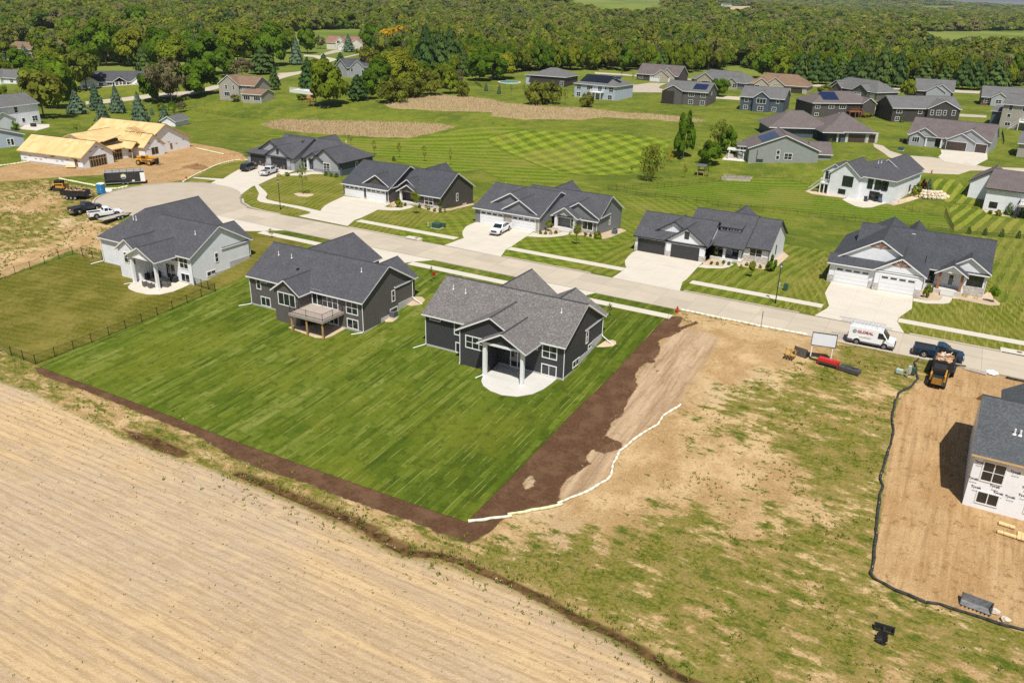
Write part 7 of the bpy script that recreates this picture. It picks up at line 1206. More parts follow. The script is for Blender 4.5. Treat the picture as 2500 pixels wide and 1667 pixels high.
# --- telehandler
g3 = ground('A', 1255, 1475); e = empty('telehandler', (g3[0], g3[1] + 1.6, hz(*g3)), math.radians(20), 'yellow telehandler in front of the unfinished house', 'loader')
m = MB(); m.box(-2.2, -.75, .7, 1.9, .75, 1.35); bev(m.build('chassis', CATY, e), .06); m = MB(); m.box(-.6, -1.05, 1.3, .8, -.2, 2.35); bev(m.build('cab', CATY, e), .06); MB().box(-.5, -1.07, 1.55, .7, -.3, 2.2).build('cab_glass', GLASS, e); m = MB(); m.box(-2.3, -.1, 1.55, 2.9, .35, 2.0); bev(m.build('boom', CATY, e), .04); m = MB(); m.box(2.7, -.6, .25, 2.85, .85, 1.6); [m.box(2.85, y - .06, .3, 4.0, y + .06, .36) for y in (-.3, .55)]; m.build('fork_carriage', JBLK, e); m = MB(); m.box(-2.25, .3, 1.2, -.4, .95, 1.75); bev(m.build('engine_cover', CATY, e), .05)
for x in (-1.45, 1.35):
    for y in (-.95, .95): wheel(e, x, y, .6, .42, CATY)
# --- black enclosed trailer
def logo_mat():
    t = NT('trailer_badge'); c = t.n('ShaderNodeSeparateXYZ', i_0=t.obj()); return t.out((.6, .58, .5), .5)
c, a = along(1, (985, 215), (1385, 190)); e = empty('enclosed_trailer', (c[0], c[1] + 1.2, hz(*c)), a, 'long black enclosed trailer with round yellow badges and roof rack', 'trailer'); L_ = 8.2
m = MB(); m.box(-L_ / 2, -1.25, .45, L_ / 2 - .3, 1.25, 2.75); bev(m.build('body', PBLACK, e), .08); MB().box(-L_ / 2 - .03, -1.27, .4, L_ / 2 - .25, 1.27, .55).build('skirt', GALV, e); MB().box(-L_ / 2, -1.2, 2.74, L_ / 2 - .35, 1.2, 2.79).build('roof_skin', flat('grey_roof_skin', (.3, .31, .32), .5), e)
m = MB(); 
for y in (-1.1, 1.1): m.tube((-L_ / 2 + .2, y, 3.1), (L_ / 2 - .6, y, 3.1), .03, n=5); [m.tube((-L_ / 2 + .3 + k * 1.4, y, 2.75), (-L_ / 2 + .3 + k * 1.4, y, 3.12), .03, n=5) for k in range(6)]
[m.tube((-L_ / 2 + .3 + k * 1.4, -1.1, 3.05), (-L_ / 2 + .3 + k * 1.4, 1.1, 3.05), .025, n=5) for k in range(6)]; m.build('roof_rack', JBLK, e)
for x in (-.6, .3):
    for y in (-1.28, 1.28): wheel(e, x, y, .36, .2)
MB().box(2.0, -1.27, .55, 2.95, -1.2, 2.45).build('door_opening_shade', INNER_SHADE, e); o = MB().box(0, -.03, 0, .95, .03, 1.9).build('side_door', WHITEV, e); o.location = (2.97, -1.27, .55); o.rotation_euler = (0, 0, -.25); MB().box(1.25, -1.275, .6, 1.75, -1.24, .95).build('hatch', TRIM, e)  # doorway shade painted as a dark slab on the trailer side
YEL = flat('badge_yellow', (.6, .5, .05), .5, .02); WHT = flat('badge_white', (.7, .7, .68), .5, .02)
def badge(x, y, z, fc, r=.62):
    f = (lambda a_, z_, o_: (x + a_, y - o_, z + z_)) if fc == '-y' else (lambda a_, z_, o_: (x - o_, y - a_, z + z_)); m = MB(); n = 24
    for r0, r1, o_, mi, a0, a1 in ((.82, 1.0, .012, 0, 20, 160), (.0, .78, .008, 1, 0, 360), (.0, .62, .016, 2, 180, 360), (.82, 1.0, .012, 2, 200, 340)):
        for k in range(n):
            p, q = math.radians(a0 + (a1 - a0) * k / n), math.radians(a0 + (a1 - a0) * (k + 1) / n); m.face([f(r * r0 * math.cos(p), r * r0 * math.sin(p), o_), f(r * r1 * math.cos(p), r * r1 * math.sin(p), o_), f(r * r1 * math.cos(q), r * r1 * math.sin(q), o_), f(r * r0 * math.cos(q), r * r0 * math.sin(q), o_)], mi)
    o = m.build('badge', [YEL, WHT, JBLK], e, fix=False); me = text_mesh('FRAMING', .26, .01); me.materials.append(WHT); put_text(me, e, f(0, -.02, .03), fc)
badge(-.35, -1.25, 1.75, '-y'); badge(-L_ / 2, -.3, 1.65, '-x', .5)
# --- portable toilet
g4 = ground(1, 970, 300); e = empty('portable_toilet', (g4[0], g4[1] + .6, hz(*g4)), math.radians(20), 'blue portable toilet with white roof', 'portable toilet'); PB = flat('toilet_blue', (.02, .2, .42), .5, .06)
m = MB(); m.box(-.58, -.58, .12, .58, .58, 2.05); bev(m.build('cabin', PB, e), .03); m = MB(); [m.box(-.59, -.45 + k * .22, .25, -.57, -.38 + k * .22, 1.9) for k in range(5)]; m.build('rib', PB, e); m = MB(); m.prism([(-.64, 2.05), (.64, 2.05), (.5, 2.25), (-.5, 2.25)], 'y', -.64, .64); bev(m.build('roof', WHITEV, e), .05); m = MB(); m.box(-.42, -.61, .18, .42, -.575, 1.95); d = m.build('door', PB, e); MB().box(.28, -.635, 1.0, .36, -.6, 1.2).build('handle', WHITEV, d); MB().box(-.62, -.62, 0, .62, .62, .12).build('base', JBLK, e)
# --- flatbed trailer
c, a = along(1, (990, 595), (1230, 500)); e = empty('flatbed_trailer', (c[0], c[1], hz(*c)), a, 'empty flatbed trailer with wooden deck beside the white pickup', 'trailer'); m = MB(); [m.box(-2.6, -1.0 + k * .2, .55, 2.6, -.81 + k * .2, .6) for k in range(10)]; m.build('deck_plank', flat('grey_planks', (.36, .32, .27), .9, .15), e); m = MB(); m.box(-2.65, -1.08, .42, 2.65, -1.0, .62); m.box(-2.65, 1.0, .42, 2.65, 1.08, .62); m.tube((2.6, -.7, .5), (3.9, 0, .5), .06); m.tube((2.6, .7, .5), (3.9, 0, .5), .06); m.build('frame', JBLK, e); m = MB(); m.box(-.3, -1.3, .72, 1.6, -1.05, .78); m.box(-.3, 1.05, .72, 1.6, 1.3, .78); m.build('mudguard', JBLK, e)
for x in (.2, 1.05):
    for y in (-1.18, 1.18): wheel(e, x, y, .34, .2)
# --- site board
a, b = ground(5, 268, 690), ground(5, 458, 716); e = empty('site_board', (*a, hz(*a)), math.atan2(b[1] - a[1], b[0] - a[0]), 'blank white site board on two posts', 'sign'); Ls = math.hypot(b[0] - a[0], b[1] - a[1])
m = MB(); m.box(-.12, -.06, -.2, 0, .06, 3.3); m.box(Ls, -.06, -.2, Ls + .12, .06, 3.3); m.build('post', WHITEV, e); MB().box(-.2, -.1, 1.75, Ls + .3, -.06, 3.35).build('panel', flat('board_face', (.68, .71, .76), .4, .03), e); m = MB(); 
for bb in ((-.26, -.13, 1.69, Ls + .36, -.04, 1.76), (-.26, -.13, 3.34, Ls + .36, -.04, 3.41), (-.26, -.13, 1.76, -.19, -.04, 3.34), (Ls + .29, -.13, 1.76, Ls + .36, -.04, 3.34)): m.box(*bb)
m.build('frame', JBLK, e)
def place(m, name, mats, t, x, y, ang, label, cat, dz=0.0, group=None, bevw=0):
    g = ground(t, x, y); o = m.build(name, mats); o.location = (*g, hz(*g) + dz); o.rotation_euler = (0, 0, math.radians(ang)); tag(o, label, cat, group)
    if bevw: bev(o, bevw)
    return o
# --- loose attachments round the board
g = ground(5, 430, 790); e = empty('soil_conditioner', (g[0], g[1] + .5, hz(*g)), math.radians(-8), 'red and black tiller attachment below the site board', 'attachment'); m = MB(); m.prism([(-.35, .5), (.35, .5), (.3, .95), (-.3, .95)], 'x', -1.15, 1.15); bev(m.build('hood', REDM, e), .05); m = MB(); m.tube((-1.1, -.1, .3), (1.1, -.1, .3), .28, n=10); m.build('rotor', JBLK, e); m = MB(); [m.tube((-1.05 + k * .3, -.1, .3), (-1.05 + k * .3, -.1 + .36 * math.cos(k), .3 + .36 * math.sin(k)), .03, n=4) for k in range(8)]; m.build('tine', JBLK, e); MB().box(-1.2, -.35, .05, -1.1, .35, .9).build('side_plate', REDM, e); MB().box(1.1, -.35, .05, 1.2, .35, .9).build('side_plate', REDM, e)
g = ground(5, 635, 855); e = empty('sweeper_box', (g[0], g[1] + .7, hz(*g)), math.radians(-12), 'black rectangular broom attachment with hoses', 'attachment'); m = MB(); m.box(-1.2, -.5, .1, 1.2, .5, .62); bev(m.build('housing', flat('dusty_black', (.06, .06, .062), .8, .25, 3), e), .05); m = MB(); m.tube((-1, -.1, .68), (-.2, .3, .72), .03); m.tube((-.2, .3, .72), (.6, -.3, .7), .03); m.tube((.6, -.3, .7), (1.05, -.05, .68), .03); m.tube((-.5, -.3, .68), (.9, .25, .7), .03); m.build('hose', JBLK, e)
g = ground(5, 60, 695); e = empty('pallet_fork', (g[0], g[1] + .4, hz(*g)), math.radians(-5), 'yellow and black fork frame on the dirt', 'attachment'); m = MB(); m.box(-.65, -.05, .1, .65, .05, .25); m.box(-.65, -.05, .95, .65, .05, 1.05); [m.box(x - .05, -.05, .1, x + .05, .05, 1.05) for x in (-.6, 0, .6)]; m.build('frame', CATY, e); m = MB(); [m.box(x - .06, -1.0, .06, x + .06, 0, .13) for x in (-.5, -.15, .2, .5)]; m.box(-.6, -.95, .12, .6, -.8, .2); m.box(-.6, -.4, .12, .6, -.3, .2); m.build('tine', JBLK, e)
g = ground(5, 175, 680); e = empty('loader_bucket', (g[0], g[1] + .5, hz(*g)), math.radians(70), 'upturned steel bucket beside the fork frame', 'attachment'); m = MB(); m.prism([(-.6, .05), (.55, .0), (.6, .1), (-.1, .3), (-.5, 1.15), (-.62, 1.15)], 'y', -.8, .8); m.build('shell', flat('worn_steel', (.14, .13, .12), .6, .35, 3, metal=.3), e); m = MB(); m.prism([(-.6, .05), (.55, .02), (-.1, .6), (-.5, 1.15)], 'y', -.85, -.8); m.prism([(-.6, .05), (.55, .02), (-.1, .6), (-.5, 1.15)], 'y', .8, .85); m.build('cheek', JBLK, e)
m = MB(); [m.tube((.75 * math.cos(k * .45), .6 * math.sin(k * .45), .06 + .05 * (k // 14)), (.75 * math.cos((k + 1) * .45), .6 * math.sin((k + 1) * .45), .06 + .05 * (k // 14)), .05, n=5) for k in range(42)]; place(m, 'hose_coil', JBLK, 5, 320, 700, 0, 'coil of black drain hose under the site board', 'hose')
g = ground('h', 1900, 1160); e = empty('loader_bucket', (g[0], g[1] + .3, hz(*g)), math.radians(-6), 'long grey loader bucket near the black silt sock', 'attachment'); m = MB(); m.box(-1.05, -.35, .02, 1.05, .4, .08); m.box(-1.05, .34, .08, 1.05, .42, .75); m.build('shell', flat('dull_steel', (.2, .2, .2), .6, .3, 3, metal=.3), e); [MB().prism([(-.35, .02), (.42, .02), (.42, .75), (.2, .75)], 'x', x - .03, x + .03).build('cheek', JBLK, e) for x in (-1.08, 1.08)]; m = MB(); [m.box(-1.0 + k * .28, -.5, .0, -.92 + k * .28, -.34, .06) for k in range(8)]; m.build('tooth', JBLK, e)
g = ground('h', 1075, 1420); e = empty('auger', (g[0], g[1], hz(*g)), math.radians(4), 'black auger attachment lying in the lower right weeds', 'attachment'); m = MB(); m.box(-.7, 1.0, .1, .75, 1.1, .55); m.box(-.7, .7, .1, .75, .78, .2); m.box(-.7, .78, .1, -.6, 1.0, .5); m.box(.65, .78, .1, .75, 1.0, .5); m.build('mount_frame', JBLK, e); m = MB(); m.tube((.02, 1.0, .32), (-.05, .2, .3), .13, .1); m.build('drive_head', JBLK, e); m = MB(); m.tube((-.05, .2, .3), (-.1, -.75, .3), .06); 
for k in range(26): a0, a1 = k * .72, (k + 1) * .72; y0, y1 = .1 - k * .032, .1 - (k + 1) * .032; m.face([(-.08 + .06 * math.cos(a0), y0, .36 + .06 * math.sin(a0)), (-.08 + .42 * math.cos(a0), y0, .36 + .36 * math.sin(a0)), (-.08 + .42 * math.cos(a1), y1, .36 + .36 * math.sin(a1)), (-.08 + .06 * math.cos(a1), y1, .36 + .06 * math.sin(a1))])
m.build('screw_blade', JBLK, e, fix=False)
# --- street furniture
def lamp(t, x, y, label):
    g = ground(t, x, y); e = empty('street_lamp', (*g, hz(*g)), 0, label, 'street lamp', 'street lamps'); m = MB(); m.tube((0, 0, -.1), (0, 0, .5), .13, .1); m.tube((0, 0, .5), (0, 0, 5.3), .075, .055); m.build('pole', METALBK, e); m = MB(); m.tube((0, 0, 5.3), (0, 0, 5.42), .14, .2, 8); m.tube((0, 0, 5.78), (0, 0, 5.95), .27, .06, 8); [m.tube((.17 * math.cos(k * 1.57), .17 * math.sin(k * 1.57), 5.4), (.22 * math.cos(k * 1.57), .22 * math.sin(k * 1.57), 5.8), .015, n=4) for k in range(4)]; m.build('lantern_frame', METALBK, e); m = MB(); m.tube((0, 0, 5.42), (0, 0, 5.78), .15, .2, 8); m.build('lantern_glass', LAMP, e)
lamp(4, 515, 1362, 'black street lamp before the cedar-porch house lawn'); lamp(2, 388, 450, 'black street lamp by the turning circle walk')
def hydrant(t, x, y, label):
    g = ground(t, x, y); e = empty('fire_hydrant', (*g, hz(*g)), 0, label, 'hydrant', 'fire hydrants'); m = MB(); m.tube((0, 0, 0), (0, 0, .1), .2, n=10); m.tube((0, 0, .1), (0, 0, .75), .13, .12, 10); m.tube((0, 0, .75), (0, 0, .95), .16, .05, 10); m.build('barrel', REDM, e); m = MB(); m.tube((-.25, 0, .55), (.25, 0, .55), .07, n=8); m.tube((0, -.24, .5), (0, 0, .5), .09, n=8); m.build('nozzle', REDM, e)
hydrant(6, 1012, 252, 'red fire hydrant at the end of the near pavement'); hydrant('D', 1510, 1545, 'red fire hydrant on the far turning circle'); hydrant(1, 1822, 160, 'red fire hydrant beside the dirt entrance')
GBOX = flat('utility_green', (.03, .075, .05), .6, .12); PGREEN = flat('pale_green_box', (.36, .45, .38), .6, .05)
def box_unit(t, x, y, sx, sy, sz, mat, label, ang=0, pad=True, cat='utility box'):
    g = ground(t, x, y); e = empty('utility_box', (*g, hz(*g)), math.radians(ang), label, cat, 'utility boxes'); m = MB(); m.box(-sx / 2, -sy / 2, .05, sx / 2, sy / 2, sz); bev(m.build('cabinet', mat, e), .04); MB().box(-sx * .42, -sy / 2 - .02, .12, sx * .42, -sy / 2, sz * .8).build('door', mat, e)
    if pad: MB().box(-sx / 2 - .15, -sy / 2 - .15, -.1, sx / 2 + .15, sy / 2 + .15, .06).build('pad', CONC, e)
box_unit(2, 1918, 625, 1.6, 1.3, .95, GBOX, 'dark green transformer between the brown-grey and grey houses'); box_unit(2, 1988, 622, .45, .4, .85, GBOX, 'slim green cabinet right of the transformer', pad=False); box_unit(2, 1832, 618, .22, .22, .9, PGREEN, 'pale green pedestal left of the transformer', pad=False); box_unit(4, 612, 1235, .6, .5, 1.1, GBOX, 'dark green cabinet right of the street lamp', pad=False); box_unit(4, 552, 1215, .2, .2, .9, PGREEN, 'pale pedestal between lamp and cabinet', pad=False)
box_unit(5, 1132, 848, .75, .5, .6, PGREEN, 'pale low cabinet on the weedy lot', -8, False); box_unit(5, 1225, 855, .35, .35, 1.1, PGREEN, 'pale green pedestal by the black sock', 0, False); box_unit(5, 1265, 860, .4, .4, .95, GBOX, 'dark green pedestal by the black sock', 0, False); box_unit(5, 1205, 880, .25, .25, 1.0, GALV, 'grey electric post with meter by the pale pedestal', 0, False); box_unit('D', 1235, 1340, 1.4, 1.1, .95, GBOX, 'green transformer on the far corner lawn')
def ac(t, x, y, label, dy=.4):
    g = ground(t, x, y); e = empty('air_conditioner', (g[0], g[1] + dy, hz(g[0], g[1] + dy)), 0, label, 'air conditioner', 'air conditioners'); MB().box(-.55, -.55, -.3, .55, .55, .1).build('pad', CONC, e); m = MB(); m.box(-.42, -.42, .1, .42, .42, .95); bev(m.build('case', flat('ac_grey', (.16, .17, .18), .6), e), .04); m = MB(); [m.box(-.43, -.43, .2 + k * .09, .43, .43, .22 + k * .09) for k in range(8)]; m.build('louvre', JBLK, e); m = MB(); m.tube((0, 0, .95), (0, 0, 1.0), .35, n=14); m.build('fan_grille', JBLK, e)
ac(2, 1475, 1510, 'grey air conditioner beside the taupe house gable'); ac(3, 1288, 690, 'grey air conditioner beside the grey house gable')
def inlet(t, pts, label):
    P = gp(t, *pts); cx = sum(p[0] for p in P) / 4; e = empty('storm_inlet', (cx, KF + .45, 0), 0, label, 'storm drain', 'storm inlets'); m = MB(); m.box(-1.5, -.7, -.1, 1.5, .75, .17); bev(m.build('slab', WALKM, e), .03); m = MB(); m.tube((.6, .1, .17), (.6, .1, .185), .33, n=16); m.build('manhole_cover', flat('rust_iron', (.2, .1, .06), .8, .2), e); MB().box(-1.3, -.72, .02, 1.3, -.69, .13).build('inlet_slot_shade', INNER_SHADE, e)  # dark strip on the slab face paints the shade in the slot
inlet(2, ((1630, 715), (1690, 700), (1780, 725), (1740, 750)), 'concrete storm inlet on the far kerb before the brown-grey house'); inlet(5, ((2150, 600), (2352, 640), (2352, 670), (2150, 630)), 'concrete storm inlet on the far kerb at the right edge')
m = MB(); m.tube((0, 0, 0), (0, 0, 2.2), .035, n=6); m.box(-.04, -.02, 1.2, .04, .02, 2.25); place(m, 'marker_post', METALBK, 6, 1830, 395, 0, 'black metal post standing at the near kerb', 'post')
for k, (t_, x, y) in enumerate(((6, 980, 262), (6, 925, 315))): m = MB(); m.tube((0, 0, 0), (0, 0, 1.0 - k * .3), .03, n=5); place(m, 'survey_stake', PINE, t_, x, y, 0, ('wooden stake left of the hydrant', 'short wooden stake at the pavement end')[k], 'stake')
m = MB(); m.box(-.02, -.02, 0, .02, .02, 1.25); m.box(-.32, -.015, .6, .32, .015, 1.2, 1); place(m, 'yard_sign', [METALBK, REDM], 2, 1885, 1130, -10, 'small red yard sign on the sod between the houses', 'sign')
# --- erosion socks
def sock(name, t, pts, r, mat, label, stakes=False, jit=.06):
    P = []
    for tt, q in pts: P += gp(tt, *q)
    out = []; rr = random.Random(len(P))
    for k in range(len(P) - 1):
        n = max(1, int(math.hypot(P[k + 1][0] - P[k][0], P[k + 1][1] - P[k][1]) / .7))
        for j in range(n): q = j / n; out.append((P[k][0] + (P[k + 1][0] - P[k][0]) * q + rr.uniform(-jit, jit), P[k][1] + (P[k + 1][1] - P[k][1]) * q + rr.uniform(-jit, jit)))
    out.append(P[-1]); e = empty(name, (0, 0, 0), 0, label, 'erosion sock', 'erosion control socks'); m = MB(); rad = [r * rr.uniform(.72, 1.15) for _ in out]
    for k in range(len(out) - 1): a_, b_ = out[k], out[k + 1]; m.tube((*a_, hz(*a_) + r * .6), (*b_, hz(*b_) + r * .6), rad[k], rad[k + 1], 8)
    m.build('sock', mat, e, smooth=True)
    if stakes:
        for k in range(3, len(out), 6): q = out[k]; MB().box(q[0] - .03, q[1] - .03, hz(*q) - .1, q[0] + .03, q[1] + .03, hz(*q) + r * 2.2).build('stake', PINE, e)
    return e
SOCKW = flat('white_mesh', (.66, .63, .5), .9, .12, 3); SOCKB = flat('black_fabric', (.03, .029, .028), .85, .25, 3); SOCKY = flat('pale_yellow_mesh', (.6, .6, .36), .9, .12, 3)
sock('erosion_sock', None, [('G', [(487, 782), (600, 768), (700, 755)])], .15, SOCKW, 'short white sock at the sod corner'); sock('erosion_sock', None, [('G', [(680, 748), (800, 728), (948, 697)])], .15, SOCKY, 'yellowed sock section right of the sod corner'); sock('erosion_sock', None, [('G', [(925, 692), (1080, 628), (1160, 580), (1190, 550)])], .13, SOCKW, 'thin white sock section below the bend'); sock('erosion_sock', None, [('G', [(1185, 552), (1195, 500), (1225, 440), (1290, 385), (1340, 350), (1410, 310), (1440, 265), (1490, 235), (1525, 210)])], .14, SOCKW, 'long white sock curving along the scraped lane')
sock('erosion_sock', None, [(6, [(1040, 226), (1330, 290), (1640, 350), (1830, 390), (2040, 430), (2280, 475)])], .17, SOCKW, 'white sock along the near kerb'); sock('erosion_sock', None, [('a', [(0, 95), (150, 75), (318, 48)])], .2, SOCKY, 'pale yellow sock left of the unfinished house'); sock('erosion_sock', None, [('a', [(530, 212), (700, 245), (850, 275)])], .25, SOCKY, 'pale yellow sock behind the black dump trailer'); sock('erosion_sock', None, [('a', [(940, 305), (1050, 300), (1140, 280)])], .25, SOCKY, 'crumpled pale sock below the black trailer'); sock('erosion_sock', None, [('a', [(1625, 240), (1750, 170), (1950, 80), (2100, 45), (2210, 42)])], .2, SOCKY, 'pale yellow sock along the lawn edge by the blue-grey house'); sock('erosion_sock', None, [('A', [(1750, 1325), (1990, 1378)])], .2, SOCKY, 'pale yellow sock behind the unfinished house')
sock('silt_sock', None, [(5, [(1320, 705), (1285, 740), (1300, 830), (1310, 900), (1240, 980), (1130, 1040), (1100, 1110), (1080, 1180), (1055, 1290), (1075, 1400), (1060, 1500)]), ('h', [(1050, 0), (1080, 60), (1050, 140), (1030, 350), (1000, 650), (970, 840), (1000, 885), (1080, 930), (1190, 990), (1300, 1030), (1450, 1095), (1580, 1110), (1800, 1190), (2000, 1250), (2200, 1310), (2334, 1345)])], .13, SOCKB, 'long black silt sock bordering the right dirt lot', True); sock('silt_sock', None, [(5, [(1650, 765), (1780, 785)])], .15, SOCKB, 'short black sock at the kerb behind the trailer'); sock('silt_sock', None, [(5, [(2170, 890), (2352, 928)])], .15, SOCKB, 'black sock along the kerb at the right edge')
# --- litter of the building sites
m = MB(); [m.box(-1.2, -.5 + k * .17, .1, 1.2, -.4 + k * .17, .13) for k in range(6)]; [m.box(x - .05, -.5, 0, x + .05, .5, .1) for x in (-1.1, 0, 1.1)]; place(m, 'pallet', flat('old_pallet', (.42, .37, .3), .9, .2, 3), 5, 1880, 825, -10, 'weathered pallet lying at the near kerb', 'pallet')
m = MB(); m.ball((0, 0, .18), .62, jit=.2, sz=(1.2, .8, .42), n=10); place(m, 'plastic_bag', flat('white_plastic', (.72, .73, .74), .5, .05), 5, 2030, 850, 0, 'bundle of white plastic beside the pallet', 'plastic sheet'); m = MB(); m.ball((0, 0, .1), .8, jit=.25, sz=(1.4, .8, .3), n=10); place(m, 'plastic_bag', flat('white_sheet', (.72, .73, .74), .5, .05), 1, 1060, 265, 0, 'white plastic sheet beside the blue toilet', 'plastic sheet')
for k, (x, y, w_, dp) in enumerate(((2180, 415, 1.3, .45), (2180, 495, 1.5, .4), (2330, 520, 1.0, 1.2), (2260, 325, 1.6, .12))): m = MB(); [m.box(-w_ / 2 + j * w_ / 3, -dp / 2, 0, -w_ / 2 + (j + 1) * w_ / 3 - .02, dp / 2, .12) for j in range(3)]; place(m, 'lumber_stack', PINE, 'h', x, y, -4, ('upper pine board bundle on the dirt by the wrapped house', 'lower pine board bundle on the dirt by the wrapped house', 'pine panel stack at the right edge', 'long pine board beside the wrapped wall')[k], 'lumber', .05)
for k, (t_, x, y) in enumerate((('h', 2075, 1185), ('h', 2165, 1258))): m = MB(); m.ball((0, 0, .15), .38, jit=.2, n=9, sz=(1, .8, .6)); place(m, 'rock', flat('pale_rock', (.5, .43, .34), .9, .15, 3), t_, x, y, 0, ('pale rock right of the long bucket', 'pale rock near the black sock at lower right')[k], 'rock')
def mound(rx, ry, hh, seed):
    m = MB(); r_ = random.Random(seed); n, k = 26, 9; rows = []
    for i in range(k + 1):
        f = i / k; row = []
        for j in range(n): a_ = 2 * math.pi * j / n; q = (1 - f) * (1 + .18 * math.sin(3 * a_ + seed) + .1 * math.sin(7 * a_)); row.append(len(m.v)); m.v.append((rx * q * math.cos(a_), ry * q * math.sin(a_), hh * (f ** .8) * r_.uniform(.75, 1.2) - (.1 if i == 0 else 0) + r_.uniform(-.06, .1)))
        rows.append(row)
    for i in range(k):
        for j in range(n): m.f.append((rows[i][j], rows[i][(j + 1) % n], rows[i + 1][(j + 1) % n], rows[i + 1][j])); m.m.append(0)
    return m
place(mound(3.6, 1.8, .9, 3), 'dirt_pile', flat('dug_earth', (.2, .11, .045), .95, .5, 3), 'a', 1760, 110, 10, 'dark mound of dug earth before the unfinished house', 'dirt pile'); place(mound(4.4, 2.0, 1.0, 4), 'dirt_pile', flat('tan_earth', (.34, .2, .09), .95, .4, 3), 'A', 2080, 1410, 10, 'tan earth mound left of the blue-grey house', 'dirt pile')
# --- patio furniture on the white house patio
WICK = flat('grey_wicker', (.12, .11, .105), .9, .2, 8); CUSH = flat('dark_cover', (.025, .024, .026), .9, .2)
def chair(t, x, y, ang, label):
    g = ground(t, x, y); e = empty('patio_chair', (*g, hz(*g) + .06), math.radians(ang), label, 'patio chair', 'wicker patio chairs'); MB().box(-.4, -.4, .05, .4, .4, .4).build('seat', WICK, e); MB().box(-.4, .28, .4, .4, .4, .8).build('backrest', WICK, e); MB().box(-.42, -.4, .4, -.3, .28, .6).build('armrest', WICK, e); MB().box(.3, -.4, .4, .42, .28, .6).build('armrest', WICK, e)
chair(1, 1425, 1195, 160, 'left wicker chair on the round white patio'); chair(1, 1480, 1210, 170, 'right wicker chair on the round white patio')
g = ground(1, 1600, 1195); e = empty('patio_sofa', (*g, hz(*g) + .06), math.radians(10), 'grey wicker sofa on the round white patio', 'sofa'); MB().box(-1.1, -.4, .05, 1.1, .4, .42).build('seat', WICK, e); MB().box(-1.1, -.45, .42, 1.1, -.3, .85).build('backrest', WICK, e); [MB().box(x - .12, -.3, .42, x + .12, .4, .65).build('armrest', WICK, e) for x in (-1.0, 1.0)]; MB().box(-.85, -.28, .42, .85, .38, .55).build('cushion', CUSH, e)
for t_, x, y, lab in ((1, 1430, 1125, 'black covered grill left under the white porch'), (1, 1535, 1110, 'black covered table under the white porch'), (1, 1705, 1155, 'black covered heater box right on the white patio')):
    m = MB(); m.box(-.55, -.4, 0, .55, .4, .95); o = place(m, 'covered_furniture', CUSH, t_, x, y, 10, lab, 'covered furniture', .06, None, .12)
# --- garden structures
a = ground('C', 2110, 1420); e = empty('pergola', (a[0] + 1.5, a[1] + 2, hz(*a)), math.radians(10), 'white pergola over the side patio of the grey-green house', 'pergola'); [MB().box(x - .1, y - .1, -.3, x + .1, y + .1, 2.6).build('post', WHITEV, e) for x in (-2, 2) for y in (-1.6, 1.6)]; [MB().box(-2.5, -2.0 + k * .45, 2.62, 2.5, -1.9 + k * .45, 2.8).build('slat', WHITEV, e) for k in range(9)]; [MB().box(x - .06, -2, 2.45, x + .06, 2, 2.62).build('beam', WHITEV, e) for x in (-2, 2)]; paving('patio', [(a[0] - 1.5, a[1] - 1), (a[0] + 4.5, a[1] - .5), (a[0] + 4.5, a[1] + 4.5), (a[0] - 1.5, a[1] + 4.5)], DRIVEM, .1)
a = ground('C', 1865, 1560); e = empty('playhouse', (a[0], a[1], hz(*a)), math.radians(5), 'raised wooden play tower with flat grey roof', 'play tower'); [MB().box(x - .08, y - .08, -.2, x + .08, y + .08, 2.6).build('post', WOODP, e) for x in (-.8, .8) for y in (-.8, .8)]; MB().box(-.9, -.9, 1.2, .9, .9, 1.35).build('floor', DECKM, e); o = MB().box(-1.3, -1.2, 2.6, 1.3, 1.2, 2.7).build('roof', R_GREY, e); o.rotation_euler = (.12, 0, 0)
a = ground('B', 590, 945); e = empty('play_set', (a[0], a[1], hz(*a)), math.radians(15), 'wooden play set with green slide beside the bright tree', 'play set'); PW = REDWOOD; [MB().box(x - .09, y - .09, -.2, x + .09, y + .09, 3.0).build('post', PW, e) for x in (-1.2, 1.2) for y in (-1, 1)]; MB().box(-1.3, -1.1, 1.4, 1.3, 1.1, 1.55).build('floor', PW, e); m = MB(); m.prism([(-1.3, 2.9), (1.3, 2.9), (0, 4.0)], 'x', -1.5, 1.5); m.build('roof', PW, e); o = MB().box(0, -.35, -.04, 3.2, .35, .04).build('slide', flat('slide_teal', (.02, .2, .2), .4), e); o.location = (1.3, 0, 1.5); o.rotation_euler = (0, math.radians(28), 0); m = MB(); m.tube((-1.2, 0, 2.9), (-4.4, 0, 2.9), .07); m.tube((-4.4, 0, 2.9), (-4.6, -.9, 0), .06); m.tube((-4.4, 0, 2.9), (-4.6, .9, 0), .06); m.build('swing_beam', PW, e)
a = ground('B', 1240, 735); e = empty('wooden_deck', (a[0], a[1], hz(*a)), math.radians(-10), 'red-brown raised deck with stairs among the trees', 'deck'); MB().box(-5, 0, 2.2, 3, 4, 2.4).build('deck_floor', REDWOOD, e); [MB().box(x - .12, .1, -.5, x + .12, .35, 2.2).build('post', REDWOOD, e) for x in (-4.8, -2, .5, 2.8)]; m = MB(); [m.box(3 + k * .35, .2, 2.1 - k * .24, 3.4 + k * .35, 1.6, 2.2 - k * .24) for k in range(9)]; m.build('stairs', REDWOOD, e); m = MB(); [m.tube((-5, 0, z), (3, 0, z), .06, n=4) for z in (2.6, 3.3)]; [m.tube((-5 + k * .8, 0, 2.3), (-5 + k * .8, 0, 3.3), .05, n=4) for k in range(11)]; m.build('railing', REDWOOD, e)
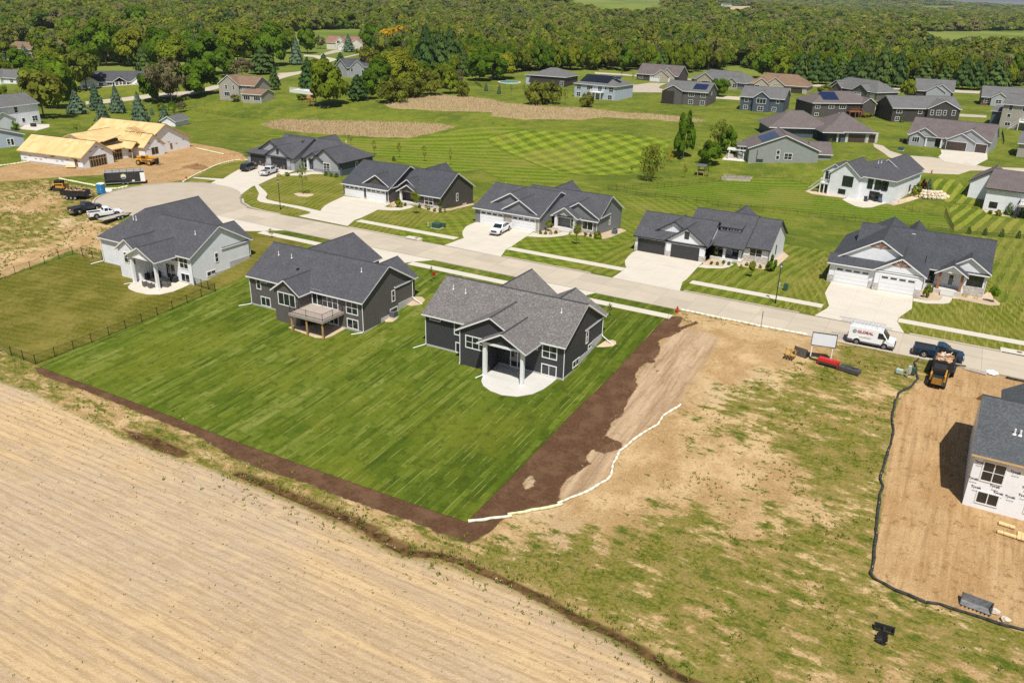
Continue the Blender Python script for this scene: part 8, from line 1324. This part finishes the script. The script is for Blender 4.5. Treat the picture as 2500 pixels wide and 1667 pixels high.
a = ground('B', 520, 840); e = empty('pool_deck', (a[0], a[1], hz(*a)), math.radians(-8), 'white railed pool deck beside the tan house', 'deck'); MB().box(-9, 0, 0, 6, 6, 1.1).build('deck_floor', WHITEV, e); m = MB(); 
for z in (1.3, 2.0): m.tube((-9, 0, z), (6, 0, z), .07, n=4); m.tube((-9, 6, z), (6, 6, z), .07, n=4)
[m.tube((-9 + k * .5, y, 1.1), (-9 + k * .5, y, 2.05), .05, n=4) for k in range(31) for y in (0, 6)]; m.build('railing', WHITEV, e)
WAT = NT('pool_water').out((.12, .42, .45), .08, spec=.6); a = ground('C', 160, 738); e = empty('swimming_pool', (a[0], a[1], hz(*a)), 0, 'small turquoise garden pool with pale surround', 'pool'); m = MB(); m.tube((0, 0, -.1), (0, 0, .35), 5.5, n=24); m.build('surround', DRIVEM, e); m = MB(); m.tube((0, 0, .2), (0, 0, .38), 4.6, n=24); m.build('water', WAT, e)
for k, (t_, x, y, w_) in enumerate(((4, 130, 160, 7.0),)):
    for j in range(2): a = ground(t_, x + j * 20, y - j * 22); e = empty('planter_bed', (a[0], a[1], hz(*a)), math.radians(14), ('nearer', 'farther')[j] + ' long raised timber planter on the fenced lawn', 'planter', 'raised planters'); m = MB(); m.box(-3.6, -.6, -.2, 3.6, -.5, .5); m.box(-3.6, .5, -.2, 3.6, .6, .5); m.box(-3.6, -.5, -.2, -3.5, .5, .5); m.box(3.5, -.5, -.2, 3.6, .5, .5); m.build('side_board', flat('grey_timber', (.42, .37, .3), .9, .15), e); MB().box(-3.5, -.5, -.2, 3.5, .5, .4).build('soil', MULCH, e)
# boulder wall
a = ground('d', 1470, 300); rr = random.Random(9); e = empty('boulder_wall', (a[0], a[1], hz(*a)), 0, 'tan boulder retaining wall beside the white walkout house', 'stone wall'); BOUL = [flat('boulder_tan', (.5, .4, .27), .9, .15, 2), flat('boulder_pale', (.58, .5, .38), .9, .15, 2)]
for lv in range(3):
    for k in range(14 - lv * 2):
        ang = math.radians(200 + k * 13 + lv * 9); R_ = 4.2 - lv * .7; m = MB(); m.ball((0, 0, 0), .62, jit=.18, n=8, rings=5, sz=(1.1, .8, .75)); o = m.build('boulder', BOUL[(k + lv) % 2], e); o.location = (R_ * math.cos(ang), R_ * .8 * math.sin(ang) + 2.5, .2 + lv * .55); o.rotation_euler = (0, 0, ang)
# ------------------------------------------------------------------ fences
def fence(label, pts, hgt=1.3, step=2.4, wire=True, group='black yard fences', mat=METALBK, pick=.0, thick=1.0):
    e = empty('fence', (*pts[0], hz(*pts[0])), 0, label, 'fence', group); ox, oy, oz = pts[0][0], pts[0][1], hz(*pts[0]); post = None; rm = MB(); pk = MB()
    pm = MB().box(-.035 * thick, -.035 * thick, -.2, .035 * thick, .035 * thick, hgt + .08).mesh('post'); pm.materials.append(mat)
    for k in range(len(pts) - 1):
        a_, b_ = pts[k], pts[k + 1]; L_ = math.hypot(b_[0] - a_[0], b_[1] - a_[1]); n = max(1, round(L_ / step))
        q = [(a_[0] + (b_[0] - a_[0]) * j / n, a_[1] + (b_[1] - a_[1]) * j / n) for j in range(n + 1)]
        for j, p in enumerate(q):
            if j < n or k == len(pts) - 2: o = bpy.data.objects.new('post', pm); COL.objects.link(o); o.parent = e; o.location = (p[0] - ox, p[1] - oy, hz(*p) - oz)
        for j in range(n):
            A_ = (q[j][0] - ox, q[j][1] - oy, hz(*q[j]) - oz); B_ = (q[j + 1][0] - ox, q[j + 1][1] - oy, hz(*q[j + 1]) - oz)
            for z in (.12, hgt - .02): rm.tube((A_[0], A_[1], A_[2] + z), (B_[0], B_[1], B_[2] + z), .018 * thick, n=4)
            np_ = max(2, int(L_ / n / .13)) if pick else 0
            for i in range(1, np_): f = i / np_; c_ = [A_[d] + (B_[d] - A_[d]) * f for d in range(3)]; pk.tube((c_[0], c_[1], c_[2] + .1), (c_[0], c_[1], c_[2] + hgt), pick, n=4, cap=False)
    rm.build('rail', mat, e, fix=False)
    if pick: pk.build('picket', mat, e, fix=False)
    return e
P1 = gp('I', (0, 955), (175, 1018)); P2 = gp('I', (1052, 664))
fence('black picket fence between the white house yard and the sod, rear run', [(P1[0][0] - 25, P1[0][1] + .6), P1[0], P1[1]], 1.25, 2.4, pick=.007); fence('black picket fence between the white house yard and the sod, side run', [P1[1], P2[0]], 1.25, 2.4, pick=.007)
fence('short black fence from the sod line to the white house corner', [P2[0]] + gp(1, (1905, 1190)), 1.25, 1.8, pick=.01)
P3 = gp(1, (-200, 1190), (0, 1130), (712, 885), (1005, 940)); fence('black picket fence along the weeds left of the white house', P3, 1.25, 2.4, pick=.007)
fence('long black fence behind the far row, lower run', gp('J', (320, 530), (700, 585), (1300, 660), (2005, 735)), 1.3, 2.4, pick=.005, thick=.62); fence('black fence of the white walkout garden, upper run', gp('J', (320, 530), (560, 520), (900, 480), (1130, 470), (1310, 505)), 1.3, 2.4, pick=.005, thick=.62); fence('black cross fence right of the white walkout house', gp('J', (2005, 735), (1965, 640)), 1.3, 2.0, pick=.006, thick=.7); fence('black fence between walkout house and striped lawn', gp('J', (1700, 595), (1840, 640), (1965, 665)), 1.3, 2.4, pick=.005, thick=.62); fence('black fence behind the cedar-porch house', gp('J', (2005, 735), (2352, 762), (2520, 780)), 1.3, 2.4, pick=.005, thick=.62); fence('short black gate fence beside the striped lawn', gp('J', (1965, 612), (2060, 610), (2140, 625)), 1.3, 2.0, pick=.006, thick=.7)
fence('black fence below the tan house, lower run', gp('A', (1650, 985), (1850, 1010), (2100, 1050), (2340, 1060)), 1.3, 3.0, pick=.006, thick=.7); fence('black fence below the tan house, upper run', gp('A', (1660, 970), (1900, 935), (2080, 905)), 1.3, 3.0, pick=.006, thick=.7); fence('black fence round the pool lawn', gp('B', (2050, 690), (2040, 745), (2100, 785)) + gp('C', (0, 800), (330, 790)), 1.3, 3.0, pick=.007, thick=.8); fence('dark fence behind the light grey house at right', gp('D', (2135, 1190), (2150, 1290), (2330, 1345)), 1.3, 3.0, pick=.007, thick=.8)
def rail_pole(t, x, y, top, label):
    g, H, _ = size_from(t, x, y, top, 10); e = empty('utility_pole', (*g, hz(*g)), 0, label, 'utility pole', 'far utility poles'); m = MB(); m.tube((0, 0, -.3), (.25, 0, H), .3, .2, 6); m.build('pole', WOODP, e); MB().box(-1.4, -.1, H - 1.2, 1.8, .1, H - .9).build('crossarm', WOODP, e)
rail_pole('D', 1875, 285, 85, 'tall leaning utility pole by the far meadow'); rail_pole('D', 245, 200, 80, 'far utility pole above the tan-roofed houses'); rail_pole('B', 1490, 340, 275, 'pale pole beside the orange-yellow tree')
# everyday things on the back patios
for k, (x, y, lab) in enumerate(((925, 335, 'dark lounge chair nearest the white walkout patio edge'), (975, 318, 'dark lounge chair in the middle of the white walkout patio'), (1020, 338, 'dark lounge chair right on the white walkout patio'), (1055, 345, 'blue-grey lounge chair at the white walkout corner'))):
    g = ground('d', x, y); e = empty('lounge_chair', (*g, hz(*g) + .06), math.radians(20 + 50 * k), lab, 'lounge chair', 'walkout patio chairs'); mt = CUSH if k < 3 else flat('blue_plastic', (.12, .25, .36), .6); MB().box(-.4, -.5, .3, .4, .4, .42).build('seat', mt, e); o = MB().box(-.4, -.04, 0, .4, .04, .75).build('backrest', mt, e); o.location = (0, .42, .35); o.rotation_euler = (-.35, 0, 0); [MB().box(px - .04, py - .04, 0, px + .04, py + .04, .32).build('leg', JBLK, e) for px in (-.36, .36) for py in (-.45, .36)]
for t_, x, y, lab in (('d', 805, 292, 'black covered grill at the white walkout wall'), ('A', 300, 1130, 'dark patio set behind the blue-white house'), ('D', 1250, 1265, 'dark bin beside the light grey house')):
    m = MB(); m.box(-.8, -.45, 0, .8, .45, 1.0); place(m, 'covered_furniture', CUSH, t_, x, y, 15, lab, 'covered furniture', .03, None, .15)
paving('patio', gp('A', (160, 1150), (240, 1110), (440, 1110), (440, 1135), (330, 1165)), DRIVEM, .06)
LFAR = flat('ploughed_soil', (.42, .3, .18), .95, .1, .02); struct(drape('field', gp('C', (1960, 66), (2150, 60), (2334, 58), (2400, 66), (2400, 98), (2200, 100), (1980, 92)), LFAR, .3, 40)); struct(drape('field', gp('D', (-20, 68), (390, 70), (390, 84), (100, 96), (-20, 98)), LFAR, .3, 40))
# ------------------------------------------------------------------ ground plants that nobody could count
def blades(name, P, size, per, mat, label, hgt=1.0, flatness=.4, wd=.28):
    rs_ = np.random.RandomState(len(P)); P = np.asarray(P); n = len(P) * per; b = np.repeat(P, per, 0); s = np.repeat(rs_.uniform(.55, 1.4, len(P)) * size, per)
    xy = b + rs_.normal(size=(n, 2)) * s[:, None] * .5; z = height(xy[:, 0], xy[:, 1]) - .02; c = np.stack([xy[:, 0], xy[:, 1], z + s * hgt * rs_.uniform(.25, .6, n)], 1)
    nr = rs_.normal(size=(n, 3)); nr[:, 2] = np.abs(nr[:, 2]) * flatness; nr /= np.linalg.norm(nr, axis=1)[:, None]; up = np.tile(np.array([0, 0, 1.0]), (n, 1)); a = np.cross(up, nr); a /= np.linalg.norm(a, axis=1)[:, None] + 1e-9; bb = np.cross(nr, a)
    a *= (s * wd)[:, None]; bb *= (s * hgt * .55)[:, None]; V = np.stack([c - a - bb, c + a - bb, c + a * .4 + bb, c - a * .4 + bb], 1).reshape(-1, 3)
    o = link(name, leafmesh(name, V, mat)); o['kind'] = 'stuff'; o['label'] = label; return o
def sample(poly, n, seed, keep=None):
    r_ = np.random.RandomState(seed); x = [p[0] for p in poly]; y = [p[1] for p in poly]; X = r_.uniform(min(x), max(x), n); Y = r_.uniform(min(y), max(y), n); k = inside(poly, X, Y)
    return np.stack([X[k], Y[k]], 1)
def clumpy(P, sc, thr, seed):
    q = np.sin(P[:, 0] * sc + seed) * np.sin(P[:, 1] * sc * 1.3 + 2 * seed) + .6 * np.sin(P[:, 0] * sc * 2.7 + P[:, 1] * sc * 1.9) + np.random.RandomState(seed).normal(size=len(P)) * .5; return P[q > thr]
def grass_mat(name, cs): 
    t = NT(name); v = t.noise(t.pos(), .8, 3); return t.out(t.ramp(v, [(.3, cs[0]), (.5, cs[1]), (.7, cs[2])]), .9, spec=.1)
WEEDM = grass_mat('weed_green', ((.075, .11, .01), (.12, .15, .016), (.2, .19, .04))); STRAW = grass_mat('dry_stalk', ((.36, .265, .14), (.46, .345, .2), (.54, .42, .26))); SEEDM = grass_mat('seedling_green', ((.06, .1, .015), (.1, .14, .02), (.15, .17, .04)))
reedP = np.concatenate([sample(p, 26000, 5 + k) for k, p in enumerate(P_reed)]); blades('reed_bed', reedP[np.random.RandomState(1).rand(len(reedP)) < .6], .4, 2, STRAW, 'dry tan reeds standing in the wet hollow', 1.3, .4, .09)
lot = sample(P_weed, 30000, 8); lot = lot[~inside(P_lane, lot[:, 0], lot[:, 1]) & ~inside(P_soilR, lot[:, 0], lot[:, 1]) & ~inside(P_bare[0], lot[:, 0], lot[:, 1])]; blades('weeds', clumpy(lot, .45, .55, 3)[:5200], .13, 6, WEEDM, 'weed tufts scattered over the vacant lot')
lot3 = sample(P_weed3, 16000, 9); lot3 = lot3[~inside(P_soilB, lot3[:, 0], lot3[:, 1])]; blades('weeds', clumpy(lot3, .5, .5, 4)[:2600], .15, 6, WEEDM, 'weed tufts along the ditch and field edge'); blades('dry_grass', clumpy(lot3, .4, .4, 7)[:1200], .12, 5, STRAW, 'dry grass along the ditch'); lot2 = sample(P_weed2, 14000, 10); blades('weeds', clumpy(lot2, .35, .5, 6)[:2200], .16, 6, WEEDM, 'weed tufts on the vacant ground at left')
fs_ = sample([(-100, field_edge[4][1] + 2), (-12, 47.5), (12, 24), (12, 12), (-100, 12)], 9000, 12); fs_ = fs_[inside(P_field, fs_[:, 0], fs_[:, 1])]; e_ = dist(field_edge, fs_[:, 0], fs_[:, 1], False); fs_ = fs_[np.random.RandomState(2).rand(len(fs_)) < (.08 + .5 * np.exp(-e_ / 6.0) + .25 * np.exp(-((e_ - 9) / 5) ** 2) * (fs_[:, 0] > -45))]; blades('seedlings', fs_, .09, 5, SEEDM, 'green seedlings dotted over the tilled field', .8)
dw = np.array(DITCH); dw = dw[np.random.RandomState(3).randint(0, len(dw), 900)] + np.random.RandomState(4).normal(size=(900, 2)) * np.array([4.0, 1.6]); blades('weeds', dw[:450], .16, 6, WEEDM, 'weed tufts beside the wet ditch')
def clods(name, P, size, mat, label):
    r_ = np.random.RandomState(len(P)); n = len(P); b = np.array([[1, 0, 0], [0, 1, 0], [-1, 0, 0], [0, -1, 0], [0, 0, 1.0]]); s_ = r_.uniform(.4, 1.5, (n, 1, 1)) * size; V = b[None] * s_ * r_.uniform(.6, 1.4, (n, 5, 3)); V[:, :, :2] += P[:, None, :]; V[:, :, 2] += (height(P[:, 0], P[:, 1]) - .04)[:, None]
    f = (np.array([[0, 1, 4], [1, 2, 4], [2, 3, 4], [3, 0, 4]])[None] + (np.arange(n) * 5)[:, None, None]).reshape(-1, 3); me = bpy.data.meshes.new(name); me.from_pydata(V.reshape(-1, 3).tolist(), [], f.tolist()); me.update(); o = link(name, me, [mat]); o['kind'] = 'stuff'; o['label'] = label
SOILC = flat('dark_clod', (.1, .052, .028), .95, .35, 2); DIRTC = flat('tan_clod', (.36, .23, .11), .95, .3, 2)
sp_ = np.concatenate([sample(P_soilB, 3500, 21), sample(P_soilR, 6000, 22)]); clods('soil_clods', sp_, .05, SOILC, 'dark clods of topsoil round the new lawn'); dp_ = sample(P_dirtR, 9000, 23); clods('dirt_clods', dp_[(dp_[:, 0] < 22) & ~((dp_[:, 0] > 5.5) & (dp_[:, 1] > 76))], .06, DIRTC, 'loose clods on the right building lot'); fp_ = sample([(-95, 48), (-15, 46), (5, 26), (-40, 20), (-95, 25)], 16000, 24); clods('field_clods', fp_[inside(P_field, fp_[:, 0], fp_[:, 1])], .045, flat('field_clod', (.42, .31, .19), .95, .3, 2), 'small clods over the tilled field'); lp_ = sample(P_lane, 2500, 25); clods('dirt_clods', lp_, .045, DIRTC, 'loose clods on the scraped lane')
# ------------------------------------------------------------------ air
hm = bpy.data.materials.new('haze_air'); hm.use_nodes = True; ht_ = hm.node_tree; ht_.nodes.clear(); ho_ = ht_.nodes.new('ShaderNodeOutputMaterial'); pv = ht_.nodes.new('ShaderNodeVolumePrincipled')
pv.inputs['Color'].default_value = (.82, .9, 1.0, 1); pv.inputs['Density'].default_value = 0.00005; pv.inputs['Anisotropy'].default_value = 0.2; ht_.links.new(pv.outputs[0], ho_.inputs['Volume'])
hb = MB().box(-17500, -5500, -14, 17500, 19500, 95).build('haze', hm); hb['kind'] = 'stuff'; hb['label'] = 'thin pale air over the whole landscape'
SC.cycles.volume_bounces = 0
